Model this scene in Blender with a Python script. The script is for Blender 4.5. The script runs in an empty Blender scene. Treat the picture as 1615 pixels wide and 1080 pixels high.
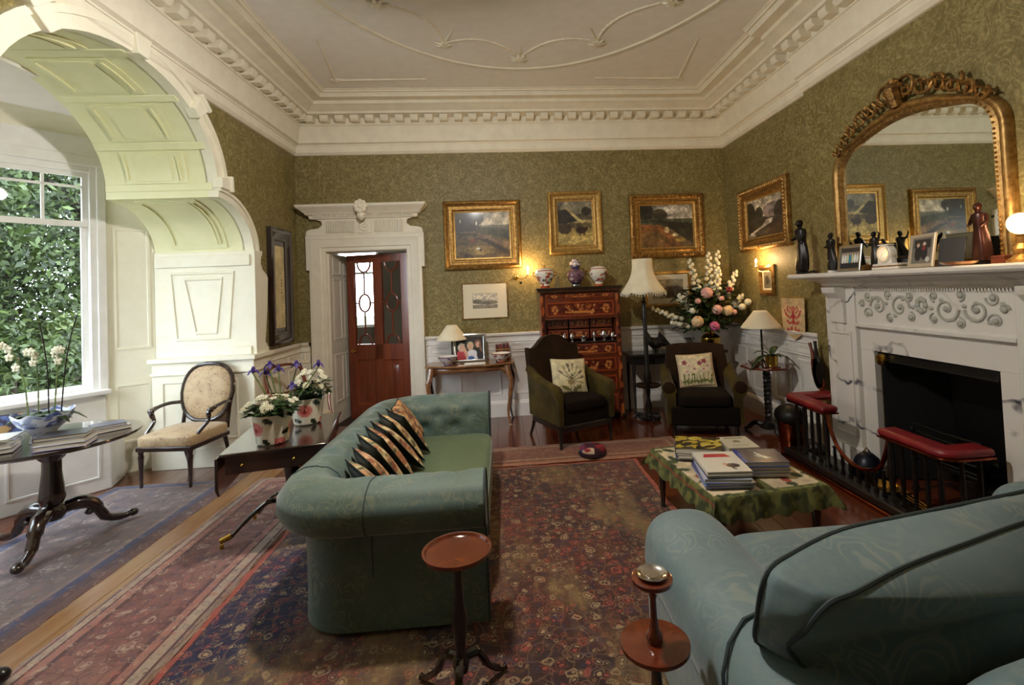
import bpy, math, random
import numpy as np
from mathutils import Matrix, Vector
PI = math.pi
sc = bpy.context.scene
COL = sc.collection
# ------------------------------------------------------------- camera
cam_d = bpy.data.cameras.new('camera'); cam = bpy.data.objects.new('camera', cam_d); COL.objects.link(cam)
cam_d.sensor_width = 36.0; cam_d.lens = 17.236; cam_d.shift_x = -0.03176; cam_d.shift_y = -0.0662
cam_d.clip_start = 0.02; cam_d.clip_end = 300
yaw, pitch, roll = .0837, .0278, .0421
_r = np.array([math.cos(yaw), -math.sin(yaw), 0.0])
_f = np.array([math.sin(yaw)*math.cos(pitch), math.cos(yaw)*math.cos(pitch), math.sin(pitch)])
_d = -np.cross(_r, _f)
_r2 = math.cos(roll)*_r + math.sin(roll)*_d; _d2 = -math.sin(roll)*_r + math.cos(roll)*_d
cam.matrix_world = Matrix(((_r2[0], -_d2[0], -_f[0], 0), (_r2[1], -_d2[1], -_f[1], 0), (_r2[2], -_d2[2], -_f[2], 1.7), (0, 0, 0, 1)))
sc.camera = cam
# ------------------------------------------------------------- world, lights, exposure
W = bpy.data.worlds.new('sky'); sc.world = W; W.use_nodes = True
W.node_tree.nodes['Background'].inputs[0].default_value = (.80, .90, 1.0, 1)
W.node_tree.nodes['Background'].inputs[1].default_value = 8.2
vs = sc.view_settings
vs.view_transform = 'Standard'; vs.look = 'None'; vs.gamma = 1; vs.exposure = 0.55; vs.use_curve_mapping = False
sc.cycles.use_denoising = True
sc.cycles.max_bounces = 7; sc.cycles.diffuse_bounces = 4; sc.cycles.glossy_bounces = 4; sc.cycles.transmission_bounces = 6
sc.cycles.sample_clamp_indirect = 6.0
def light(name, kind, loc, rot, energy, size=None, size_y=None, color=(1, 1, 1), portal=False, radius=None):
    d = bpy.data.lights.new(name, kind); o = bpy.data.objects.new(name, d); COL.objects.link(o)
    o.location = loc; o.rotation_euler = rot; d.energy = energy; d.color = color
    if kind == 'AREA':
        d.shape = 'RECTANGLE'; d.size = size; d.size_y = size_y
        if portal: d.cycles.is_portal = True
    elif radius: d.shadow_soft_size = radius
    return o
# ------------------------------------------------------------- helpers: colour, materials
def lin(c):
    c = np.asarray(c, float)/255.0
    return np.where(c <= .04045, c/12.92, ((c+.055)/1.055)**2.4)
def L4(c): return tuple(float(x) for x in lin(c))+(1.0,)
class NT:
    def __init__(s, name):
        s.m = bpy.data.materials.new(name); s.m.use_nodes = True; s.n = s.m.node_tree.nodes; s.l = s.m.node_tree.links
        s.b = s.n['Principled BSDF']
        s.tc = s.n.new('ShaderNodeTexCoord')
    def add(s, t, **k):
        n = s.n.new(t)
        for a, v in k.items(): setattr(n, a, v)
        return n
    def set(s, node, i, v):
        if isinstance(v, bpy.types.NodeSocket): s.l.new(v, node.inputs[i])
        else: node.inputs[i].default_value = v
    def coord(s, scale=(1, 1, 1), rot=(0, 0, 0), kind='Object'):
        m = s.add('ShaderNodeMapping'); s.l.new(s.tc.outputs[kind], m.inputs[0]); m.inputs['Scale'].default_value = scale; m.inputs['Rotation'].default_value = rot
        return m.outputs[0]
    def noise(s, scale, detail=4, rough=.55, dist=0, co=None):
        n = s.add('ShaderNodeTexNoise'); s.set(n, 'Scale', scale); s.set(n, 'Detail', detail); s.set(n, 'Roughness', rough); s.set(n, 'Distortion', dist)
        s.l.new(co if co is not None else s.tc.outputs['Object'], n.inputs['Vector']); return n.outputs['Fac']
    def voro(s, scale, feature='F1', co=None, out='Distance', rnd=1.0):
        n = s.add('ShaderNodeTexVoronoi', feature=feature); s.set(n, 'Scale', scale); s.set(n, 'Randomness', rnd)
        s.l.new(co if co is not None else s.tc.outputs['Object'], n.inputs['Vector']); return n.outputs[out]
    def ramp(s, fac, stops, mode='LINEAR'):
        r = s.add('ShaderNodeValToRGB'); r.color_ramp.interpolation = mode; e = r.color_ramp.elements
        while len(e) < len(stops): e.new(.5)
        for k, (p, c) in enumerate(stops):
            e[k].position = p; e[k].color = L4(c) if len(c) == 3 else c
        s.l.new(fac, r.inputs[0]); return r.outputs[0]
    def g(s, fac, a, b): return s.ramp(fac, [(a, (0, 0, 0, 1)), (b, (1, 1, 1, 1))])
    def mix(s, f, a, b, mode='MIX'):
        n = s.add('ShaderNodeMix', data_type='RGBA', blend_type=mode)
        for i, v in ((0, f), (6, a), (7, b)):
            if isinstance(v, bpy.types.NodeSocket): s.l.new(v, n.inputs[i])
            elif i == 0: n.inputs[0].default_value = v
            else: n.inputs[i].default_value = L4(v)
        return n.outputs[2]
    def math(s, op, a, b=0.0, c=None):
        n = s.add('ShaderNodeMath', operation=op); s.set(n, 0, a); s.set(n, 1, b)
        if c is not None: s.set(n, 2, c)
        return n.outputs[0]
    def fin(s, color, rough=.5, metal=0, bump=None, bs=.3, bd=.01, coat=0, sheen=0):
        s.set(s.b, 'Base Color', color if isinstance(color, bpy.types.NodeSocket) else L4(color))
        s.set(s.b, 'Roughness', rough); s.set(s.b, 'Metallic', metal); s.b.inputs['Coat Weight'].default_value = coat
        s.b.inputs['Coat Roughness'].default_value = .12
        if sheen: s.b.inputs['Sheen Weight'].default_value = sheen; s.b.inputs['Sheen Roughness'].default_value = .4
        if bump is not None:
            b = s.add('ShaderNodeBump'); s.set(b, 'Strength', bs); s.set(b, 'Distance', bd); s.l.new(bump, b.inputs['Height']); s.l.new(b.outputs[0], s.b.inputs['Normal'])
        return s.m
def simple(name, c, rough=.5, metal=0, c2=None, sc_=8, bsc=60, bs=.12, coat=0, sheen=0, stretch=(1, 1, 1), lo=.35, hi=.65):
    t = NT(name); co = t.coord(stretch)
    col = t.mix(t.g(t.noise(sc_, 5, co=co), lo, hi), c, c2 if c2 else c)
    return t.fin(col, rough, metal, t.noise(bsc, 3, co=co), bs, .004, coat, sheen)
def emit(name, c, strength):
    t = NT(name); t.b.inputs['Base Color'].default_value = L4(c); t.b.inputs['Emission Color'].default_value = L4(c); t.b.inputs['Emission Strength'].default_value = strength; return t.m
M = {}
def wood(name, a, b, rough=.3, coat=.4, st=(14, 1.2, 14), s=1.6):
    t = NT(name); co = t.coord(st); n = t.noise(s, 6, .6, .8, co=co)
    return t.fin(t.mix(t.g(n, .3, .7), a, b), rough, 0, n, .08, .003, coat)
# wallpaper: tone-on-tone scrolling leaf damask
def wallpaper(name, base, fig):
    t = NT(name); co = t.coord((1, 1, 1))
    w = t.add('ShaderNodeTexNoise'); w.inputs['Scale'].default_value = 9; w.inputs['Detail'].default_value = 2; t.l.new(co, w.inputs['Vector'])
    ad = t.add('ShaderNodeVectorMath', operation='MULTIPLY_ADD'); t.l.new(w.outputs['Color'], ad.inputs[0]); ad.inputs[1].default_value = (.12,)*3; t.l.new(co, ad.inputs[2])
    v = t.voro(24, 'DISTANCE_TO_EDGE', ad.outputs[0]); v2 = t.voro(11, 'SMOOTH_F1', ad.outputs[0])
    f = t.math('ADD', t.math('MULTIPLY', t.g(v, .02, .16), .55), t.math('MULTIPLY', t.g(v2, .25, .6), .45))
    f = t.math('MULTIPLY', f, t.g(t.noise(38, 4), .28, .62))
    w3 = t.math('SINE', t.math('MULTIPLY', t.noise(5.5, 1.5, .4, 1.2, co=co), 52.0)); f = t.math('ADD', t.math('MULTIPLY', f, .55), t.math('MULTIPLY', t.math('MULTIPLY', t.g(w3, .1, .7), t.g(t.noise(30, 4), .3, .6)), .5))
    return t.fin(t.mix(f, base, fig), .55, 0, f, .12, .002)
M['paper'] = wallpaper('green_damask_wallpaper', (106, 94, 48), (162, 148, 98))
M['cream'] = simple('cream_paint', (236, 229, 212), .5, c2=(230, 222, 204), bs=.05)
M['white'] = simple('white_paint', (236, 234, 230), .45, c2=(229, 227, 222), bs=.05)
M['ceil'] = simple('ceiling_paint', (245, 242, 236), .7, c2=(240, 237, 230), bs=.08)
M['ceilw'] = simple('plaster_white', (240, 233, 212), .6, c2=(232, 224, 203), bs=.12, bsc=90)
M['bay'] = simple('bay_cream_paint', (240, 236, 216), .5, c2=(236, 231, 208), bs=.05)
M['dado'] = simple('dado_paint', (238, 234, 228), .45, c2=(230, 225, 218), bs=.06)
M['floor'] = wood('polished_floorboard', (86, 36, 16), (112, 54, 24), .22, .5, (10, 1, 10))
M['floor_daylit'] = wood('floorboard_daylight_tint', (146, 104, 66), (166, 128, 90), .25, .4, (10, 1, 10))  # same floorboards, paler: reflected daylight beside the bay put into the colour
M['mahog'] = wood('mahogany', (96, 38, 18), (134, 62, 30), .28, .5, (10, 10, 1))
M['dark'] = wood('dark_mahogany', (30, 19, 16), (48, 30, 24), .2, .9, (4, 4, 4))
M['black'] = simple('ebonised_wood', (19, 16, 15), .35, c2=(30, 26, 23), coat=.3)
M['walnut'] = wood('inlaid_walnut', (112, 70, 40), (160, 112, 72), .25, .6, (4, 9, 9))
M['redwood'] = wood('cherry_wood', (86, 34, 18), (118, 52, 28), .2, .7, (5, 5, 5))
M['gold'] = simple('gilt', (180, 142, 80), .38, .78, c2=(130, 94, 48), sc_=26, bsc=110, bs=.5)
M['oldgold'] = simple('old_gilt', (160, 122, 64), .42, .7, c2=(96, 66, 36), sc_=22, bsc=70, bs=.8)
M['goldpale'] = simple('pale_gilt', (190, 156, 92), .4, .65, c2=(160, 122, 62), sc_=30, bsc=90, bs=.3)
M['brass'] = simple('brass', (196, 160, 76), .22, 1, bs=.03)
M['copper'] = simple('copper', (170, 92, 60), .25, 1, c2=(110, 50, 34), bs=.05)
M['silver'] = simple('silver', (205, 203, 200), .2, 1, bs=.03)
M['bronze'] = simple('bronze_patina', (38, 32, 28), .32, .5, c2=(24, 20, 19), bs=.15)
M['iron'] = simple('black_iron', (14, 13, 13), .45, .4, bs=.3)
M['soot'] = simple('sooty_brick', (16, 14, 13), .9, bs=.5)
M['glass'] = NT('glass').m
_g = M['glass'].node_tree.nodes['Principled BSDF']; _g.inputs['Transmission Weight'].default_value = 1; _g.inputs['Roughness'].default_value = 0; _g.inputs['IOR'].default_value = 1.45
def thin_glass():
    m = bpy.data.materials.new('window_glass'); m.use_nodes = True; n = m.node_tree.nodes; l = m.node_tree.links; n.clear()
    o = n.new('ShaderNodeOutputMaterial'); t = n.new('ShaderNodeBsdfTransparent'); g = n.new('ShaderNodeBsdfGlossy'); g.inputs['Roughness'].default_value = .02
    x = n.new('ShaderNodeMixShader'); x.inputs[0].default_value = .006; l.new(t.outputs[0], x.inputs[1]); l.new(g.outputs[0], x.inputs[2]); l.new(x.outputs[0], o.inputs[0]); return m
M['pane'] = thin_glass()
M['soffit'] = simple('soffit_lawn_bounce', (238, 237, 196), .5, c2=(234, 233, 188), bs=.05)  # bay paint with the yellow-green bounce off the lawn put into its colour
M['mirror'] = simple('mirror_glass', (225, 230, 224), .015, 1, bs=0)
M['shade'] = simple('cream_silk_shade', (238, 228, 200), .8, c2=(230, 218, 186), bs=.1)
M['shade'].node_tree.nodes['Principled BSDF'].inputs['Transmission Weight'].default_value = .0
M['flame'] = emit('lit_bulb', (255, 205, 130), 22)
M['page'] = simple('book_pages', (226, 220, 206), .8, c2=(206, 199, 184), sc_=3, stretch=(1, 1, 160), bs=.2)
M['porc'] = simple('white_porcelain', (232, 226, 216), .18, bs=.02, coat=.5)
M['leaf'] = simple('dark_green_leaf', (34, 54, 26), .45, c2=(52, 78, 36), sc_=20)
M['stem'] = simple('green_stem', (86, 108, 52), .5, c2=(112, 132, 70))
M['redleather'] = simple('red_leather', (138, 30, 34), .42, c2=(108, 20, 26), sc_=5, bsc=180, bs=.2)
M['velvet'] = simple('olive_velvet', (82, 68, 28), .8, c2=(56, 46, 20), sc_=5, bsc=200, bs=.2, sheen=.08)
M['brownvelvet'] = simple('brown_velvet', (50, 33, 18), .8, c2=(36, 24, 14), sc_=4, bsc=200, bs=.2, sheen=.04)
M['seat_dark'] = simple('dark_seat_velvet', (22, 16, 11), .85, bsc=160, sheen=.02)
M['cushback'] = simple('dark_green_cushion_back', (26, 38, 36), .85, c2=(20, 30, 30), bsc=200, sheen=.15)
for _k in ('velvet', 'brownvelvet', 'seat_dark', 'cushback'): M[_k].node_tree.nodes['Principled BSDF'].inputs['Specular IOR Level'].default_value = .12
M['mirgold'] = simple('mirror_gilt', (172, 138, 82), .4, .7, c2=(126, 94, 50), sc_=24, bsc=100, bs=.4)
def damask(name, base, fig, hi, s=9, soft=.6):
    t = NT(name); co = t.coord((1, 1, 1))
    n1 = t.noise(s*.55, 1.5, .4, 1.4, co=co); n2 = t.noise(s*1.3, 2, .5, 1.0, co=co)
    w = t.math('SINE', t.math('MULTIPLY', n1, 46.0)); w2 = t.math('SINE', t.math('MULTIPLY', n2, 60.0))
    f1 = t.g(w, .35, .75); f2 = t.g(w2, .5, .9)
    mask = t.g(t.noise(s*.35, 2, co=co), .42, .56)
    c = t.mix(t.g(t.noise(2.2, 3), .4, .62), base, fig)
    c = t.mix(t.math('MULTIPLY', t.math('MULTIPLY', f1, mask), soft), c, hi)
    c = t.mix(t.math('MULTIPLY', f2, soft*.35), c, fig)
    c = t.mix(t.math('MULTIPLY', t.g(t.noise(34, 5, .7), .42, .68), .18), c, hi)
    return t.fin(c, .62, 0, t.noise(240, 3), .2, .002, 0, .3)
M['sofa_teal'] = damask('teal_damask', (74, 96, 90), (88, 112, 112), (136, 140, 116), 15, .45)
M['sofa_seat'] = damask('green_seat_velvet', (76, 98, 70), (84, 106, 78), (98, 118, 92), 12, .4)
M['sofa_blue'] = damask('blue_damask', (92, 116, 126), (106, 130, 138), (134, 146, 142), 9, .6)
M['piping'] = simple('blue_piping', (54, 68, 74), .7, bsc=200)
M['chairfab'] = damask('cream_brocade', (186, 162, 124), (196, 172, 136), (130, 96, 70), 30, .9)
def marble(name, vein):
    t = NT(name)
    w = t.add('ShaderNodeTexWave', wave_type='BANDS'); w.inputs['Scale'].default_value = 1.1; w.inputs['Distortion'].default_value = 14; w.inputs['Detail'].default_value = 4; w.inputs['Detail Scale'].default_value = 1.1
    t.l.new(t.coord((1, .8, 1.2), (.7, .5, .3)), w.inputs['Vector'])
    f = t.ramp(w.outputs['Fac'], [(0, (1, 1, 1, 1)), (.018, (.6, .6, .6, 1)), (.05, (0, 0, 0, 1))])
    f = t.math('MULTIPLY', f, t.g(t.noise(4), .45, .62))
    return t.fin(t.mix(f, (226, 221, 214), vein), .22, 0, None, coat=.3)
M['marble'] = marble('veined_marble', (62, 60, 76))
M['marblep'] = marble('white_marble', (196, 190, 182))
# vertex colour print
def print_mat(name, rough=.6, metal=0, coat=0, bump=0):
    t = NT(name); a = t.add('ShaderNodeAttribute', attribute_name='paint')
    return t.fin(a.outputs['Color'], rough, metal, t.noise(bump, 4) if bump else None, .25, .002, coat)
M['print'] = print_mat('painted_surface', .5)
M['oil'] = print_mat('oil_paint', .4, coat=.1, bump=160)
M['glaze'] = print_mat('glazed_print', .15, coat=.6)
M['wool'] = print_mat('needlework', .9, bump=300)
M['inlay'] = print_mat('marquetry', .25, coat=.5)
# ------------------------------------------------------------- helpers: meshes and objects
class MB:
    def __init__(s): s.v = []; s.f = []
    def add(s, vs, fs):
        b = len(s.v); s.v += [tuple(map(float, p)) for p in vs]; s.f += [tuple(i+b for i in q) for q in fs]; return s
    def box(s, x0, x1, y0, y1, z0, z1, m=None):
        vs = [(x, y, z) for x in (x0, x1) for y in (y0, y1) for z in (z0, z1)]
        if m is not None: vs = [tuple(m @ Vector(p)) for p in vs]
        return s.add(vs, [(0, 1, 3, 2), (4, 6, 7, 5), (0, 4, 5, 1), (2, 3, 7, 6), (0, 2, 6, 4), (1, 5, 7, 3)])
    def grid(s, P, wu=False, wv=False):
        nu, nv = len(P), len(P[0]); b = len(s.v)
        for r in P: s.v += [tuple(map(float, p)) for p in r]
        for i in range(nu if wu else nu-1):
            for j in range(nv if wv else nv-1):
                s.f.append((b+i*nv+j, b+((i+1) % nu)*nv+j, b+((i+1) % nu)*nv+(j+1) % nv, b+i*nv+(j+1) % nv))
        return s
    def lathe(s, prof, n=20, c=(0, 0, 0), m=None, cap=True, sx=1, sy=1):
        P = [[(c[0]+sx*r*math.cos(2*PI*k/n), c[1]+sy*r*math.sin(2*PI*k/n), c[2]+z) for r, z in prof] for k in range(n)]
        if m is not None: P = [[tuple(m @ Vector(p)) for p in r] for r in P]
        b = len(s.v); s.grid(P, wu=True); k = len(prof)
        if cap:
            s.f.append(tuple(b+i*k for i in range(n))[::-1]); s.f.append(tuple(b+i*k+k-1 for i in range(n)))
        return s
    def tube(s, pts, r, n=8, closed=False, cap=True, flat=1.0):
        pts = [Vector(p) for p in pts]; N = len(pts); rs = r if hasattr(r, '__len__') else [r]*N
        up = None; P = []
        for i, p in enumerate(pts):
            a = pts[(i-1) % N] if (closed or i) else p; c = pts[(i+1) % N] if (closed or i < N-1) else p
            t = (c-a).normalized()
            if up is None: up = Vector((0, 0, 1)) if abs(t.z) < .9 else Vector((1, 0, 0))
            x = t.cross(up)
            if x.length < 1e-4: x = t.cross(Vector((0, 1, .1)))
            x.normalize(); y = x.cross(t).normalized(); up = y
            P.append([tuple(p+x*(rs[i]*math.cos(2*PI*k/n))+y*(rs[i]*flat*math.sin(2*PI*k/n))) for k in range(n)])
        b = len(s.v); s.grid(P, wu=closed, wv=True)
        if cap and not closed: s.f.append(tuple(b+k for k in range(n))); s.f.append(tuple(b+(N-1)*n+k for k in range(n))[::-1])
        return s
    def prism(s, pts, a, b, plane='xz'):
        n = len(pts)
        def mk(p, d): return {'xz': (p[0], d, p[1]), 'xy': (p[0], p[1], d), 'yz': (d, p[0], p[1])}[plane]
        vs = [mk(p, a) for p in pts]+[mk(p, b) for p in pts]
        return s.add(vs, [tuple(range(n)), tuple(range(2*n-1, n-1, -1))]+[(i, i+n, (i+1) % n+n, (i+1) % n) for i in range(n)])
    def sphere(s, c, r, n=10, k=7, m=None):
        rx, ry, rz = r if hasattr(r, '__len__') else (r, r, r)
        P = [[(c[0]+rx*math.sin(PI*j/k+1e-3)*math.cos(2*PI*i/n), c[1]+ry*math.sin(PI*j/k+1e-3)*math.sin(2*PI*i/n), c[2]+rz*math.cos(PI*j/k)) for j in range(k+1)] for i in range(n)]
        if m is not None: P = [[tuple(m @ (Vector(p)-Vector(c))+Vector(c)) for p in r_] for r_ in P]
        return s.grid(P, wu=True)
    def frame(s, w, h, prof, cx=0, cz=0, y=0):
        # mitred rectangle in XZ facing -Y; prof = [(inset from outer edge, proud towards -Y)]
        P = []
        for (sx, sz) in ((-1, -1), (1, -1), (1, 1), (-1, 1)):
            P.append([(cx+sx*(w/2-i), y-d, cz+sz*(h/2-i)) for i, d in prof])
        return s.grid(P, wu=True)
    def xf(s, m, start=0):
        s.v[start:] = [tuple(m @ Vector(p)) for p in s.v[start:]]; return s
    def build(s, name, mat, parent=None, smooth=True, bevel=0, sub=0, kind=None, label=None, ang=40, loc=None, rz=None, fix=True):
        me = bpy.data.meshes.new(name); me.from_pydata(s.v, [], s.f)
        if fix:
            import bmesh
            bm = bmesh.new(); bm.from_mesh(me); bmesh.ops.remove_doubles(bm, verts=bm.verts, dist=1e-6); bmesh.ops.recalc_face_normals(bm, faces=bm.faces); bm.to_mesh(me); bm.free()
        me.materials.append(mat if not isinstance(mat, str) else M[mat])
        if smooth:
            me.shade_smooth()
            if not sub: me.set_sharp_from_angle(angle=math.radians(ang))
        o = bpy.data.objects.new(name, me); COL.objects.link(o)
        if bevel:
            b = o.modifiers.new('bevel', 'BEVEL'); b.width = bevel; b.segments = 2; b.limit_method = 'ANGLE'; b.harden_normals = False
        if sub: q = o.modifiers.new('sub', 'SUBSURF'); q.levels = sub; q.render_levels = sub
        if parent is not None: o.parent = parent
        if kind: o['kind'] = kind
        if label: o['label'] = label
        if loc is not None: o.location = loc
        if rz is not None: o.rotation_euler = (0, 0, rz)
        return o
def B(*a, **k): return MB().box(*a, **k)
def tag(o, label, cat, group=None, kind=None):
    o['label'] = label; o['category'] = cat
    if group: o['group'] = group
    if kind: o['kind'] = kind
    return o
def thing(name, label, cat, loc=(0, 0, 0), rz=0, group=None):
    o = bpy.data.objects.new(name, None); COL.objects.link(o); o.empty_display_size = .05
    o.location = loc; o.rotation_euler = (0, 0, rz); return tag(o, label, cat, group)
def S(name, mb, mat, parent=None, **k): return mb.build(name, mat, parent, kind='structure', **k)
def kids(o): return [c for c in bpy.data.objects if c.parent == o]
def dup(root, loc, rz=None, label=None, name=None):
    r = root.copy(); COL.objects.link(r); r.location = loc
    if rz is not None: r.rotation_euler = (0, 0, rz)
    if label: r['label'] = label
    for ch in kids(root):
        c = ch.copy(); COL.objects.link(c); c.parent = r
        for g in kids(ch):
            d = g.copy(); COL.objects.link(d); d.parent = c
    return r
def piece(name, src, parent, loc=(0, 0, 0), rot=(0, 0, 0), scale=(1, 1, 1)):
    o = bpy.data.objects.new(name, src.data); COL.objects.link(o); o.parent = parent; o.location = loc; o.rotation_euler = rot; o.scale = scale; return o
def RZ(a, c=(0, 0, 0)): return Matrix.Translation(c) @ Matrix.Rotation(a, 4, 'Z')
def arc(cx, cy, rx, ry, a0, a1, n): return [(cx+rx*math.cos(math.radians(a0+(a1-a0)*k/n)), cy+ry*math.sin(math.radians(a0+(a1-a0)*k/n))) for k in range(n+1)]
def spline(pts, n=6):
    P = [Vector(p) for p in pts]; out = []
    for i in range(len(P)-1):
        a = P[max(i-1, 0)]; b = P[i]; c = P[i+1]; d = P[min(i+2, len(P)-1)]
        for k in range(n):
            t = k/n; out.append(.5*((2*b)+(c-a)*t+(2*a-5*b+4*c-d)*t*t+(3*b-a-3*c+d)*t**3))
    out.append(P[-1]); return out
# ------------------------------------------------------------- painted canvases (numpy) carried as vertex colours
rs = np.random.RandomState(7)
def vnoise(h, w, cells, seed=0, octv=4):
    r = np.random.RandomState(seed); out = np.zeros((h, w)); amp = 1; tot = 0
    for o in range(octv):
        cy = max(2, int(cells*2**o)); cx = max(2, int(cells*2**o*w/h)); g = r.rand(cy+2, cx+2)
        y = np.linspace(0, cy, h); x = np.linspace(0, cx, w); yi = y.astype(int); xi = x.astype(int)
        fy = (y-yi)[:, None]; fx = (x-xi)[None]; fy = fy*fy*(3-2*fy); fx = fx*fx*(3-2*fx)
        out += amp*((g[yi][:, xi]*(1-fx)+g[yi][:, xi+1]*fx)*(1-fy)+(g[yi+1][:, xi]*(1-fx)+g[yi+1][:, xi+1]*fx)*fy); tot += amp; amp *= .55
    return out/tot
class Cv:
    def __init__(s, w, h, c): s.w, s.h = w, h; s.a = np.ones((h, w, 3))*np.array(c, float); yy, xx = np.mgrid[0:h, 0:w]; s.x = (xx+.5)/w; s.y = (yy+.5)/h; s.asp = w/h
    def m(s, mask, c, al=1.0):
        k = (np.clip(mask, 0, 1)*al)[..., None]; s.a = s.a*(1-k)+np.array(c, float)*k; return s
    def rect(s, x0, y0, x1, y1, c, al=1): return s.m(((s.x >= x0) & (s.x <= x1) & (s.y >= y0) & (s.y <= y1))*1.0, c, al)
    def ell(s, cx, cy, rx, ry, c, rot=0, al=1, soft=.12):
        dx = (s.x-cx)*s.asp; dy = s.y-cy; ca, sa = math.cos(rot), math.sin(rot); u = (dx*ca+dy*sa)/(rx*s.asp); v = (-dx*sa+dy*ca)/ry
        d = np.sqrt(u*u+v*v); return s.m((1-d)/soft+.5, c, al)
    def line(s, p, c, wd=.01, al=1):
        for (x0, y0), (x1, y1) in zip(p[:-1], p[1:]):
            X = s.x*s.asp; ax, ay, bx_, by_ = x0*s.asp, y0, x1*s.asp, y1; l2 = (bx_-ax)**2+(by_-ay)**2+1e-9
            t = np.clip(((X-ax)*(bx_-ax)+(s.y-ay)*(by_-ay))/l2, 0, 1); d = np.hypot(X-ax-t*(bx_-ax), s.y-ay-t*(by_-ay)); s.m((d < wd)*1.0, c, al)
        return s
    def poly(s, pts, c, al=1):
        ins = np.zeros((s.h, s.w), bool); n = len(pts)
        for i in range(n):
            x0, y0 = pts[i]; x1, y1 = pts[(i+1) % n]
            if y0 == y1: continue
            ins ^= ((y0 > s.y) != (y1 > s.y)) & (s.x < (x1-x0)*(s.y-y0)/(y1-y0)+x0)
        return s.m(ins*1.0, c, al)
    def noise(s, cells, amt, seed=1, c=None):
        n = vnoise(s.h, s.w, cells, seed); n = (n-n.mean())/(n.std()+1e-6)
        if c is None: s.a = np.clip(s.a*(1+amt*n[..., None]), 0, 255)
        else: s.m((n-.3)/.8, c, amt)
        return s
    def dabs(s, n, box, r, cols, seed=1, al=.9):
        q = np.random.RandomState(seed)
        for k in range(n):
            s.ell(box[0]+q.rand()*(box[2]-box[0]), box[1]+q.rand()*(box[3]-box[1]), r*(.5+q.rand())/s.asp, r*(.5+q.rand()), cols[q.randint(len(cols))], q.rand()*3, al)
        return s
def color_grid(o, cv, uvs=None):
    me = o.data; a = me.color_attributes.new('paint', 'FLOAT_COLOR', 'POINT')
    lc = lin(cv.a)
    n = len(me.vertices); data = np.ones((n, 4))
    xi = np.clip((uvs[:, 0]*cv.w).astype(int), 0, cv.w-1); yi = np.clip(((1-uvs[:, 1])*cv.h).astype(int), 0, cv.h-1)
    data[:, :3] = lc[yi, xi]; a.data.foreach_set('color', data.ravel())
def painted(name, cv, fn, parent, mat='print', nu=None, nv=None, **k):
    """surface fn(u, v) -> point, coloured from the canvas"""
    nu = nu or cv.w; nv = nv or cv.h; mb = MB(); U = np.linspace(0, 1, nu+1); V = np.linspace(0, 1, nv+1)
    mb.grid([[fn(u, v) for v in V] for u in U])
    o = mb.build(name, mat, parent, fix=False, **k)
    uv = np.array([(min(u, .9999), min(v, .9999)) for u in U for v in V]); color_grid(o, cv, uv); return o
def flat(name, cv, w, h, parent, y=0, cz=None, mat='print', **k):
    cz = h/2 if cz is None else cz
    return painted(name, cv, lambda u, v: ((u-.5)*w, y, cz+(v-.5)*h), parent, mat, **k)
# ------------------------------------------------------------- setting
XL, XR, D, YB = -2.70, 3.19, 6.70, -2.0
BX = 3.13                       # face of the chimney breast
CZ = 4.16
fl = S('floor', B(-5.4, 5.0, YB-.2, 9.4, -.12, -.012), 'floor')
k = 0
x = -5.0
rp = random.Random(3)
while x < XR:
    w = .152
    m = 'floor_daylit' if -2.62 < x < -2.30 else 'floor'
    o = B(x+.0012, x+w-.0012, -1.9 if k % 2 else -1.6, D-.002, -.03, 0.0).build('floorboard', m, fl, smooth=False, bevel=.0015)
    o.location.z = -.0006*rp.random()
    x += w; k += 1
def wall_green(name, mb): return S(name, mb, 'paper')
# back wall with the doorway
DX0, DX1, DZ = -2.33, -1.28, 2.30
wb = MB(); wb.box(XL-.1, DX0, D, D+.25, 0, 4.3).box(DX1, XR+.2, D, D+.25, 0, 4.3).box(DX0, DX1, D, D+.25, DZ, 4.3)
wall_back = wall_green('wall_back', wb)
# right wall, chimney breast, firebox
FB0, FB1, FBZ = 2.84, 3.89, 1.06     # fireplace opening
wr = MB(); wr.box(XR, XR+.9, 4.72, D+.25, 0, 4.3).box(BX, XR+.9, FB1, 4.72, 0, 4.3).box(BX, XR+.9, YB, FB0, 0, 4.3).box(BX, XR+.9, FB0, FB1, FBZ, 4.3).box(3.75, XR+.9, FB0, FB1, 0, FBZ)
wall_right = wall_green('wall_right', wr)
fbx = MB(); fbx.box(3.70, 3.745, FB0+.06, FB1-.06, 0, FBZ)
fbx.prism([(BX, FB0+.001), (3.70, FB0+.16), (3.70, FB0+.001)], .001, FBZ-.001, 'xy').prism([(BX, FB1-.001), (3.70, FB1-.16), (3.70, FB1-.001)], .001, FBZ-.001, 'xy')
S('trim_1', fbx, 'soot', smooth=False)
# rear wall (behind the camera)
wq = MB(); wq.box(-5.6, XR+.9, YB-.15, YB, 0, 4.3)
wall_green('wall_rear', wq)
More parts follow.
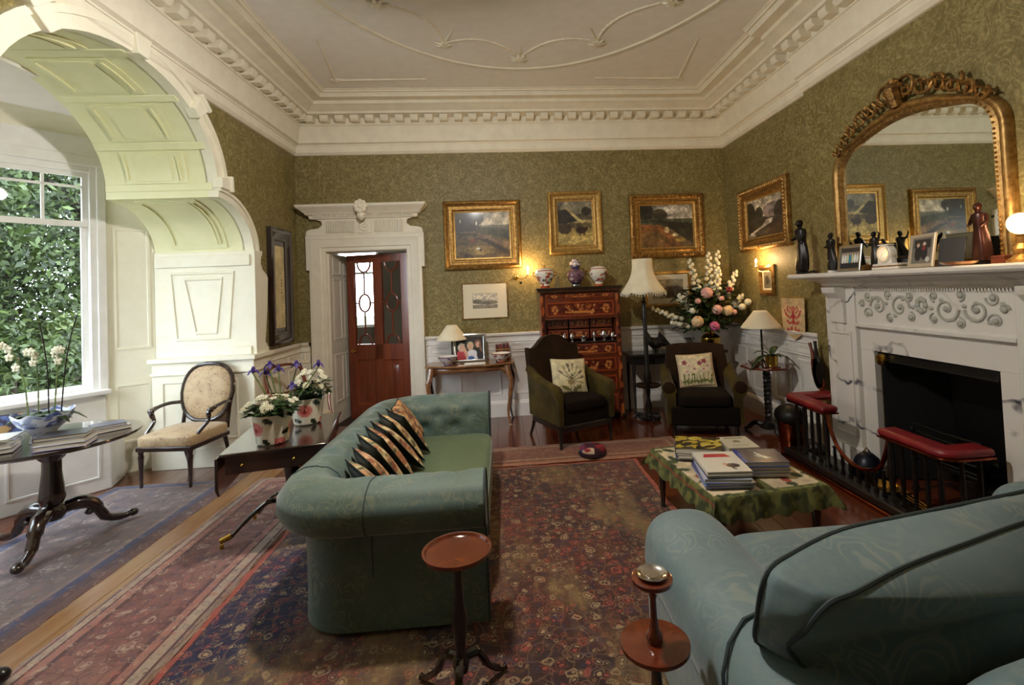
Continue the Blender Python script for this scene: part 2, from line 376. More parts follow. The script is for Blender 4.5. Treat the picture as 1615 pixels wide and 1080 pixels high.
# ------------------------------------------------------------- left wall and the great arch into the bay
YC = 3.83
def arch_out(t, off=0.0):   # half-outline from crown (t=0) to shoulder end (t=1), offset outwards; returns (dy, z)
    if t <= .6:
        a = t/.6*PI/2; return (1.14*math.sin(a), 2.78+.90*math.cos(a))
    a = (t-.6)/.4*PI/2; return (1.14+.65*math.sin(a), 2.24+.54*math.cos(a))
N = 30
curve = [arch_out(k/N) for k in range(N+1)]
ZT = 4.3
wl = MB()
out_r = [(YC+dy, z) for dy, z in curve]; out_l = [(YC-dy, z) for dy, z in curve]
poly_r = out_r+[(YC+1.79, 0), (D, 0), (D, ZT), (YC, ZT)]
poly_l = [(YC-dy, z) for dy, z in reversed(curve)]+[(YC, ZT), (YB, ZT), (YB, 0), (YC-1.79, 0)]
wl.prism(poly_r, XL-.06, XL, 'yz').prism(poly_l, XL-.06, XL, 'yz')
wall_left = wall_green('wall_left', wl)
XB = -3.67                                # bay side of the arch
TH = .10
for sgn in (1, -1):
    nm = 'trim_2' if sgn > 0 else 'trim_3'
    inner = [(YC+sgn*dy, z) for dy, z in [(1.05*math.sin(k/16*PI/2), 2.78+.80*math.cos(k/16*PI/2)) for k in range(17)]]
    br = [(YC+sgn*(1.05+(.64)*math.sin(k/12*PI/2)), 2.20+(.50)*math.cos(k/12*PI/2)) for k in range(13)]
    prof = inner+[(YC+sgn*1.05, 2.70)]+br
    outp = [(YC+sgn*1.84, 2.16), (YC+sgn*1.84, 4.0), (YC, 4.0)]
    pts = prof+outp
    arch = MB(); arch.prism(pts, XB, XL-.062, 'yz')
    tr = S(nm, arch, 'soffit', ang=25)
    # archivolt: face band, proud of the wall
    def band(pa, o0, o1, x0, x1, name='archivolt'):
        g = []
        for i, (y, z) in enumerate(pa):
            a = pa[max(i-1, 0)]; b = pa[min(i+1, len(pa)-1)]; t = Vector((b[0]-a[0], b[1]-a[1])).normalized(); n = Vector((t.y, -t.x))*(-sgn)
            n = n if n.dot(Vector((y-YC, z-2.3))) > 0 else -n
            p0 = Vector((y, z))+n*o0; p1 = Vector((y, z))+n*o1
            g.append([(x0, p0.x, p0.y), (x1, p0.x, p0.y), (x1, p1.x, p1.y), (x0, p1.x, p1.y)])
        m_ = MB().grid(g, wv=True); m_.f.append(tuple(range(4))); L_ = len(m_.v); m_.f.append((L_-1, L_-2, L_-3, L_-4)); return m_
    band(inner, 0.0, .12, XL-.08, XL+.03).build('archivolt', 'bay', tr, kind='structure')
    band(inner, .09, .14, XL-.01, XL+.05).build('archivolt_moulding', 'bay', tr, kind='structure')
    band(br[:], 0.0, .075, XL-.08, XL+.03).build('archivolt', 'bay', tr, kind='structure')
    band(br[:], .06, .09, XL-.01, XL+.05).build('archivolt_moulding', 'bay', tr, kind='structure')
    # soffit panels: recessed groove + raised field, curved with the arch
    def sof(a0, a1, cen, rad, x0, x1, name='soffit_panel', n=8, d=.022):
        g = []
        for k in range(n+1):
            a = a0+(a1-a0)*k/n; r0 = (rad[0]-d, rad[1]-d); r1 = (rad[0]+.01, rad[1]+.01)
            f = lambda r: (YC+sgn*(cen[0]+r[0]*math.sin(a)), cen[1]+r[1]*math.cos(a))
            p, q = f(r0), f(r1)
            g.append([(x0-.012, q[0], q[1]), (x0, p[0], p[1]), (x1, p[0], p[1]), (x1+.012, q[0], q[1])])
        m_ = MB().grid(g, wv=True); m_.f.append((0, 1, 2, 3)); L_ = len(m_.v); m_.f.append((L_-1, L_-2, L_-3, L_-4)); return m_.build(name, 'soffit', tr, kind='structure')
    for (a0, a1) in ((.07, .50), (.62, 1.02), (1.14, 1.5)):
        sof(a0, a1, (0, 2.78), (1.05, .80), -2.93, -3.48, d=.012)
        sof(a0+.03, a1-.03, (0, 2.78), (1.05, .80), -3.06, -3.36, 'soffit_field', d=.020)
        for xx in (-2.985, -3.45): sof(a0+.04, a1-.04, (0, 2.78), (1.05, .80), xx+.007, xx-.007, 'soffit_bead', d=.028)
    sof(.12, 1.42, (1.05, 2.20), (.64, .50), -2.93, -3.48, d=.010)
    sof(.2, 1.34, (1.05, 2.20), (.64, .50), -3.02, -3.39, 'soffit_field', d=.018)
    for xx in (-2.985, -3.45): sof(.22, 1.32, (1.05, 2.20), (.64, .50), xx+.007, xx-.007, 'soffit_bead', d=.026)
    # ribs across the soffit at the keystones
    for a in (.02, .56, 1.08, 1.545):
        y, z = YC+sgn*1.05*math.sin(a), 2.78+.80*math.cos(a)
        m_ = MB().box(XB, XL-.02, -.035, .035, -.009, .02); R_ = Matrix.Translation((0, y, z)) @ Matrix.Rotation(-sgn*a, 4, 'X'); m_.xf(R_)
        m_.build('soffit_rib', 'soffit', tr, kind='structure', bevel=.006)
    for (a, s_) in ((.04, 1.7), (.72, 1.0), (1.5, .9)):
        if a < .1 and sgn < 0: continue
        y, z = YC+sgn*1.11*math.sin(a), 2.78+.86*math.cos(a)
        m_ = MB(); m_.prism([(-.05, -.07), (.05, -.07), (.075*min(s_, 1.3), .09*s_), (-.075*min(s_, 1.3), .09*s_)], -.02, .075, 'yz').box(-.02, .095, -.085*min(s_, 1.25), .085*min(s_, 1.25), .075*s_, .115*s_)
        m_.xf(Matrix.Translation((XL, y, z)) @ Matrix.Rotation(-sgn*a, 4, 'X')); m_.build('keystone', 'bay', tr, kind='structure', bevel=.006)
    # pier: scrolled upper pilaster (profile seen against the green wall), tapering down to a pedestal
    px = [(1.60, 2.24), (1.77, 2.245), (1.77, 2.20), (1.745, 2.18), (1.735, 2.10), (1.77, 2.04), (1.86, 1.99), (1.89, 1.95), (1.885, 1.88), (1.86, 1.60), (1.80, 1.26), (1.80, 1.235), (1.83, 1.22), (1.84, 1.19), (1.87, 1.18), (1.87, 1.13), (1.60, 1.13)]
    pl = MB(); pl.prism([(YC+sgn*(a+.07), z) for a, z in px], XB, XL+.045, 'yz'); pl.build('pilaster', 'bay', tr, kind='structure', ang=25, bevel=.004)
    pr = MB(); pr.box(XB+.02, XL+.06, *sorted((YC+sgn*1.57, YC+sgn*1.94)), 0, 1.10); pr.box(XB, XL+.09, *sorted((YC+sgn*1.53, YC+sgn*1.97)), 1.09, 1.135)
    pr.box(XB+.01, XL+.075, *sorted((YC+sgn*1.555, YC+sgn*1.95)), 0, .20).box(XB+.012, XL+.08, *sorted((YC+sgn*1.55, YC+sgn*1.955)), .96, .985)
    pr.build('pedestal', 'bay', tr, kind='structure', bevel=.006)
    # reveal panels (tapered pilaster panel with slanting grooves, dado panel) on the face across the opening
    yf = YC+sgn*1.67; yp = YC+sgn*1.57
    def panelq(q, yy, name, t=.014):   # q: 4 corner (x, z)
        m_ = MB(); c = Vector((sum(p[0] for p in q)/4, sum(p[1] for p in q)/4)); g = []
        for p in q:
            v = Vector(p); u = (c-v).normalized()
            g.append([(v.x, yy, v.y), (v.x+u.x*.012, yy-sgn*t, v.y+u.y*.012), (v.x+u.x*.03, yy-sgn*t, v.y+u.y*.03), (v.x+u.x*.042, yy-sgn*.002, v.y+u.y*.042)])
        m_.grid(g, wu=True); return m_.build(name, 'bay', tr, kind='structure')
    panelq([(-3.47, 1.30), (-2.92, 1.30), (-2.86, 2.03), (-3.52, 2.03)], yf, 'reveal_panel')
    panelq([(-3.27, 1.36), (-3.05, 1.36), (-2.98, 1.97), (-3.38, 1.97)], yf, 'reveal_panel')
    panelq([(-3.56, .28), (-2.80, .28), (-2.80, .90), (-3.56, .90)], yp, 'reveal_panel')
    B(XB+.01, XL, *sorted((yf, yf-sgn*.02)), 1.13, 1.22).build('reveal_rail', 'bay', tr, kind='structure', bevel=.006)
    B(XB+.01, XL, *sorted((yf, yf-sgn*.02)), 2.08, 2.2).build('reveal_rail', 'bay', tr, kind='structure', bevel=.006)
# ------------------------------------------------------------- bay: walls, windows, seat, ceiling
bayp = [(-3.66, 5.56), (-4.03, 5.30), (-4.90, 4.14), (-4.90, 3.66), (-4.03, 2.50), (-3.66, 2.24)]
def seg(p, q): v = Vector((q[0]-p[0], q[1]-p[1])); return v.length, math.atan2(v.y, v.x)
def onseg(mb, p, ang): return mb.xf(Matrix.Translation((p[0], p[1], 0)) @ Matrix.Rotation(ang, 4, 'Z'))
# local frame on a segment: x along, y outward is negative-left.. room interior lies on +left side
wbay = MB()
for i, (p, q) in enumerate(zip(bayp[:-1], bayp[1:])):
    Ls, an = seg(p, q)
    if i in (0, 4): onseg(w_ := MB().box(-.02, Ls+.02, -.12, 0, 0, 3.6), p, an); wbay.add(w_.v, w_.f)
    else:
        w_ = MB().box(-.03, Ls+.03, -.12, 0, 0, .80).box(-.03, Ls+.03, -.12, 0, 3.12, 3.6)
        onseg(w_, p, an); wbay.add(w_.v, w_.f)
    if i in (0, 4):
        pn = MB()
        for (a, b, z0, z1) in ((.08, Ls-.08, 1.25, 2.5), (.08, Ls-.08, .3, .9)):
            pn.frame(b-a, z1-z0, [(0, 0), (.0, .012), (.02, .012), (.03, 0)], (a+b)/2, (z0+z1)/2, 0)
        pn.box(0, Ls, -.001, .02, 1.0, 1.06)
        R_ = Matrix.Translation((p[0], p[1], 0)) @ Matrix.Rotation(an, 4, 'Z') @ Matrix.Scale(-1, 4, (0, 1, 0))
        pn.xf(R_)
        S('trim_4' if i == 0 else 'trim_5', pn, 'bay')
S('wall_bay', wbay, 'bay', smooth=False)
for wi, (p, q) in enumerate(((bayp[1], bayp[2]), (bayp[2], bayp[3]), (bayp[3], bayp[4]))):
    Ls, an = seg(p, q); T = Matrix.Translation((p[0], p[1], 0)) @ Matrix.Rotation(an, 4, 'Z')
    def W_(mb, name, mat='white', par=None, **k): mb.xf(T); return mb.build(name, mat, par, kind='structure', **k)
    # segments run clockwise seen from above: interior is on the +y (left) side
    wd = W_(MB().box(0, .10, -.10, .03, .80, 3.12).box(Ls-.10, Ls, -.10, .03, .80, 3.12).box(.1, Ls-.1, -.10, .03, 3.04, 3.12), 'window_%d' % (wi+1), bevel=.006)
    W_(MB().box(-.02, .05, .02, .05, .86, 3.14).box(Ls-.05, Ls+.02, .02, .05, .86, 3.14).box(-.02, Ls+.02, .02, .06, 3.1, 3.2), 'window_architrave', par=wd, bevel=.006)
    W_(MB().box(-.02, Ls+.02, -.1, .14, .84, .885), 'window_sill', par=wd, bevel=.01)
    W_(MB().box(0, Ls, 0, .03, .45, .84), 'window_apron', par=wd)
    for (z0, z1, yo, nm) in ((2.50, 3.04, -.03, 'upper_sash'), (.885, 2.55, -.07, 'lower_sash')):
        t_ = .045
        W_(MB().box(.10, .10+t_, yo-.02, yo+.02, z0, z1).box(Ls-.10-t_, Ls-.10, yo-.02, yo+.02, z0, z1).box(.1+t_, Ls-.1-t_, yo-.02, yo+.02, z0, z0+.055).box(.1+t_, Ls-.1-t_, yo-.02, yo+.02, z1-t_, z1), nm, par=wd)
        W_(MB().box(.12, Ls-.12, yo-.003, yo+.003, z0+.02, z1-.02), 'pane', 'pane', wd, smooth=False)
    gb = MB(); nb = 4 if Ls > 1 else 2
    for j in range(1, nb): gb.box(.12+(Ls-.24)*j/nb-.011, .12+(Ls-.24)*j/nb+.011, -.045, -.018, 2.55, 3.0)
    gb.box(.14, Ls-.14, -.045, -.018, 2.885, 2.905); W_(gb, 'glazing_bar', par=wd)
    # pleated white blind head above the sash
    W_(MB().box(.02, Ls-.02, .03, .05, 3.12, 3.38), 'blind_pelmet', 'white', wd)
cb = MB(); cb.prism([(-3.6, 2.1), (-3.6, 5.7), (-4.1, 5.45), (-5.02, 4.2), (-5.02, 3.6), (-4.1, 2.35)][::-1], 3.54, 3.62, 'xy'); S('ceiling_bay', cb, 'ceil')
cv_ = MB()
for (p, q) in zip(bayp[1:-2], bayp[2:-1]):
    Ls, an = seg(p, q); g = [[(x_, y_, z_) for (y_, z_) in ((0, 3.36), (.03, 3.36), (.04, 3.42), (.10, 3.50), (.16, 3.545), (0, 3.545))] for x_ in (-.05, Ls+.05)]
    m_ = MB().grid(g, wv=True); onseg(m_, p, an); cv_.add(m_.v, m_.f)
S('trim_6', cv_, 'bay')
# window seat / radiator casing following the bay
sp = [(-3.735, 4.98), (-4.20, 4.38), (-4.33, 4.1), (-4.33, 3.7), (-4.20, 3.42), (-3.735, 2.82)]
ws = MB(); ws.prism([(-3.735, 4.98), (-3.86, 5.32), (-4.0, 5.30), (-4.88, 4.13), (-4.88, 3.67), (-4.0, 2.50), (-3.86, 2.48), (-3.735, 2.82)]+[p for p in reversed(sp)][1:-1], 0, .52, 'xy')
seat = S('trim_7', ws, 'white', smooth=False, bevel=.01)
for (p, q) in zip(sp[:-1], sp[1:]):
    Ls, an = seg(p, q)
    if Ls < .35: continue
    m_ = MB().frame(Ls-.16, .34, [(0, 0), (0, .008), (.015, .008), (.02, 0)], Ls/2, .29, 0); m_.xf(Matrix.Translation((p[0], p[1], 0)) @ Matrix.Rotation(an, 4, 'Z') @ Matrix.Scale(-1, 4, (0, 1, 0))); m_.build('casing_panel', 'white', seat, kind='structure')
light('bay_window_portal', 'AREA', (-4.53, 4.78, 2.0), (PI/2, 0, math.atan2(-1.16, -.87)+PI), 1, 1.4, 2.2, portal=True)
light('bay_window_portal', 'AREA', (-4.98, 3.90, 2.0), (PI/2, 0, PI/2+PI), 1, .5, 2.2, portal=True)
light('bay_window_portal', 'AREA', (-4.53, 3.02, 2.0), (PI/2, 0, math.atan2(-1.16, .87)+PI), 1, 1.4, 2.2, portal=True)
# ------------------------------------------------------------- ceiling, cornice with dentils
ceil = S('ceiling', B(XL-.2, XR+.3, YB-.2, D+.3, 4.24, 4.34), 'ceil', smooth=False)
cp = [(0, 3.585), (.02, 3.59), (.045, 3.62), (.05, 3.70), (.062, 3.70), (.065, 3.715), (.10, 3.73), (.11, 3.80), (.13, 3.90), (.15, 3.935), (.165, 3.94), (.165, 3.955), (.155, 3.96), (.155, 4.03), (.30, 4.045), (.31, 4.07), (.34, 4.085), (.37, 4.11), (.42, 4.125), (.42, 4.165), (.54, 4.165), (.54, 4.18), (.56, 4.21), (.585, 4.21), (.59, 4.225), (.61, 4.235), (.61, 4.30), (0, 4.30)]
def cornice(name, p, q, mit0, mit1):
    p = Vector(p); q = Vector(q); t = (q-p).normalized(); n = Vector((-t.y, t.x))
    g = []
    for e, (pt, mt) in enumerate(((p, mit0), (q, mit1))):
        row = []
        for d, z in cp:
            v = pt+n*d+t*(d*mt*(1 if e == 0 else -1)); row.append((v.x, v.y, z))
        g.append(row)
    return S(name, MB().grid(g, wv=True), 'ceilw', ang=30)
# interior on the left of travel: back wall travels -x
c_back = cornice('trim_8', (XR, D), (XL, D), 1, 1)
c_left = cornice('trim_9', (XL, D), (XL, YB), 1, 1)
c_ra = cornice('trim_10', (XR, 4.72), (XR, D), 0, 1)
c_rb = cornice('trim_11', (BX, YB), (BX, 4.72), 1, 0)
dsrc = None
def dentils(par, p, q, n):
    global dsrc
    p = Vector(p); q = Vector(q); t = (q-p).normalized(); nn = Vector((-t.y, t.x)); an = math.atan2(t.y, t.x)
    for k in range(n):
        c = p+(q-p)*((k+.5)/n)+nn*.155
        if dsrc is None:
            dsrc = MB(); dsrc.prism([(0, .0), (.10, .0), (.125, .03), (.125, .075), (0, .075)], -.052, .052, 'yz').xf(Matrix.Identity(4))
            dsrc = dsrc.build('dentil', 'ceilw', par, bevel=.004)
            o = dsrc
        else: o = dsrc.copy(); COL.objects.link(o); o.parent = par
        o.location = (c.x, c.y, 3.962); o.rotation_euler = (0, 0, an)
dentils(c_back, (XR-.2, D), (XL+.2, D), 29)
dentils(c_left, (XL, D-.2), (XL, 1.0), 30)
dentils(c_ra, (XR, 4.78), (XR, D-.2), 9)
dentils(c_rb, (BX, 1.2), (BX, 4.66), 18)
# flat relief on the ceiling: oval, festoons, corner brackets
rel = lambda pts, r, name='ceiling_moulding', closed=False: MB().tube([(a, b, 4.238) for a, b in pts], r, 6, closed, flat=.7).build(name, 'ceilw', ceil, kind='structure')
EC = (.27, 2.35); ER = (2.18, 3.22)
rel([(EC[0]+ER[0]*math.cos(a), EC[1]+ER[1]*math.sin(a)) for a in np.linspace(0, 2*PI, 120, endpoint=False)], .022, closed=True)
knots = [(-1.0, 4.30), (-.51, 5.0), (.27, 5.32), (1.07, 4.97), (1.61, 4.23)]
ctl = [(-.50, 4.45), (-.05, 4.72), (.58, 4.72), (1.04, 4.42)]
for i, (a, b) in enumerate(zip(knots[:-1], knots[1:])):
    cx_, cy_ = ctl[i]; pts = [((1-t)**2*a[0]+2*t*(1-t)*cx_+t*t*b[0], (1-t)**2*a[1]+2*t*(1-t)*cy_+t*t*b[1]) for t in np.linspace(0, 1, 22)]
    m_ = MB(); m_.tube([(p_[0], p_[1], 4.238) for p_ in pts], .014, 6, flat=.7)
    for p_ in pts[1::2]: m_.sphere((p_[0], p_[1], 4.237), (.026, .022, .012), 6, 4)
    m_.build('festoon', 'ceilw', ceil, kind='structure')
for (a, b) in knots:
    m_ = MB()
    for j in range(7):
        an = j*2*PI/7; m_.tube([(a, b, 4.23), (a+.05*math.cos(an), b+.05*math.sin(an), 4.222), (a+.10*math.cos(an), b+.08*math.sin(an), 4.236)], [.016, .02, .006], 6, flat=.6)
    dx, dy = (a-EC[0]), (b-EC[1]-.8); L_ = math.hypot(dx, dy)
    m_.tube([(a, b, 4.235), (a-dx/L_*.30, b-dy/L_*.30, 4.238)], [.018, .006], 6); m_.build('ceiling_bow', 'ceilw', ceil, kind='structure')
for sx, cx_ in ((1, -1.87), (-1, 2.26)):
    m_ = MB(); m_.tube([(cx_+sx*1.05, 5.83, 4.238), (cx_, 5.85, 4.236)], [.008, .014], 6).tube([(cx_+sx*.14, 4.9, 4.238), (cx_, 5.85, 4.236)], [.006, .014], 6)
    m_.sphere((cx_, 5.85, 4.233), (.06, .045, .02), 8, 5).sphere((cx_+sx*.06, 5.84, 4.233), (.04, .03, .015), 8, 5); m_.build('corner_bracket', 'ceilw', ceil, kind='structure')
# ------------------------------------------------------------- dado panelling
def dado(name, p, q, widths=None, mat='dado'):
    """panelling from p to q; room lies on the left of travel"""
    Ls, an = seg(p, q); T = Matrix.Translation((p[0], p[1], 0)) @ Matrix.Rotation(an, 4, 'Z') @ Matrix.Scale(-1, 4, (0, 1, 0))
    root = S(name, MB().box(0, Ls, -.015, 0.0, 0, 1.06).xf(T), mat, smooth=False)
    def a_(mb, nm, **k): return mb.xf(T).build(nm, mat, root, kind='structure', **k)
    rail = [(0, 1.055), (-.02, 1.06), (-.03, 1.08), (-.055, 1.09), (-.06, 1.115), (-.05, 1.121), (0, 1.121)]
    a_(MB().grid([[(x_, y_, z_) for y_, z_ in rail] for x_ in (0, Ls)], wv=True), 'dado_rail')
    a_(MB().box(0, Ls, -.03, 0, 1.0, 1.012).box(0, Ls, -.027, 0, .86, .875), 'dado_bead', bevel=.003)
    a_(MB().box(0, Ls, -.04, 0, 0, .17).grid([[(x_, y_, z_) for y_, z_ in ((0, .17), (-.04, .17), (-.03, .2), (-.018, .215), (0, .22))] for x_ in (0, Ls)], wv=True), 'skirting_board')
    n = max(1, int(round(Ls/.52))); w = Ls/n
    for k in range(n):
        cx = w*(k+.5)
        for (pw, z0, z1) in ((w-.12, .885, .985), (w-.14, .29, .82)):
            g = MB().frame(pw, z1-z0, [(0, .016), (.006, .026), (.022, .024), (.03, .018), (.05, .018), (.06, .02)], cx, (z0+z1)/2, 0)
            a_(g, 'dado_panel')
    return root
dado('baseboard_back', (XR, D), (-1.07, D))
dado('trim_12', (-2.56, D), (XL, D), mat='cream')
dado('baseboard_right', (XR, 4.72), (XR, D))
dado('baseboard_left', (XL, D), (XL, 5.78), mat='cream')
# ------------------------------------------------------------- door case with broken-scroll overdoor
DC = (DX0+DX1)/2
dc = S('door_1', MB().frame(DX1-DX0+.40, DZ*2+.40, [(0, 0), (0, .05), (.03, .06), (.06, .045), (.14, .045), (.15, .03), (.19, .03), (.20, .02), (.2, 0)], DC, 0.0, D), 'cream')
MB().box(DX0-.24, DX0-.16, D-.055, D, 2.06, DZ+.21).box(DX1+.16, DX1+.24, D-.055, D, 2.06, DZ+.21).box(DX0-.24, DX1+.24, D-.058, D, DZ+.16, DZ+.22).build('architrave_ear', 'cream', dc, kind='structure', bevel=.006)
hw = (DX1-DX0)/2
pp = [(-hw-.23, 2.51), (-hw-.23, 2.535), (-hw-.22, 2.58), (-hw-.17, 2.60), (-hw-.07, 2.61), (-hw-.02, 2.65), (-hw-.03, 2.70), (-hw-.10, 2.725), (-hw-.15, 2.76)]
pp = pp+[(-a, b) for a, b in reversed(pp)]
MB().prism([(DC+a, b) for a, b in pp], D-.06, D).build('overdoor_frieze', 'cream', dc, kind='structure', ang=25, bevel=.005)
crn = [(0, 2.72), (.06, 2.73), (.07, 2.77), (.10, 2.78), (.11, 2.80), (.145, 2.83), (.19, 2.87), (.20, 2.90), (0, 2.90)]
g = []
for e in (0, 1, 2, 3):
    row = []
    for d, z in crn:
        xx = hw+.11+d*.95
        row.append([(DC-xx, D, z), (DC-xx, D-.03-d, z), (DC+xx, D-.03-d, z), (DC+xx, D, z)][e])
    g.append(row)
MB().grid(g, wv=True).build('overdoor_cornice', 'cream', dc, kind='structure', ang=25)
fm = MB()
for s_ in (-1, 1):
    for k in range(17): fm.box(DC+s_*(.13+k*.0225)-.006, DC+s_*(.13+k*.0225)+.006, D-.082, D-.058, 2.545, 2.70)
fm.build('fluting', 'cream', dc, kind='structure')
km = MB().box(DC-.09, DC+.09, D-.075, D, 2.53, 2.71).lathe([(0, -.02), (.05, -.02), (.075, 0), (.05, .01), (.03, 0), (.02, .02), (0, .025)], 12, m=Matrix.Translation((DC, D-.08, 2.62)) @ Matrix.Rotation(PI/2, 4, 'X'))
km.build('overdoor_rosette', 'cream', dc, kind='structure', bevel=.004)
kt = MB()
for k in range(8):
    a = k*PI/4; kt.sphere((DC+.055*math.cos(a), D-.24, 2.86+.06*math.sin(a)), (.035, .025, .035), 8, 5)
kt.sphere((DC, D-.25, 2.86), (.035, .03, .035), 8, 5).sphere((DC, D-.2, 2.75), (.055, .05, .07), 8, 6); kt.build('overdoor_cartouche', 'cream', dc, kind='structure')
eg = MB()
for k in range(44): eg.sphere((DC-hw-.10+k*(2*hw+.2)/43, D-.115, 2.765), (.010, .012, .018), 6, 4)
eg.build('egg_moulding', 'cream', dc, kind='structure')
# panelled jamb lining on the left (folded shutter-like leaf), reveal, door leaf
S('trim_13', MB().box(DX1-.005, DX1+.03, D, D+.26, 0, DZ).box(DX0-.03, DX0+.005, D, D+.26, 0, DZ).box(DX0, DX1, D, D+.26, DZ-.005, DZ+.03), 'cream')
jl = S('trim_14', MB().box(DX0+.004, DX0+.03, D+.02, D+.74, 0, DZ-.02).xf(Matrix.Translation((DX0, D, 0)) @ Matrix.Rotation(-.10, 4, 'Z') @ Matrix.Translation((-DX0, -D, 0))), 'cream')
for (a, b, z0, z1) in ((.09, .34, .28, .92), (.42, .67, .28, .92), (.09, .34, 1.12, 1.95), (.42, .67, 1.12, 1.95), (.09, .34, 2.0, 2.22), (.42, .67, 2.0, 2.22)):
    m_ = MB().frame(b-a, z1-z0, [(0, 0), (0, .008), (.02, .008), (.03, -.004), (.05, .002)], (a+b)/2, (z0+z1)/2, 0)
    m_.xf(Matrix.Translation((DX0, D, 0)) @ Matrix.Rotation(-.10, 4, 'Z') @ Matrix.Translation((.031, .02, 0)) @ Matrix.Rotation(PI/2, 4, 'Z')); m_.build('lining_panel', 'cream', jl, kind='structure')
# door leaf, hinged on the right jamb and standing ajar into the hall
dl = bpy.data.objects.new('door_2', None); COL.objects.link(dl); dl['kind'] = 'structure'; dl.location = (DX1-.01, D+.12, 0); dl.rotation_euler = (0, 0, -.30)
DW, DH, t2 = .93, 2.27, .022
def d_(mb, nm, mat='mahog', **k): return mb.build(nm, mat, dl, kind='structure', **k)
d_(MB().box(-.11, 0, -t2, t2, 0, DH), 'stile', bevel=.003); d_(MB().box(-DW, -DW+.11, -t2, t2, 0, DH), 'stile', bevel=.003); d_(MB().box(-.53, -.40, -t2, t2, .2, DH-.11), 'muntin', bevel=.003)
d_(MB().box(-DW+.11, -.11, -t2, t2, 0, .2), 'rail', bevel=.003); d_(MB().box(-DW+.11, -.11, -t2, t2, .82, 1.03), 'rail', bevel=.003); d_(MB().box(-DW+.11, -.11, -t2, t2, DH-.11, DH), 'rail', bevel=.003)
for (x0, x1) in ((-.82, -.53), (-.40, -.11)):
    cx = (x0+x1)/2; w = x1-x0
    d_(MB().frame(w, .62, [(0, t2), (.02, .008), (.03, .004), (.06, .004), (.09, .014), (.14, .014)], cx, .51, 0).box(x0, x1, -.008, .008, .2, .82), 'door_panel')
    gl = d_(MB().box(x0, x1, -.003, .003, 1.03, DH-.11), 'glass_panel', 'pane', smooth=False)
    gb = MB(); zc = 1.6
    ring = lambda cz, rx, rz, a0=0, a1=2*PI, n=28, cl=True: [(cx+rx*math.sin(a), -.004, cz+rz*math.cos(a)) for a in np.linspace(a0, a1, n, endpoint=not cl)]
    gb.tube(ring(zc, .085, .12), .013, 6, True).tube([(cx, -.004, 1.72), (cx, -.004, 2.03)], .011, 6).tube([(cx, -.004, 1.48), (cx, -.004, 1.17)], .011, 6)
    gb.tube(ring(2.16, .10, .13, PI/2, 3*PI/2, 14, False), .013, 6).tube(ring(1.03, .10, .13, -PI/2, PI/2, 14, False), .013, 6)
    gb.tube([(x0, -.004, zc), (cx-.085, -.004, zc)], .01, 6).tube([(cx+.085, -.004, zc), (x1, -.004, zc)], .01, 6); d_(gb, 'glazing_bar')
d_(MB().tube([(-DW+.06, -.02, .94), (-DW+.06, -.06, .94), (-DW+.15, -.065, .945)], .009, 8).lathe([(0, 0), (.025, 0), (.025, .006), (0, .006)], 12, m=Matrix.Translation((-DW+.06, -.028, .94)) @ Matrix.Rotation(PI/2, 4, 'X')), 'door_handle', 'brass')
# hall beyond
S('wall_hall', MB().box(-3.3, -3.2, D+.25, 9.4, 0, 3.3).box(-.5, -.4, D+.25, 9.4, 0, 3.3).box(-3.3, -3.06, 9.3, 9.4, 0, 3.3).box(-2.30, -.4, 9.3, 9.4, 0, 3.3).box(-3.06, -2.30, 9.3, 9.4, 0, 1.12).box(-3.06, -2.30, 9.3, 9.4, 3.0, 3.3), simple('hall_paint', (96, 84, 70), .6), smooth=False)
S('ceiling_hall', B(-3.3, -.4, D+.2, 9.4, 3.3, 3.4), 'ceil', smooth=False)
S('floor_hall', B(-3.3, -.4, D, 9.4, -.02, .0), simple('hall_carpet', (48, 30, 26), .9), smooth=False)
S('window_4', MB().box(-3.06, -2.30, 9.30, 9.34, 1.12, 1.17).box(-3.06, -3.02, 9.30, 9.34, 1.12, 3.0).box(-2.34, -2.30, 9.30, 9.34, 1.12, 3.0).box(-3.06, -2.30, 9.30, 9.34, 2.1, 2.14), 'white')
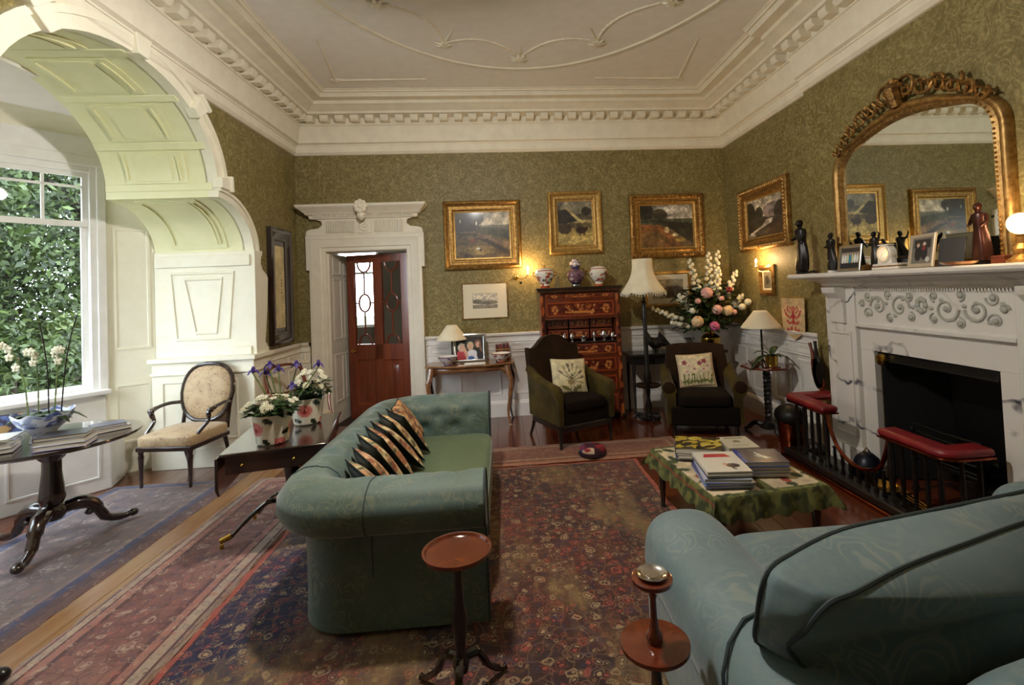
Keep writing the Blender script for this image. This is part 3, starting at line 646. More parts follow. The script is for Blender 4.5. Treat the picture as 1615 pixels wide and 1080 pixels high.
# ------------------------------------------------------------- rugs
def rug(name, label, x0, x1, y0, y1, z, pal, fs=9, border=None, rz=0, worn=None, th=.008, wrinkle=.002, abrash=None, shape=None):
    hx, hy = (x1-x0)/2, (y1-y0)/2; t = NT(name+'_weave'); co = t.coord()
    sx = t.add('ShaderNodeSeparateXYZ'); t.l.new(t.tc.outputs['Object'], sx.inputs[0])
    w_ = t.add('ShaderNodeTexNoise'); w_.inputs['Scale'].default_value = fs*1.1; w_.inputs['Detail'].default_value = 3; t.l.new(co, w_.inputs['Vector'])
    ad = t.add('ShaderNodeVectorMath', operation='MULTIPLY_ADD'); t.l.new(w_.outputs['Color'], ad.inputs[0]); ad.inputs[1].default_value = (.75/fs,)*3; t.l.new(co, ad.inputs[2]); co = ad.outputs[0]
    v1 = t.voro(fs, 'F1', co, rnd=.45); v2 = t.voro(fs*2.3, 'F1', co, rnd=.8); cc = t.voro(fs, 'F1', co, 'Color', rnd=.45); c2 = t.voro(fs*2.3, 'F1', co, 'Color', rnd=.8)
    sep = t.add('ShaderNodeSeparateColor'); t.l.new(cc, sep.inputs[0]); sep2 = t.add('ShaderNodeSeparateColor'); t.l.new(c2, sep2.inputs[0])
    n = t.noise(.9, 3); base = t.mix(t.g(n, .42, .6), pal['a'], pal['b'])
    if abrash: base = t.mix(t.g(sx.outputs[0], abrash[0]+.001, abrash[0]) if False else t.ramp(t.math('ADD', t.math('MULTIPLY', sx.outputs[0], .5), .5), [(abrash[0], (1, 1, 1, 1)), (abrash[1], (0, 0, 0, 1))]), base, abrash[2])
    dots = t.ramp(v2, [(0, (1, 1, 1, 1)), (.2, (1, 1, 1, 1)), (.3, (0, 0, 0, 1)), (.42, (0, 0, 0, 1)), (.50, (.7, .7, .7, 1)), (.58, (0, 0, 0, 1))])
    dcol = t.ramp(sep2.outputs[0], [(0, pal['c']), (.3, pal['d']), (.55, pal['e']), (.8, pal['f'])], 'CONSTANT')
    col = t.mix(t.math('MULTIPLY', dots, .75), base, dcol)
    ros = t.ramp(v1, [(0, (1, 1, 1, 1)), (.13, (1, 1, 1, 1)), (.17, (0, 0, 0, 1)), (.22, (0, 0, 0, 1)), (.26, (.8, .8, .8, 1)), (.31, (.8, .8, .8, 1)), (.35, (0, 0, 0, 1))])
    rcol = t.ramp(sep.outputs[1], [(0, pal['d']), (.35, pal['c']), (.6, pal['e']), (.85, pal['f'])], 'CONSTANT')
    col = t.mix(t.math('MULTIPLY', ros, .7), col, rcol)
    ed = t.voro(fs*.9, 'DISTANCE_TO_EDGE', co, rnd=.6); col = t.mix(t.math('MULTIPLY', t.ramp(ed, [(0, (1, 1, 1, 1)), (.025, (1, 1, 1, 1)), (.045, (0, 0, 0, 1))]), .5), col, pal['f'])
    if worn:
        wn = t.noise(1.3, 5, .65, co=t.coord((1.6, .7, 1), kind='Object')); col = t.mix(t.math('MULTIPLY', t.g(wn, worn[0], worn[0]+.12), worn[1]), col, worn[2])
    if border:
        ax = t.math('SUBTRACT', hx, t.math('ABSOLUTE', sx.outputs[0])); ay = t.math('SUBTRACT', hy, t.math('ABSOLUTE', sx.outputs[1]))
        dd = t.math('MULTIPLY', t.math('MINIMUM', ax, ay), 1.0/border[0])
        bc = t.ramp(dd, [(p, c) for p, c in border[1]], 'CONSTANT'); isb = t.ramp(dd, [(0, (1, 1, 1, 1)), (1, (0, 0, 0, 1))], 'CONSTANT')
        bcol = t.mix(t.math('MULTIPLY', dots, .65), bc, dcol); bcol = t.mix(t.math('MULTIPLY', ros, .35), bcol, rcol); col = t.mix(isb, col, bcol)
    col = t.mix(t.math('MULTIPLY', t.noise(60, 4, .7), .35), col, pal['a'])
    m = t.fin(col, .95, 0, t.noise(220, 3), .5, .004, 0, .2)
    nx, ny = max(8, int(hx*24)), max(8, int(hy*24)); r_ = vnoise(ny+1, nx+1, 5, len(name)+int(fs))
    q = random.Random(len(label)); wob = [q.uniform(-.012, .012) for _ in range(ny+1)]; wob2 = [q.uniform(-.012, .012) for _ in range(nx+1)]
    g = []
    for i in range(nx+1):
        row = []
        for j in range(ny+1):
            u, v = i/nx, j/ny; X = -hx+2*hx*u; Y = -hy+2*hy*v
            if i in (0, nx): X += wob[j]
            if j in (0, ny): Y += wob2[i]
            e = 0 if (i in (0, nx) or j in (0, ny)) else 1
            row.append((X, Y, th*e+wrinkle*e*2*r_[j, i]))
        g.append(row)
    mb = MB().grid(g); o = mb.build(name, m, None)
    o.location = ((x0+x1)/2, (y0+y1)/2, z); o.rotation_euler = (0, 0, rz); tag(o, label, 'rug'); return o
palM = dict(a=(58, 38, 38), b=(92, 50, 44), c=(178, 84, 72), d=(196, 172, 132), e=(50, 54, 88), f=(130, 98, 72))
rug('oriental_rug', 'large dark red and navy patterned rug between the two sofas, worn tan in places', -1.66, 1.22, -.9, 4.76, .001, palM, 11,
    (.05, [(0, (168, 82, 68)), (.8, (60, 34, 36))]), worn=(.50, .6, (150, 126, 84)), abrash=(-.18, .12, (24, 30, 70)))
palR = dict(a=(122, 84, 82), b=(144, 108, 98), c=(176, 104, 94), d=(202, 182, 160), e=(70, 70, 96), f=(84, 54, 54))
rug('runner_rug', 'faded pink and brown runner rug along the left of the teal sofa', -2.38, -1.68, .2, 4.95, .001, palR, 10,
    (.17, [(0, (150, 132, 118)), (.12, (90, 62, 62)), (.2, (176, 160, 142)), (.5, (92, 64, 62)), (.58, (168, 120, 108)), (.85, (84, 58, 60))]), wrinkle=.003)
palB = dict(a=(98, 86, 88), b=(122, 110, 110), c=(138, 104, 96), d=(170, 160, 152), e=(72, 78, 100), f=(70, 60, 64))
rug('bay_rug', 'crumpled grey-mauve rug with a blue border in the window bay', -3.72, -2.56, 1.8, 5.0, .001, palB, 7,
    (.30, [(0, (110, 84, 82)), (.16, (90, 70, 74)), (.3, (58, 70, 108)), (.5, (132, 116, 112)), (.6, (112, 98, 96))]), wrinkle=.016)
palH = dict(a=(124, 78, 64), b=(142, 96, 76), c=(170, 120, 98), d=(180, 156, 124), e=(92, 66, 60), f=(110, 70, 58))
rug('hearth_runner', 'pinkish brown runner rug in front of the two olive armchairs', -.35, 1.78, 4.80, 5.36, .001, palH, 12,
    (.12, [(0, (168, 122, 98)), (.4, (120, 72, 60)), (.7, (170, 140, 108))]), wrinkle=.004)
# ------------------------------------------------------------- the teal chesterfield
def smooth_path(corners, rad, step=.04):
    P = [Vector(p) for p in corners]; out = []
    for i in range(len(P)):
        if i in (0, len(P)-1): out.append(P[i]); continue
        a = (P[i-1]-P[i]).normalized(); b = (P[i+1]-P[i]).normalized(); s0 = P[i]+a*rad; s1 = P[i]+b*rad
        for k in range(9): t = k/8; out.append((1-t)**2*s0+2*t*(1-t)*P[i]+t*t*s1)
    res = [out[0]]
    for a, b in zip(out[:-1], out[1:]):
        n = max(1, int((b-a).length/step))
        for k in range(1, n+1): res.append(a+(b-a)*k/n)
    return res
sofa = thing('chesterfield_sofa', 'teal green damask chesterfield sofa with rolled arms and a row of cushions', 'sofa', (-.62, 3.55, .014))
SO = Vector((-.62, 3.55))
# path: inner face line, from near arm front end round the back to the far arm front end (world XY)
pth = smooth_path([(-.16, 2.73), (-.93, 2.74), (-.93, 4.42), (-.20, 4.42)], .10)
def sweep(prof, path, tuft=None, seed=1, name='back_and_arms', mat='sofa_teal', off=0, zscale=None):
    q = random.Random(seed); P = []; s_ = 0
    Lt = sum((b-a).length for a, b in zip(path[:-1], path[1:])); 
    for i, p in enumerate(path):
        a = path[max(i-1, 0)]; b = path[min(i+1, len(path)-1)]; t = (b-a).normalized(); n = Vector((-t.y, t.x))  # outward
        if i: s_ += (p-path[i-1]).length
        row = []
        acc = 0
        for j, (o, z) in enumerate(prof):
            if j: acc += math.hypot(o-prof[j-1][0], z-prof[j-1][1])
            dd = 0
            if tuft:
                for (ts, ta, dep, rr) in tuft:
                    e = ((s_-ts)**2+(acc-ta)**2)/rr**2
                    if e < 9: dd += dep*math.exp(-e)
                    # pleat running up from each button
                    if abs(s_-ts) < .05 and acc > ta: dd += dep*.35*math.exp(-((s_-ts)/.014)**2)*math.exp(-((acc-ta)/.12)**2)
            jn = max(j-1, 0); jm = min(j+1, len(prof)-1); pt = Vector((prof[jm][0]-prof[jn][0], prof[jm][1]-prof[jn][1])); pt = pt.normalized() if pt.length else Vector((0, 1))
            nn = Vector((-pt.y, pt.x))      # surface normal in profile plane (towards the seat / up / out)
            zz = z
            w = p+n*(o+off-dd*(-nn.x) if False else o+off+(-dd)*nn.x)
            row.append((w.x-SO.x, w.y-SO.y, zz-dd*nn.y))
        P.append(row)
    return P
raw = [(0, .36), (0, .48), (-.01, .58), (.0, .655), (.03, .71), (.08, .75), (.14, .765), (.20, .755), (.27, .72), (.315, .66), (.32, .60), (.295, .545), (.245, .515), (.19, .50), (.185, .45), (.18, .30), (.18, .12), (.185, .02)]
dense = []
for a, b in zip(raw[:-1], raw[1:]):
    n = max(1, int(math.hypot(b[0]-a[0], b[1]-a[1])/.022))
    for k in range(n): dense.append((a[0]+(b[0]-a[0])*k/n, a[1]+(b[1]-a[1])*k/n))
dense.append(raw[-1])
Ltot = sum((b-a).length for a, b in zip(pth[:-1], pth[1:]))
tf = []
s_ = .12; k = 0
while s_ < Ltot-.08:
    deep = .036 if s_ > Ltot-.85 else .022
    tf.append((s_, .24 if k % 2 else .14, deep, .045)); tf.append((s_, .47 if k % 2 else .40, deep*.7, .05)); s_ += .135; k += 1
P = sweep(dense, pth, tf)
mb = MB().grid(P)
for r_, rev in ((P[0], 1), (P[-1], 0)):      # padded front scrolls closing the arm ends
    c = Vector((sum(p[0] for p in r_)/len(r_), sum(p[1] for p in r_)/len(r_), sum(p[2] for p in r_)/len(r_)))
b0 = len(mb.v)
me_arm = mb.build('back_and_arms', 'sofa_teal', sofa, ang=80)
for idx, (r_, sg) in enumerate(((P[0], 1), (P[-1], 1))):
    m_ = MB(); pts = [(p[1], p[2]) for p in r_]; x0 = r_[0][0]
    m_.prism(pts, x0-.01, x0+.022, 'yz'); m_.build('arm_front', 'sofa_teal', sofa, bevel=.012, ang=50)
    bead = MB().tube([(x0+.024, y, z) for y, z in pts], .006, 6); bead.build('arm_piping', 'piping', sofa)
# base, seat
MB().box(-.42, .455, -.92, 1.0, .04, .28).build('base', 'sofa_teal', sofa, bevel=.02)
def rbox(x0, x1, y0, y1, z0, z1, r=.04, puff=.02, n=10):
    """cushion-like block with rounded edges and a crowned top"""
    g = []
    cx, cy, cz = (x0+x1)/2, (y0+y1)/2, (z0+z1)/2; hx, hy, hz = (x1-x0)/2, (y1-y0)/2, (z1-z0)/2
    mb = MB(); e = 6.0
    U = np.linspace(0, 2*PI, 48, endpoint=False); V = np.linspace(-PI/2, PI/2, 17)
    def sp(c, p): return math.copysign(abs(c)**p, c)
    for u in U:
        row = []
        for v in V:
            x = sp(math.cos(v), .22)*sp(math.cos(u), .22); y = sp(math.cos(v), .22)*sp(math.sin(u), .22); z = sp(math.sin(v), .35)
            bul = puff*(1-x*x)*(1-y*y)*(1 if z > 0 else .3)
            row.append((cx+hx*x, cy+hy*y, cz+hz*z+math.copysign(bul, z)))
        g.append(row)
    return mb.grid(g, wu=True)
rbox(-.33, .475, -.79, .88, .24, .455, puff=.02).build('seat_cushion', 'sofa_seat', sofa, ang=80)
for (a, b_) in ((-.36, -.84), (.40, -.84), (-.36, .95), (.40, .95)): MB().lathe([(.02, 0), (.03, .01), (.026, .06), (.03, .1)], 12, (a, b_, -.002)).build('bun_foot', 'black', sofa)
for xx in (-.38, -.08): 
    j = min(range(len(pth)), key=lambda i: abs(pth[i].x-(SO.x+xx))+ (10 if pth[i].y > 3.2 else 0)); MB().tube([Vector(p)+Vector((0, 0, .0015)) for p in P[j][8:44]], .0035, 5).build('arm_seam', 'piping', sofa)
# scatter cushions
def pillow(w, h, t, n=18, pinch=.10):
    F = []; Bk = []
    for i in range(n+1):
        rf = []; rb = []
        for j in range(n+1):
            u, v = 2*i/n-1, 2*j/n-1
            k = (1-u*u)*(1-v*v); th = t/2*(k**.42)
            sx = 1-pinch*(1-abs(v)**2)*.5*abs(u)**2; sz = 1-pinch*(1-abs(u)**2)*.5*abs(v)**2
            x, z = u*w/2*sx, h/2+v*h/2*sz
            rf.append((x, -th, z)); rb.append((x, th, z))
        F.append(rf); Bk.append(rb)
    return F, Bk
def cushion(name, label, w, h, t, cv, loc, rot, group=None, backmat='cushback', frontmat='wool', flipfront=False, pipe=None):
    r = thing(name, label, 'cushion', loc, 0, group); r.rotation_euler = rot
    F, Bk = pillow(w, h, t); nn = len(F)-1
    A, Z = (Bk, F) if flipfront else (F, Bk)
    def fn(g):
        arr = np.array(g)
        def f(u, v):
            x = u*nn; y = v*nn; i = min(int(x), nn-1); j = min(int(y), nn-1); a, b = x-i, y-j
            return tuple((arr[i, j]*(1-a)*(1-b)+arr[i+1, j]*a*(1-b)+arr[i, j+1]*(1-a)*b+arr[i+1, j+1]*a*b))
        return f
    painted('embroidered_front', cv, fn(A), r, frontmat, 54, 54)
    MB().grid(Z).build('back_cover', backmat, r)
    E = [F[i][0] for i in range(nn)]+[F[nn][j] for j in range(nn)]+[F[nn-i][nn] for i in range(nn)]+[F[0][nn-j] for j in range(nn)]
    MB().tube(E, .004, 6, True).build('edge_cord', pipe or backmat, r); return r
def floral(seed, bg=(202, 186, 140), warm=True):
    c = Cv(54, 54, bg); cols = [(140, 74, 54), (168, 122, 84), (104, 62, 50), (190, 172, 128), (84, 92, 68)] if warm else [(150, 112, 70), (96, 108, 72), (200, 176, 120), (170, 90, 60)]
    c.dabs(40, (.0, .0, 1, 1), .09, cols, seed, .75); c.dabs(60, (0, 0, 1, 1), .03, [(70, 84, 58), (226, 210, 164), (140, 60, 44)], seed+5, .8); c.noise(16, .10, seed); return c
cl = [  # y, size, lean, tint, label
 (2.93, .34, 'small floral cushion nearest the rolled near arm of the teal sofa', 11, (190, 160, 120)),
 (3.06, .38, 'second cushion from the near arm, rose and cream pattern, dark back', 12, (196, 150, 110)),
 (3.19, .42, 'plump plain dark green backed cushion third from the near arm', 13, (206, 182, 130)),
 (3.33, .42, 'fourth cushion from the near arm, red and gold pattern with a pointed corner', 14, (170, 110, 74)),
 (3.50, .42, 'fifth cushion from the near arm, cream and rust pattern', 15, (200, 178, 130)),
 (3.66, .42, 'third cushion from the far end of the row, cream floral with a dark back', 16, (202, 176, 124)),
 (3.82, .40, 'second cushion from the far end of the row, gold leaf pattern', 17, (204, 168, 112)),
 (3.99, .42, 'farthest cushion of the row, red and cream floral face in full view', 18, (196, 150, 98))]
ys = (2.90, 3.05, 3.24, 3.43, 3.62, 3.79, 3.95, 4.13)
for i, (_y, s_, lb, sd, bg) in enumerate(cl):
    q = random.Random(sd); s_ = (.32, .34, .37, .37, .38, .38, .36, .38)[i]
    c = cushion('scatter_cushion', lb, s_, s_, .10, floral(sd, bg), (-.70+q.uniform(-.02, .01), ys[i], .50), (math.radians(-35+q.uniform(-4, 4)), 0, math.radians(90+(30 if i < 7 else 6)+q.uniform(-4, 4))), 'scatter cushions on the teal sofa')
# ------------------------------------------------------------- blue sofa in the right foreground
b = thing('blue_sofa', 'pale blue damask sofa with piped loose back cushion in the right foreground', 'sofa', (1.45, 1.75, .012))
OB = Vector((1.45, 1.75, 0))
def bl(pts): return [tuple(Vector(p)-OB) for p in pts]
def arm(xa, name='arm'):
    """rolled arm swept front to back"""
    g = []
    for (y, zs, w) in ((2.33, .10, .05), (2.335, .42, .11), (2.32, .60, .16), (2.26, .96, .20), (2.16, 1.0, .205), (1.95, 1.0, .205), (1.75, .985, .20), (1.5, .98, .20), (1.28, 1.0, .20), (1.10, 1.0, .20)):
        row = []
        f = {2.33: .15, 2.335: .6, 2.32: .85, 2.26: .97}.get(y, 1)
        for k in range(20):
            a = 2*PI*k/20; ca, sa = math.cos(a), math.sin(a)
            x = xa+math.copysign(abs(ca)**.75, ca)*(.20*f+(.01 if sa < 0 else 0)); z = .475+math.copysign(abs(sa)**.8, sa)*.20*f
            if sa > 0: z = .455+.185*sa**.85*f
            row.append((x-OB.x, y-OB.y, z))
        g.append(row)
    mb = MB().grid(g, wv=True); n_ = len(mb.v); mb.f.append(tuple(range(20))); mb.f.append(tuple(range(n_-20, n_))[::-1])
    return mb.build(name, 'sofa_blue', b, ang=85, sub=1)
arm(.79); arm(2.55)
for xa in (.79, 2.55):
    MB().box(xa-.185-OB.x, xa+.185-OB.x, 1.12-OB.y, 2.28-OB.y, .03, .50).build('arm_skirt', 'sofa_blue', b, bevel=.03)
MB().tube(bl([(.585, 1.40, .44), (.592, 1.42, .54), (.63, 1.455, .60), (.70, 1.50, .635), (.80, 1.53, .643), (.92, 1.53, .62)]), .006, 6).build('arm_piping', 'piping', b)
MB().box(.62-OB.x, 2.72-OB.x, .98-OB.y, 1.22-OB.y, .03, .60).build('back_frame', 'sofa_blue', b, bevel=.05, sub=0)
MB().box(.9-OB.x, 2.45-OB.x, 1.15-OB.y, 2.22-OB.y, .03, .34).build('seat_base', 'sofa_blue', b, bevel=.03)
rbox(1.0-OB.x, 1.74-OB.x, 1.4-OB.y, 2.34-OB.y, .30, .48).build('seat_cushion', 'sofa_blue', b, ang=80)
rbox(1.74-OB.x, 2.44-OB.x, 1.4-OB.y, 2.34-OB.y, .30, .48).build('seat_cushion', 'sofa_blue', b, ang=80)
# back roll with piping, low behind the cushion
rr = spline(bl([(.98, .93, .48), (1.0, .98, .60), (1.08, 1.0, .655), (1.25, 1.02, .68), (1.6, 1.05, .69), (2.2, 1.10, .70), (2.75, 1.12, .70)]), 5)
MB().tube(rr, [.05, .085, .11]+[.12]*(len(rr)-3), 14).build('back_roll', 'sofa_blue', b)
MB().tube([Vector(p)+Vector((0, -.085, .085)) for p in rr[3:]], .006, 6).build('back_piping', 'piping', b)
# big boxed loose cushion leaning back: front edge and rear edge loops in world space
fe = [(.70, 1.40, .63), (.66, 1.33, .76), (.69, 1.32, .88), (.80, 1.37, .90), (1.0, 1.44, .915), (1.27, 1.475, .925), (1.55, 1.50, .94), (1.85, 1.54, .95), (2.2, 1.58, .96), (2.55, 1.62, .94), (2.60, 1.64, .85), (2.58, 1.74, .5), (1.6, 1.66, .48), (.95, 1.56, .50)]
re = [(.74, 1.30, .665), (.735, 1.22, .79), (.78, 1.19, .87), (.86, 1.20, .885), (1.05, 1.26, .90), (1.30, 1.33, .905), (1.60, 1.41, .91), (1.95, 1.46, .92), (2.25, 1.50, .92), (2.58, 1.52, .90), (2.66, 1.53, .82), (2.64, 1.53, .55), (1.7, 1.40, .50), (1.0, 1.26, .52)]
def loop(pts, n=5):
    P_ = [Vector(p) for p in pts]; N_ = len(P_); out = []
    for i in range(N_):
        a, b_, c, d = P_[i-1], P_[i], P_[(i+1) % N_], P_[(i+2) % N_]
        for k in range(n):
            t = k/n; out.append(.5*((2*b_)+(c-a)*t+(2*a-5*b_+4*c-d)*t*t+(3*b_-a-3*c+d)*t**3)-OB)
    return out
LF, LR = loop(fe), loop(re); nl = len(LF)
cf = sum(LF, Vector())/nl; cr = sum(LR, Vector())/nl
g = []
qn = random.Random(5)
for i in range(nl):
    f_, r_ = LF[i], LR[i]; mid = (f_+r_)/2; out_ = (mid-(cf+cr)/2).normalized(); row = []
    for t in (1.0, .8, .55, .3, .12): row.append(tuple(cf+(f_-cf)*(1-t)+Vector((-.02, .14*(1-(1-t)**2), 0))*1.0 if t < 1 else cf+Vector((-.02, .14, 0))))
    row.append(tuple(f_))
    pk = .008+.006*math.sin(i*1.3)
    for t in (.25, .5, .75): row.append(tuple(f_.lerp(r_, t)+out_*pk*math.sin(PI*t)))
    row.append(tuple(r_))
    for t in (.12, .3, .55, .8, 1.0): row.append(tuple(cr+(r_-cr)*(1-t)+Vector((.02, -.10*(1-(1-t)**2), 0)) if t < 1 else cr+Vector((.02, -.10, 0))))
    g.append(row)
MB().grid(g, wu=True).build('back_cushion', 'sofa_blue', b, ang=85)
MB().tube(LF, .0065, 6, True).build('cushion_piping', 'piping', b); MB().tube(LR, .0065, 6, True).build('cushion_piping', 'piping', b)
# ------------------------------------------------------------- paintings and prints
FR_OGEE = [(0, 0), (0, .035), (.012, .05), (.03, .055), (.045, .042), (.06, .03), (.08, .026), (.09, .032), (.10, .03), (.115, .018), (.12, .012)]
def picture(name, label, cat, w, h, loc, rz, cv, fmat='gold', prof=FR_OGEE, cmat='oil', ornate=0, mount=None, tilt=0, group=None, slip='goldpale', fscale=1.0, glassy=False):
    r = thing(name, label, cat, loc, rz, group); r.rotation_euler = (tilt, 0, rz)
    p = [(a*fscale, d*fscale) for a, d in prof]
    mb = MB().frame(w, h, p, 0, h/2, 0); mb.build('frame', fmat, r, ang=50)
    iw = p[-1][0]
    if ornate:
        m_ = MB(); q = random.Random(int(w*1000))
        per = []
        st = .045
        for (x0, z0, x1, z1) in ((-w/2, 0, w/2, 0), (w/2, 0, w/2, h), (w/2, h, -w/2, h), (-w/2, h, -w/2, 0)):
            L_ = math.hypot(x1-x0, z1-z0); n = int(L_/st)
            for k in range(n): per.append((x0+(x1-x0)*(k+.5)/n, z0+(z1-z0)*(k+.5)/n))
        for (x, z) in per:
            x = x*(1-.05/w*2*.9) if True else x; z = h/2+(z-h/2)*(1-.05/h*2*.9)
            m_.sphere((x, -.052*fscale, z), (.021, .016, .021), 6, 4)
            if ornate > 1: m_.sphere((x+q.uniform(-.012, .012), -.05*fscale, z+q.uniform(-.012, .012)), (.015, .022, .012), 6, 4)
        o = m_.build('frame_ornament', fmat, r, kind='stuff')
    ww, hh = w-2*iw+.004, h-2*iw+.004
    if slip: MB().frame(ww, hh, [(0, .014*fscale), (.02, .009), (.022, .004)], 0, h/2, 0).build('slip', slip, r); ww -= .04; hh -= .04
    MB().box(-w/2+.02, w/2-.02, -.006, -.001, .02, h-.02).build('backing', 'dark', r, smooth=False)
    if mount:
        MB().frame(ww+.01, hh+.01, [(0, .010), (mount, .010), (mount, .007)], 0, h/2, 0).build('mount', mount_m, r); ww -= 2*mount; hh -= 2*mount
    flat('painting' if cmat == 'oil' else 'print', cv, ww+.006, hh+.006, r, y=-.008, cz=h/2, mat=cmat)
    return r
mount_m = simple('ivory_mount', (224, 214, 186), .8)
BY = D-.002
def land1():   # lane and walls under a pale sky
    c = Cv(96, 78, (74, 66, 52)); c.rect(0, 0, 1, .36, (168, 160, 142)); c.ell(.85, .16, .3, .14, (196, 184, 160), al=.8); c.rect(0, .30, 1, .42, (96, 96, 82), .8)
    c.ell(.17, .22, .27, .28, (48, 42, 30)); c.ell(.4, .14, .13, .14, (52, 46, 34)); c.poly([(0, .42), (.45, .42), (1, .55), (1, 1), (0, 1)], (92, 76, 48)); c.poly([(.38, .3), (1, .42), (1, .62), (.6, .5), (.36, .44)], (62, 60, 42))
    c.poly([(0, .5), (.3, .52), (.6, .7), (1, .96), (1, .85), (.66, .64), (.35, .47), (0, .45)], (52, 42, 32)); c.poly([(.3, .55), (.55, .58), (1, .8), (1, .7), (.55, .5)], (104, 84, 66)); c.ell(.45, .84, .3, .1, (132, 112, 66), al=.8)
    c.ell(.32, .62, .05, .035, (120, 50, 40)); c.ell(.42, .80, .035, .025, (226, 220, 204)); c.ell(.46, .83, .02, .025, (40, 34, 30)); c.ell(.4, .25, .012, .05, (220, 214, 200)); c.ell(.1, .2, .012, .04, (210, 204, 190)); return c.noise(9, .14, 3).noise(30, .08, 4)
def land2():   # farmyard with a brown cow by a thatched barn
    c = Cv(64, 72, (150, 132, 84)); c.rect(0, 0, 1, .45, (86, 78, 62)); c.ell(.6, .14, .5, .16, (140, 134, 112), al=.8); c.poly([(.0, .2), (.28, .2), (.62, .46), (0, .55)], (46, 40, 34)); c.poly([(.2, .14), (.3, .16), (.72, .48), (.62, .5)], (176, 160, 110))
    c.ell(.84, .24, .14, .1, (48, 42, 34)); c.rect(0, .52, 1, .62, (92, 80, 54)); c.rect(0, .62, 1, 1, (166, 146, 86)); c.ell(.2, .64, .2, .12, (62, 50, 36)); c.ell(.68, .68, .15, .08, (52, 34, 26)); c.ell(.82, .65, .05, .05, (46, 30, 24)); 
    for x in (.57, .63, .75, .79): c.line([(x, .7), (x, .8)], (44, 30, 24), .012)
    c.ell(.3, .88, .5, .09, (186, 166, 102), al=.7); return c.noise(9, .13, 8).noise(26, .08, 9)
def land3():   # hillside with sheep
    c = Cv(96, 72, (88, 72, 48)); c.rect(0, 0, 1, .36, (164, 158, 146)); c.ell(.6, .12, .3, .1, (206, 198, 184), al=.9); c.ell(.9, .2, .2, .08, (186, 178, 160), al=.8); c.ell(.07, .2, .2, .3, (44, 40, 34)); c.ell(.37, .24, .15, .15, (70, 64, 48)); c.rect(0, .34, 1, .5, (70, 72, 56))
    c.poly([(0, .38), (.4, .42), (1, .95), (1, .45), (.3, .36)], (44, 42, 34)); c.poly([(0, .45), (.42, .48), (.8, 1), (0, 1)], (122, 78, 44)); c.ell(.2, .82, .3, .2, (108, 84, 48), al=.8); c.ell(.5, .6, .045, .07, (180, 162, 120)); c.ell(.66, .72, .055, .04, (196, 178, 138)); c.ell(.75, .84, .1, .05, (146, 122, 62)); return c.noise(8, .15, 21).noise(28, .08, 22)
def land4():   # mountain river
    c = Cv(84, 72, (60, 54, 44)); c.rect(0, 0, 1, .5, (176, 166, 146)); c.ell(.3, .3, .5, .2, (198, 186, 164), al=.7); c.ell(.75, .38, .28, .2, (120, 108, 104)); c.ell(.08, .4, .18, .35, (50, 46, 34)); c.ell(.36, .42, .12, .2, (56, 54, 38)); c.ell(.95, .5, .16, .3, (46, 40, 36)); c.rect(0, .55, 1, 1, (52, 46, 36))
    c.poly([(.55, .6), (.75, .58), (.7, .7), (.35, .82), (.2, 1), (0, 1), (.1, .88), (.45, .72)], (168, 160, 148)); c.ell(.4, .9, .2, .06, (60, 54, 44)); c.ell(.8, .85, .25, .14, (70, 54, 36)); return c.noise(9, .17, 31).noise(30, .08, 33)
picture('oil_painting', 'wide gilt framed landscape of a lane and stone walls, left of the chest of drawers', 'painting', 1.04, .93, (-.26, BY, 1.995), 0, land1(), 'gold', fscale=1.15)
picture('oil_painting', 'upright pale gilt framed farmyard scene with a brown cow, above the tall chest', 'painting', .75, .87, (1.015, BY, 2.15), 0, land2(), 'goldpale', fscale=1.0)
picture('oil_painting', 'ornate gilt framed hillside landscape with sheep, nearest the room corner', 'painting', 1.06, .90, (2.31, BY, 2.05), 0, land3(), 'gold', ornate=2, fscale=1.15)
picture('oil_painting', 'heavy gilt framed mountain river painting on the wall left of the mirror', 'painting', 1.12, .80, (XR-.003, 5.69, 2.06), -PI/2, land4(), 'gold', ornate=1, fscale=1.25)
eng = Cv(60, 48, (214, 206, 184)); eng.rect(0, .0, 1, .5, (206, 198, 178)); eng.ell(.2, .55, .25, .15, (116, 110, 98)); eng.ell(.6, .62, .5, .14, (124, 118, 104)); eng.ell(.45, .46, .12, .09, (150, 144, 130)); eng.rect(0, .78, 1, 1, (140, 132, 116)); eng.noise(14, .1, 5)
FR_THIN = [(0, 0), (0, .014), (.004, .018), (.012, .018), (.016, .01)]
picture('framed_engraving', 'thin framed grey landscape engraving with a wide cream mount above the console table', 'picture', .62, .49, (-.26, BY, 1.32), 0, eng, 'oldgold', FR_THIN, 'print', mount=.135, slip=None)
e2 = Cv(48, 32, (170, 158, 128)); e2.ell(.7, .7, .4, .35, (92, 78, 60)); e2.ell(.2, .6, .3, .12, (140, 128, 100)); e2.noise(8, .1, 6)
picture('framed_watercolour', 'pale framed watercolour half hidden behind the floor lamp and flowers', 'picture', .68, .50, (2.28, BY, 1.37), 0, e2, 'goldpale', [(0, 0), (0, .02), (.02, .03), (.045, .022), (.05, .012)], 'print', mount=.075, slip=None)
e3 = Cv(20, 30, (120, 112, 90)); e3.ell(.5, .5, .25, .3, (72, 66, 56)); e3.noise(6, .1, 2)
picture('small_gilt_picture', 'small gilt framed portrait below the river painting beside the sconce', 'picture', .34, .37, (XR-.003, 5.69, 1.50), -PI/2, e3, 'gold', [(0, 0), (0, .02), (.03, .04), (.06, .02), (.065, .012)], 'print', mount=.03, slip=None)
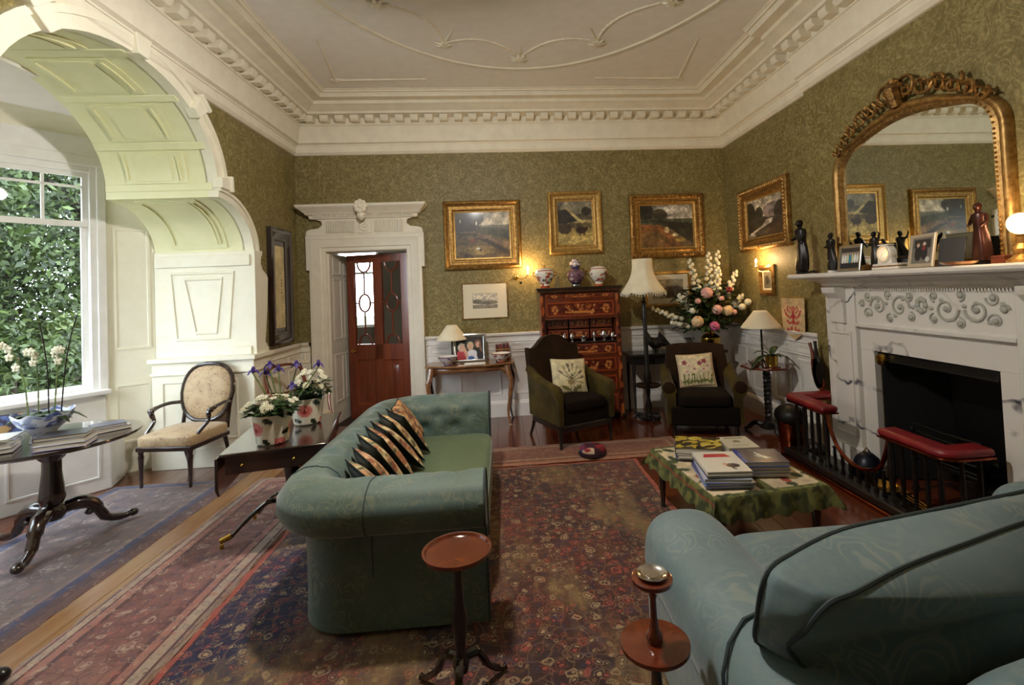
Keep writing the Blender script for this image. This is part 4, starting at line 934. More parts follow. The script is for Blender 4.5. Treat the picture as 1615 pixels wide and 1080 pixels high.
# tall dark framed scroll on the left wall
sc_ = Cv(20, 90, (206, 190, 142)); 
for k in range(26): sc_.line([(.62, .12+k*.03), (.74, .12+k*.03)], (140, 118, 80), .004)
sc_.noise(9, .05, 3)
r = thing('tall_dark_frame', 'tall dark wood framed parchment scroll on the shadowed left wall by the door', 'picture', (XL+.003, 6.15, 1.17), PI/2)
MB().frame(.56, 1.38, [(0, 0), (0, .05), (.03, .055), (.06, .04), (.10, .02), (.14, .022), (.15, .012)], 0, .69, 0).build('frame', 'dark', r)
MB().box(-.25, .25, -.012, -.002, .05, 1.33).build('backing', 'dark', r, smooth=False); flat('scroll', sc_, .24, .98, r, y=-.014, cz=.68, mat='print')
sw = MB().box(-.045, .045, -.012, 0, -.045, .045).box(-.012, .012, -.02, -.01, -.02, .02).build('light_switch', 'cream', None, bevel=.004); sw.location = (XL+.002, 6.47, 1.49); sw.rotation_euler = (0, 0, PI/2); tag(sw, 'small cream light switch on the left wall beside the tall dark frame', 'switch')
# ------------------------------------------------------------- mirror over the fireplace
mr = thing('overmantel_mirror', 'large arched gilt overmantel mirror with a carved crest standing on the mantel shelf', 'mirror', (BX-.004, 3.50, 1.735), -PI/2)
def mout(hw, z1, zt):   # half outline of the arched frame
    pts = [(hw, 0), (hw, z1*.5), (hw, z1)]
    for k in range(1, 9): a = k/8*PI/2*.86; pts.append((hw-.22*(1-math.cos(a)), z1+.24*math.sin(a)))
    x0, z0 = pts[-1]
    for k in range(1, 13): t = k/12; pts.append((x0*(1-t), z0+(zt-z0)*math.sin(t*PI/2)))
    return pts
hwm = .80
def ring_(off):
    h = mout(hwm-off, .86-off*.2, 1.27-off); full = [(x, z) for x, z in h]+[(-x, z) for x, z in reversed(h[:-1])]
    return full
prof = [(0, 0), (0, .03), (.01, .05), (.03, .06), (.05, .05), (.065, .035), (.08, .04), (.095, .045), (.105, .03), (.115, .01)]
loops = [ring_(o) for o, d in prof]
g = [[(loops[j][i][0], -prof[j][1], loops[j][i][1]) for j in range(len(prof))] for i in range(len(loops[0]))]
MB().grid(g).build('frame', 'mirgold', mr, ang=60)
inn = ring_(.11); n_ = len(inn); MB().add([(x, -.012, z) for x, z in inn], [tuple(range(n_))]).build('mirror_glass', 'mirror', mr, smooth=False)
MB().box(-hwm, hwm, -.06, 0, -.001, .05).build('frame_foot', 'mirgold', mr, bevel=.01)
bd = MB()
ib = ring_(.088)
acc = 0
for a_, b_ in zip(ib[:-1], ib[1:]):
    L_ = math.hypot(b_[0]-a_[0], b_[1]-a_[1]); n = max(1, int(L_/.03))
    for k in range(n): t = k/n; bd.sphere((a_[0]+(b_[0]-a_[0])*t, -.045, a_[1]+(b_[1]-a_[1])*t), .009, 6, 4)
bd.build('bead_border', 'mirgold', mr, kind='stuff')
cr_ = MB()
def scroll(cx, cz, r, a0, turns, sgn, th=.022):
    pts = []; rad = []
    for k in range(26):
        t = k/25; a = a0+sgn*turns*2*PI*t; rr_ = r*(1-.78*t); pts.append((cx+rr_*math.cos(a), -.05-.02*math.sin(PI*t), cz+rr_*math.sin(a))); rad.append(th*(1-.6*t))
    cr_.tube(pts, rad, 7); cr_.sphere(pts[-1], th*.9, 7, 5)
for s_ in (-1, 1):
    for (cx, cz, r_, a0, tn) in ((.10, 1.36, .10, 2.6, 1.1), (.24, 1.33, .09, .4, 1.1), (.37, 1.27, .085, 2.9, 1.0), (.48, 1.23, .07, .8, 1.0), (.58, 1.15, .06, 2.2, 1.0), (.67, 1.08, .045, .9, .9)):
        scroll(s_*cx, cz, r_, a0 if s_ > 0 else PI-a0, tn, -s_, .016)
    for k in range(12):
        t = k/11; cr_.tube([(s_*(.06+.62*t), -.05, 1.30-.25*t*t), (s_*(.09+.62*t), -.085, 1.36-.27*t*t), (s_*(.13+.62*t), -.05, 1.35-.29*t*t)], [.012, .014, .003], 6)
cr_.tube([(0, -.05, 1.25), (0, -.09, 1.38), (0, -.05, 1.47)], [.05, .06, .01], 8)
for k in range(5): a = PI*(k+.5)/5; cr_.tube([(0, -.06, 1.36), (.08*math.cos(a), -.09, 1.36+.10*math.sin(a))], [.015, .024], 6)
cr_.build('carved_crest', 'oldgold', mr)
# ------------------------------------------------------------- marble chimneypiece
FX = 3.03                       # front plane of the jambs
fp = thing('marble_chimneypiece', 'white marble chimneypiece with a carved frieze and veined slips around the fire', 'fireplace', (BX-.002, 3.365, 0))
def fpb(mb, name, mat='marblep', **k): mb.v = [(x-(BX-.002), y-3.365, z) for x, y, z in mb.v]; return mb.build(name, mat, fp, **k)
Y0, Y1 = 2.31, 4.42
for (a, b_) in ((4.04, Y1), (Y0, 2.69)):
    fpb(MB().box(FX, BX-.003, a, b_, .0, 1.60), 'jamb', 'marble', bevel=.006)
    fpb(MB().box(FX-.025, BX-.003, a-.02, b_+.02, 0, .20), 'jamb_plinth', 'marblep', bevel=.006)
    fpb(MB().frame(b_-a-.10, .92, [(0, 0), (0, .01), (.015, .012), (.03, 0)], 0, 0, 0).xf(Matrix.Translation((FX, (a+b_)/2, .74)) @ Matrix.Rotation(-PI/2, 4, 'Z')), 'jamb_panel', 'marblep')
    m = MB().prism([(FX, 1.27), (FX-.03, 1.28), (FX-.035, 1.34), (FX-.03, 1.42), (FX-.05, 1.50), (FX-.10, 1.55), (FX-.11, 1.60), (FX, 1.60)], (a+b_)/2-.09, (a+b_)/2+.09, 'xz'); fpb(m, 'console_bracket', 'marblep', bevel=.004, ang=60)
    fpb(MB().lathe([(0, -.02), (.05, -.02), (.06, 0), (.03, .012), (0, .015)], 16, m=Matrix.Translation((FX-.005, (a+b_)/2+.0, 1.235)) @ Matrix.Rotation(-PI/2, 4, 'Y')), 'roundel', 'marblep')
fpb(MB().box(FX+.02, BX-.003, 2.69, 4.04, 1.27, 1.60), 'frieze', 'marblep')
fpb(MB().box(FX+.04, BX-.003, 2.69, 4.04, 1.06, 1.27), 'lintel_slip', 'marble', bevel=.003); 
for (a, b_) in ((3.89, 4.04), (2.69, 2.84)): fpb(MB().box(FX+.04, BX-.003, a, b_, 0, 1.06), 'side_slip', 'marble', bevel=.003)
fpb(MB().box(FX-.005, BX-.003, 2.69, 4.04, 1.255, 1.285), 'frieze_bead', 'marblep', bevel=.004)
crv = [(BX-.003, 1.595), (FX-.01, 1.60), (FX-.02, 1.615), (FX-.02, 1.635), (FX-.06, 1.65), (FX-.10, 1.665), (FX-.10, 1.68), (FX-.20, 1.685), (FX-.215, 1.70), (FX-.215, 1.72), (FX-.205, 1.733), (BX-.003, 1.733)]
def capm(dd):  # returns loop extended by dd at the ends
    return dd
g = []
for e in range(2):
    row = []
    for x, z in crv:
        ex = max(0, FX-x)*1.15; yy = (Y0-ex) if e == 0 else (Y1+ex); row.append((x, yy, z))
    g.append(row)
m = MB().grid(g, wv=True); m.f.append(tuple(range(len(crv)))); m.f.append(tuple(range(2*len(crv)-1, len(crv)-1, -1))); fpb(m, 'mantel_shelf', 'marblep', bevel=.003, ang=30)
# carved scrolling acanthus in low relief
cf_ = MB()
def sc3(cy, cz, r, a0, sgn, th=.013):
    pts = []; rad = []
    for k in range(24): t = k/23; a = a0+sgn*2.6*PI*t; q_ = r*(1-.85*t); pts.append((FX+.018, cy+q_*math.cos(a), cz+q_*math.sin(a))); rad.append(th*(1-.45*t))
    cf_.tube(pts, rad, 6, flat=.8); cf_.sphere((FX+.015, cy, cz), (.012, .022, .022), 8, 5)
for s_ in (-1, 1):
    for i, (dy, rr_) in enumerate(((.20, .095), (.42, .085))):
        sc3(3.365+s_*dy, 1.44, rr_, 0 if (i % 2) else PI, s_*(1 if i % 2 else -1))
    for (dy, zc, rr_, a0, sg) in ((.10, 1.365, .040, 1.6, 1), (.11, 1.525, .038, -1.6, -1), (.31, 1.535, .038, -1.6, 1), (.30, 1.345, .040, 1.6, -1), (.53, 1.52, .048, PI, 1), (.54, 1.375, .050, PI, -1), (.60, 1.45, .034, 0, 1)):
        sc3(3.365+s_*dy, zc, rr_, a0 if s_ > 0 else PI-a0, s_*sg, .009)
    for k in range(7): cf_.sphere((FX+.017, 3.365+s_*(.08+.085*k), 1.44+.075*math.sin(2.2*k)), (.008, .020, .014), 7, 5)
for k in range(8): a = k*PI/4; cf_.sphere((FX+.014, 3.365+.035*math.cos(a), 1.46+.045*math.sin(a)), (.012, .022, .022), 7, 5)
fpb(cf_, 'carved_relief', simple('relief_marble', (176, 174, 164), .5))
dt = MB()
for k in range(60): dt.box(FX+.0, FX+.02, 2.70+k*.0223, 2.712+k*.0223, 1.565, 1.585)
fpb(dt, 'frieze_dentils', 'marblep', kind='stuff')
# hearth, grate
hs = tag(B(2.66, FX-.03, 2.70, 4.60, .001, .022).build('hearth_slab', 'black', None, bevel=.004), 'dark polished hearth slab inside the club fender', 'hearth')
gr = thing('fire_grate', 'black iron fire grate with bars standing in the fireplace', 'grate', (3.30, 3.365, 0))
for k in range(5): MB().tube([(-.13, -.28, .30+k*.055), (-.15, 0, .30+k*.055), (-.13, .28, .30+k*.055)], .010, 6).build('grate_bar', 'iron', gr)
for yy in (-.28, .28): MB().lathe([(.03, 0), (.018, .05), (.015, .2), (.026, .25), (.015, .3), (.015, .45), (.02, .48), (.001, .50)], 10, (-.14, yy, .0)).build('grate_upright', 'iron', gr)
MB().box(-.14, .24, -.27, .27, .24, .28).build('grate_bed', 'iron', gr, bevel=.01)
MB().prism([(.24, .25), (.30, .25), (.30, .95), (.22, .95)], -.30, .30, 'xz').build('fireback', 'iron', gr, bevel=.01)
cn = tag(MB().prism([(3.085, 1.0), (3.08, .985), (3.09, .98), (3.30, .99), (3.42, 1.05), (3.085, 1.05)], 2.86, 3.87, 'xz').build('smoke_canopy', 'iron', None, bevel=.004), 'dark smoke canopy under the top of the fireplace opening', 'canopy')
cb2 = MB().lathe([(0, 0), (.05, .005), (.045, .03), (0, .04)], 14); cb2 = cb2.build('canopy_boss', 'brass', cn); cb2.location = (3.075, 3.80, 1.0); cb2.rotation_euler = (0, -PI/2, 0)
cg = random.Random(4)
for k in range(9):
    m = MB().sphere((0, 0, 0), (.05, .045, .035), 7, 5); m.v = [(x*cg.uniform(.85, 1.1), y*cg.uniform(.85, 1.1), z*cg.uniform(.85, 1.1)) for x, y, z in m.v]
    o = m.build('coal', 'iron', None, smooth=False); o.location = (3.24+.09*(k % 3), 3.20+.15*(k//3)+.02*(k % 2), .322); tag(o, 'black coal in the grate, ' + ('front', 'middle', 'back')[k % 3] + ' row, ' + ('near end', 'centre', 'far end')[k//3], 'coal', 'coals in the grate')
# ------------------------------------------------------------- club fender with red leather seats
fd = thing('club_fender', 'club fender with red leather corner seats, brass rail and dark base round the hearth', 'fender', (2.70, 3.68, 0))
def fdm(mb, name, mat, **k): mb.v = [(x-2.70, y-3.68, z) for x, y, z in mb.v]; return mb.build(name, mat, fd, **k)
FY0, FY1, FFX, FBX, FZ = 2.88, 4.50, 2.70, 3.00, .545
fdm(MB().box(FFX-.08, FFX+.06, FY0-.06, FY1+.06, .024, .085).box(FFX, FBX-.04, FY0-.06, FY0+.04, .024, .085).box(FFX, FBX+.06, FY1-.04, FY1+.06, .024, .085), 'base_plinth', 'black', bevel=.012)
fdm(MB().box(FFX-.10, FFX+.075, FY0-.08, FY1+.08, .001, .028), 'base_foot', 'copper', bevel=.008)
def pad(a, b, yc, s_, n='seat_pad'):
    """L-shaped pad: run along the front from a to b, return towards the wall at yc"""
    w = .14; r_ = .07
    if s_ > 0: pts = [(FFX-.07, a), (FFX+.08, a), (FFX+.08, yc-.07), (FBX+.10, yc-.07), (FBX+.10, yc+.08), (FFX+.02, yc+.08)]+[(FFX-.07+.09*(1-math.sin(t)), yc+.08-.09*(1-math.cos(t))) for t in (.5, 1.0, 1.5)]
    else: pts = [(FFX-.07, b), (FFX+.08, b), (FFX+.08, yc+.07), (FBX-.03, yc+.07), (FBX-.03, yc-.08), (FFX+.02, yc-.08)]+[(FFX-.07+.09*(1-math.sin(t)), yc-.08+.09*(1-math.cos(t))) for t in (.5, 1.0, 1.5)]
    return fdm(MB().prism(pts, FZ, FZ+.055, 'xy'), n, 'redleather', bevel=.022, ang=60), fdm(MB().prism(pts, FZ-.012, FZ+.002, 'xy'), 'seat_board', 'copper', bevel=.003)
pad(3.96, 4.5, FY1-.02, 1); pad(2.9, 3.36, FY0, -1)
def post(x, y, z1, name='spindle', r_=.014): return fdm(MB().lathe([(r_*1.4, .08), (r_*1.4, .10), (r_*.8, .12), (r_, .2), (r_*1.2, (z1+.08)/2), (r_, z1-.08), (r_*.8, z1-.02), (r_*1.4, z1)], 9, (x, y, 0)), name, 'black' if r_ > .016 else 'bronze')
for y in (4.44, 4.33, 4.22, 4.12): post(FFX, y, FZ)
for x in (2.82, 2.94): post(x, FY1, FZ); post(x-.01, FY0, FZ)
for y in (2.92, 3.02, 3.12, 3.22): post(FFX, y, FZ)
post(FFX, 4.02, FZ, 'corner_post', .02); post(FFX, 3.32, FZ, 'corner_post', .02)
sw_ = [(FFX, 4.0, FZ-.02), (FFX, 3.97, .42), (FFX, 3.90, .30), (FFX, 3.80, .23), (FFX, 3.66, .20), (FFX, 3.52, .23), (FFX, 3.42, .30), (FFX, 3.36, .42), (FFX, 3.33, FZ-.02)]
fdm(MB().tube(spline(sw_, 5), .016, 8), 'swept_rail', 'copper')
for y in (3.93, 3.84, 3.75, 3.66, 3.57, 3.48, 3.40): 
    zz = .20+.9*abs(y-3.66)**2*1.2; post(FFX, y, zz, 'short_spindle', .013)
# fire irons lying in the hearth, brass shovel pan, dark box
fi = thing('fire_irons', 'long brass fire poker lying in the hearth behind the fender', 'fire irons', (2.90, 3.3, .024)); 
MB().tube([(-.06, -.38, .012), (.05, .3, .06)], .007, 7).lathe([(0, 0), (.016, .01), (.012, .04), (.02, .05), (0, .07)], 10, m=Matrix.Translation((-.06, -.38, .012)) @ Matrix.Rotation(PI/2, 4, 'X')).build('poker', 'brass', fi)
ft_ = thing('fire_tongs', 'brass fire tongs lying beside the poker in the hearth', 'fire irons', (2.82, 3.25, .024)); MB().tube([(0, -.28, .01), (.06, .25, .04)], .006, 7).build('tong_arm', 'brass', ft_); MB().tube([(.02, -.28, .01), (.09, .25, .04)], .006, 7).build('tong_arm', 'brass', ft_)
sh_ = thing('brass_shovel_pan', 'shallow brass pan standing in the hearth by the far jamb', 'pan', (2.84, 3.62, .024)); MB().lathe([(0, 0), (.09, 0), (.13, .04), (.135, .045), (.125, .04), (.085, .006), (0, .006)], 20).build('bowl', 'brass', sh_); MB().tube([(.0, -.12, .04), (0, -.3, .10)], .007, 7).build('handle', 'brass', sh_)
lb_ = thing('coal_hood', 'dark blue domed metal coal hood standing in the hearth by the far slip', 'coal box', (2.93, 3.86, .024)); MB().lathe([(.11, 0), (.115, .02), (.11, .10), (.085, .17), (.04, .21), (.0, .215)], 22).build('dome', simple('blue_black_metal', (30, 34, 46), .35, .6), lb_); MB().tube([(-.03, 0, .21), (0, 0, .25), (.03, 0, .21)], .006, 6).build('handle', 'brass', lb_)
# bellows hung on the jamb side, banner, copper bucket
be = thing('fire_bellows', 'wood and dark leather fire bellows hanging beside the chimneypiece', 'bellows', (3.04, 4.57, .60)); be.rotation_euler = (0, 0, PI/2)
def teard(w, h, n=20): return [(w*math.sin(a)*(1-.35*(1-math.cos(a))/2) , h*(1-math.cos(a))/2) for a in np.linspace(0, 2*PI, n, endpoint=False)]
for dx, ry, mt, nm in ((-.055, .20, 'redwood', 'front_board'), (.045, -.10, 'black', 'back_board')):
    m = MB().prism([(x, z) for x, z in teard(.095, .34)], -.012, .012, 'xz').tube([(0, 0, .30), (0, 0, .42), (0, 0, .47)], [.026, .014, .02], 8); m.xf(Matrix.Translation((dx*.3, 0, 0)) @ Matrix.Rotation(-ry if dx > 0 else ry+.15, 4, 'Y')); m.build(nm, mt, be, bevel=.004)
MB().sphere((0, 0, .16), (.07, .02, .14), 12, 8).build('leather_bag', 'seat_dark', be); MB().tube([(0, 0, .02), (0, 0, -.10)], [.022, .008], 8).build('nozzle', 'brass', be)
bn = Cv(48, 76, (206, 176, 130)); bn.noise(10, .05, 3)
rd = (178, 44, 48)
for s_ in (-1, 1):
    X = lambda x: .5+s_*x
    bn.line([(X(0), .42), (X(.14), .48), (X(.28), .40), (X(.34), .30)], rd, .022, .85); bn.line([(X(.02), .56), (X(.16), .62), (X(.26), .54)], rd, .02, .85); bn.line([(X(.1), .70), (X(.14), .84), (X(.24), .72), (X(.26), .86)], rd, .014, .8)
    bn.line([(X(.08), .26), (X(.2), .2), (X(.24), .30), (X(.12), .34)], rd, .013, .8); bn.line([(X(.3), .12), (X(.36), .22)], (200, 120, 90), .014, .7); bn.line([(X(.05), .66), (X(.09), .86)], rd, .012, .7)
bn.line([(.5, .22), (.5, .62)], rd, .022, .9); bn.ell(.5, .44, .1, .05, rd); bn.ell(.5, .27, .14, .06, (206, 120, 96), al=.7)
br = thing('hanging_banner', 'cream and red embroidered banner hanging from a cord beside the mantel shelf', 'banner', (3.14, 5.13, 1.02), -PI/2)
def bfn(u, v):
    w = .44; z0 = .07*(abs(u-.5)*2) if v < .15 else 0; z = v*.46; 
    if v < .2: z = (v/.2)*.092+(1-v/.2)*(.085*min(1, abs(u-.5)*2.4)-.0)
    return ((u-.5)*w*(.92+.08*v), -.004*math.sin(u*9)-.004, z)
painted('embroidered_cloth', bn, bfn, br, 'wool', 48, 48); MB().tube([(-.23, -.004, .465), (.23, -.004, .465)], .006, 8).build('rod', 'brass', br); MB().tube([(0, -.004, .465), (0, .0, .72)], .002, 5).build('cord', 'goldpale', br)
bk = thing('copper_bucket', 'copper coal bucket with black hood beside the fender', 'bucket', (2.80, 4.72, .001)); MB().lathe([(.10, 0), (.105, .01), (.125, .26), (.135, .30), (.13, .30), (.12, .26), (.10, .02), (0, .02)], 22, cap=False).build('pail', 'copper', bk)
MB().sphere((0, 0, .33), (.15, .17, .11), 14, 8).build('coal_heap', 'iron', bk); MB().tube([(0, .13*math.cos(a), .28+.16*math.sin(a)) for a in np.linspace(0, PI, 12)], .006, 6).build('bail_handle', 'iron', bk)
# ------------------------------------------------------------- seating: the two old armchairs
def wingchair():
    r = thing('armchair', 'olive velvet armchair with a high humped back, left of the two by the tall chest', 'armchair', (.70, 5.54, .001), math.radians(24))
    # local: front = -y ; width x
    W2, Dp = .33, .36
    hump = [(-.33, .52), (-.335, .98), (-.32, 1.005), (-.26, 1.01), (-.20, 1.05), (-.12, 1.12), (0, 1.15), (.12, 1.12), (.20, 1.05), (.26, 1.01), (.32, 1.005), (.335, .98), (.33, .52)]
    P_ = spline([(x, 0, z) for x, z in hump], 4)
    bk = MB().prism([(p.x, p.z) for p in P_], .26, .37, 'xz'); R_ = Matrix.Translation((0, .3, .45)) @ Matrix.Rotation(-.14, 4, 'X') @ Matrix.Translation((0, -.3, -.45)); bk.xf(R_); bk.build('backrest', 'brownvelvet', r, bevel=.03, ang=60)
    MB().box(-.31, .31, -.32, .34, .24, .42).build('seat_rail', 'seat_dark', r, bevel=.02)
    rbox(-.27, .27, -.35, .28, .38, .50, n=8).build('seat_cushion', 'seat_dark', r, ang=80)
    for s_ in (-1, 1):
        g = []
        for (y, zt, w) in ((.34, .80, .05), (.2, .74, .055), (.0, .685, .06), (-.2, .66, .065), (-.31, .65, .065), (-.345, .60, .055)):
            g.append([(s_*(.335+a), y, z) for a, z in ((-.04, .26), (-.04, zt-.04), (-.045, zt-.01), (-.02, zt+.015), (.01, zt+.02), (.04, zt), (.05, zt-.035), (.03, zt-.07), (.02, .5), (.015, .26))])
        m = MB().grid(g); m.f.append(tuple(range(10))); m.f.append(tuple(range(50, 60))); m.build('arm', 'velvet', r, ang=70)
        MB().lathe([(.016, 0), (.02, .02), (.014, .04), (.022, .12), (.026, .24)], 10, (s_*.32, -.30, 0)).build('leg', 'black', r)
        MB().tube([(s_*.30, .30, .26), (s_*.30, .36, .12), (s_*.31, .42, 0)], [.024, .02, .015], 8).build('leg', 'black', r)
    MB().box(-.325, .325, -.335, .33, .18, .25).build('front_rail', 'black', r, bevel=.01)
    return r
wingchair()
def tub():
    r = thing('armchair', 'dark brown velvet armchair with scrolled arms, right of the two by the octagonal table', 'armchair', (2.22, 5.55, .001), math.radians(-15))
    g = []
    for k in range(13):
        u = k/12*2-1; x = .37*u; top = .93-.03*abs(u)**3; g.append([(x, .22-.04*(1-u*u)*0, .40), (x*.98, .26, .6), (x*.96, .31, .78), (x*.93, .35, top-.03), (x*.93, .40, top+.02), (x*.93, .46, top-.02), (x*.98, .45, .7), (x, .40, .3), (x, .38, .1)])
    m = MB().grid(g); m.f.append(tuple(range(9))[::-1]); m.f.append(tuple(range(108, 117))); m.build('backrest', 'brownvelvet', r, ang=70)
    for s_ in (-1, 1):
        P_ = []
        for (y, zc, rr_) in ((.36, .66, .075), (.2, .60, .08), (0, .565, .085), (-.2, .55, .09), (-.33, .54, .092)):
            row = [(s_*.30, y, .15), (s_*.305, y, zc-.06)]
            for a in range(-30, 225, 25): row.append((s_*(.37-rr_*1.0*math.cos(math.radians(a+30))*.9), y, zc-.03+rr_*math.sin(math.radians(a+20))))
            row += [(s_*.40, y, zc-.14), (s_*.405, y, .15)]; P_.append(row)
        nn = len(P_[0]); m = MB().grid(P_); m.f.append(tuple(range(nn*4, nn*5))); m.build('arm', 'velvet', r, ang=70)
        MB().lathe([(0, 0), (.05, .0), (.066, .008), (.05, .016), (.02, .018), (0, .02)], 18, m=Matrix.Translation((s_*.375, -.33, .545)) @ Matrix.Rotation(PI/2, 4, 'X')).build('arm_scroll', 'brownvelvet', r)
        MB().lathe([(.02, 0), (.028, .03), (.022, .10), (.03, .15)], 10, (s_*.33, -.30, 0)).build('leg', 'black', r)
        MB().lathe([(.02, 0), (.024, .15)], 8, (s_*.33, .36, 0)).build('leg', 'black', r)
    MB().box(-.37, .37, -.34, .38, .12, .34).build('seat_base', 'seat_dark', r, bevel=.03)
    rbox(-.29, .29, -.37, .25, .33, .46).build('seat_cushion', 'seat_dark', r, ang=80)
    return r
tub()
def embro(seed, kind):
    c = Cv(54, 54, (218, 204, 166) if kind else (212, 200, 160)); q = random.Random(seed)
    c.noise(14, .05, seed)
    if kind:
        c.line([(.03, .03), (.97, .03), (.97, .97), (.03, .97), (.03, .03)], (196, 150, 120), .012)
        for (x, y) in ((.2, .28), (.32, .38), (.6, .32), (.74, .26), (.45, .48), (.7, .5), (.25, .55), (.82, .4)):
            for k in range(5): a = k*1.257; c.ell(x+.045*math.cos(a), y+.045*math.sin(a), .035, .028, (150, 70, 84) if y < .36 else (226, 196, 176), a)
            c.ell(x, y, .02, .02, (110, 60, 60))
        for k in range(9): x = .15+.09*k; c.line([(x, .92), (x+.05*math.sin(k), .62)], (96, 100, 50), .012); c.ell(x, .84, .07, .035, (112, 118, 54), k)
    else:
        for k in range(11):
            a = -2.6+.42*k; c.line([(.5, .62), (.5+.36*math.cos(a), .60+.42*math.sin(a)*.9)], (90, 84, 70), .009); c.ell(.5+.34*math.cos(a), .58+.38*math.sin(a), .07, .028, ((120, 104, 96), (168, 150, 110), (96, 88, 72))[k % 3], a)
        c.ell(.5, .68, .1, .08, (150, 130, 84)); c.ell(.35, .85, .14, .05, (110, 104, 56), .5); c.ell(.68, .86, .14, .05, (110, 104, 56), -.5)
    return c
plain = simple('cream_cushion_cloth', (206, 194, 158), .85)
cushion('embroidered_cushion', 'square cream cushion with grey iris embroidery on the left olive armchair', .42, .40, .13, embro(3, 0), (.70, 5.50, .50), (math.radians(-18), math.radians(4), math.radians(15)), backmat=plain)
cushion('embroidered_cushion', 'square cream cushion with pink flower embroidery on the right brown armchair', .42, .40, .13, embro(4, 1), (2.22, 5.60, .465), (math.radians(-20), math.radians(-3), math.radians(-12)), backmat=plain)
# ------------------------------------------------------------- tall marquetry chest
def marq(w, h, seed, n=1):
    c = Cv(w, h, (92, 34, 22)); c.noise(6, .12, seed); og = [(196, 122, 60), (178, 100, 48), (208, 146, 84), (150, 76, 36)]
    a = w/h
    c.line([(.02, .08), (.98, .08), (.98, .92), (.02, .92), (.02, .08)], (150, 70, 34), .03)
    for cx in (.12, .88):
        s_ = 1 if cx < .5 else -1
        for k in range(9): t = k/8*5.2; c.ell(cx+s_*.045*math.sin(t)*(1-k/14), .5+.26*math.cos(t)*(1-k/14), .022, .085, og[k % 4], t)
    c.dabs(46, (.28, .22, .72, .8), .075, og, seed, .9); c.dabs(12, (.34, .35, .66, .65), .05, [(92, 34, 22), (60, 22, 16)], seed+2, .9); c.ell(.5, .72, .22, .07, og[0]); return c
ch = thing('tall_chest', 'tall red marquetry chest of drawers with a recessed open middle, left of the floor lamp', 'chest of drawers', (.97, 6.46, .001))
CW, CD, CH = .515, .21, 1.70
cs = MB().box(-CW, -CW+.055, -CD, CD, .0, 1.63).box(CW-.055, CW, -CD, CD, .0, 1.63).box(-CW+.055, CW-.055, CD-.02, CD, .05, 1.63).box(-CW+.055, CW-.055, -CD, CD-.02, 1.53, 1.545).box(-CW+.055, CW-.055, -CD, CD-.02, 1.29, 1.305).box(-CW+.055, CW-.055, -CD, CD-.02, .98, 1.0).box(-CW+.055, CW-.055, -CD, CD-.02, .80, .815).box(-CW+.055, CW-.055, -CD, CD-.02, .57, .585).box(-CW+.055, CW-.055, -CD, CD-.02, .33, .345).box(-CW+.055, CW-.055, -CD, CD-.02, .07, .09)
cs.build('carcase', 'mahog', ch, bevel=.003)
for s_ in (-1, 1):
    c = Cv(10, 150, (78, 28, 18)); c.dabs(70, (.1, 0, .9, 1), .028, [(186, 104, 50), (150, 70, 34), (60, 22, 14)], 8, .9)
    painted('inlaid_stile', c, lambda u, v: (s_*(CW-.0275)+(u-.5)*.05, -CD-.002, .02+v*1.6), ch, 'inlay')
    MB().box(s_*CW-.03, s_*CW+.03, -CD-.01, -CD+.05, -.0, .06).build('foot', 'dark', ch, bevel=.01)
MB().prism([(-CW, 1.63), (-CW-.01, 1.645), (-CW-.03, 1.66), (-CW-.045, 1.68), (-CW-.045, 1.70), (CW+.045, 1.70), (CW+.045, 1.68), (CW+.03, 1.66), (CW+.01, 1.645), (CW, 1.63)], -CD-.045, CD, 'xz').build('cornice', 'dark', ch, bevel=.004, ang=20)
eg2 = MB()
for k in range(36): eg2.sphere((-CW-.0+k*(2*CW)/35, -CD-.04, 1.648), (.010, .014, .009), 6, 4)
eg2.build('carved_moulding', 'mahog', ch, kind='stuff')
def drawer(z0, z1, seed, w=.455):
    d = MB().box(-w, w, -CD-.008, -CD+.10, z0, z1).build('drawer', 'mahog', ch, bevel=.003)
    painted('marquetry_panel', marq(110, max(20, int(110*(z1-z0)/(2*w))), seed), lambda u, v: ((u-.5)*2*(w-.012), -CD-.0095, z0+.01+v*(z1-z0-.02)), d, 'inlay')
    for s_ in (-1, 1): MB().sphere((s_*.27, -CD-.014, (z0+z1)/2), .011, 8, 5).build('keyhole_knob', 'brass', d)
for z0, z1, sd in ((1.548, 1.627, 1), (1.31, 1.525, 2), (.59, .795, 4), (.35, .565, 5), (.095, .325, 6)): drawer(z0, z1, sd)
painted('marquetry_panel', marq(110, 24, 9), lambda u, v: ((u-.5)*.9, -CD-.006, .825+v*.14), MB().box(-.455, .455, -CD-.004, -CD+.1, .82, .975).build('drawer', 'mahog', ch), 'inlay')
for k, (x0, x1) in enumerate(((-.44, -.15), (-.13, .13), (.15, .44))):   # small drawers inside the recess
    d = MB().box(x0, x1, -.04, .10, 1.16, 1.28).build('small_drawer', 'mahog', ch, bevel=.003); painted('marquetry_panel', marq(44, 18, 20+k), lambda u, v, x0=x0, x1=x1: (x0+.01+u*(x1-x0-.02), -.0415, 1.17+v*.10), d, 'inlay')
    d = MB().box(x0, x1, -.02, .10, 1.02, 1.14).build('small_drawer', 'mahog', ch, bevel=.003); painted('marquetry_panel', marq(44, 18, 30+k), lambda u, v, x0=x0, x1=x1: (x0+.01+u*(x1-x0-.02), -.0215, 1.03+v*.10), d, 'inlay')
MB().box(-.455, .455, -CD-.03, -.04, .985, 1.0).build('writing_slide', 'dark', ch, bevel=.003)
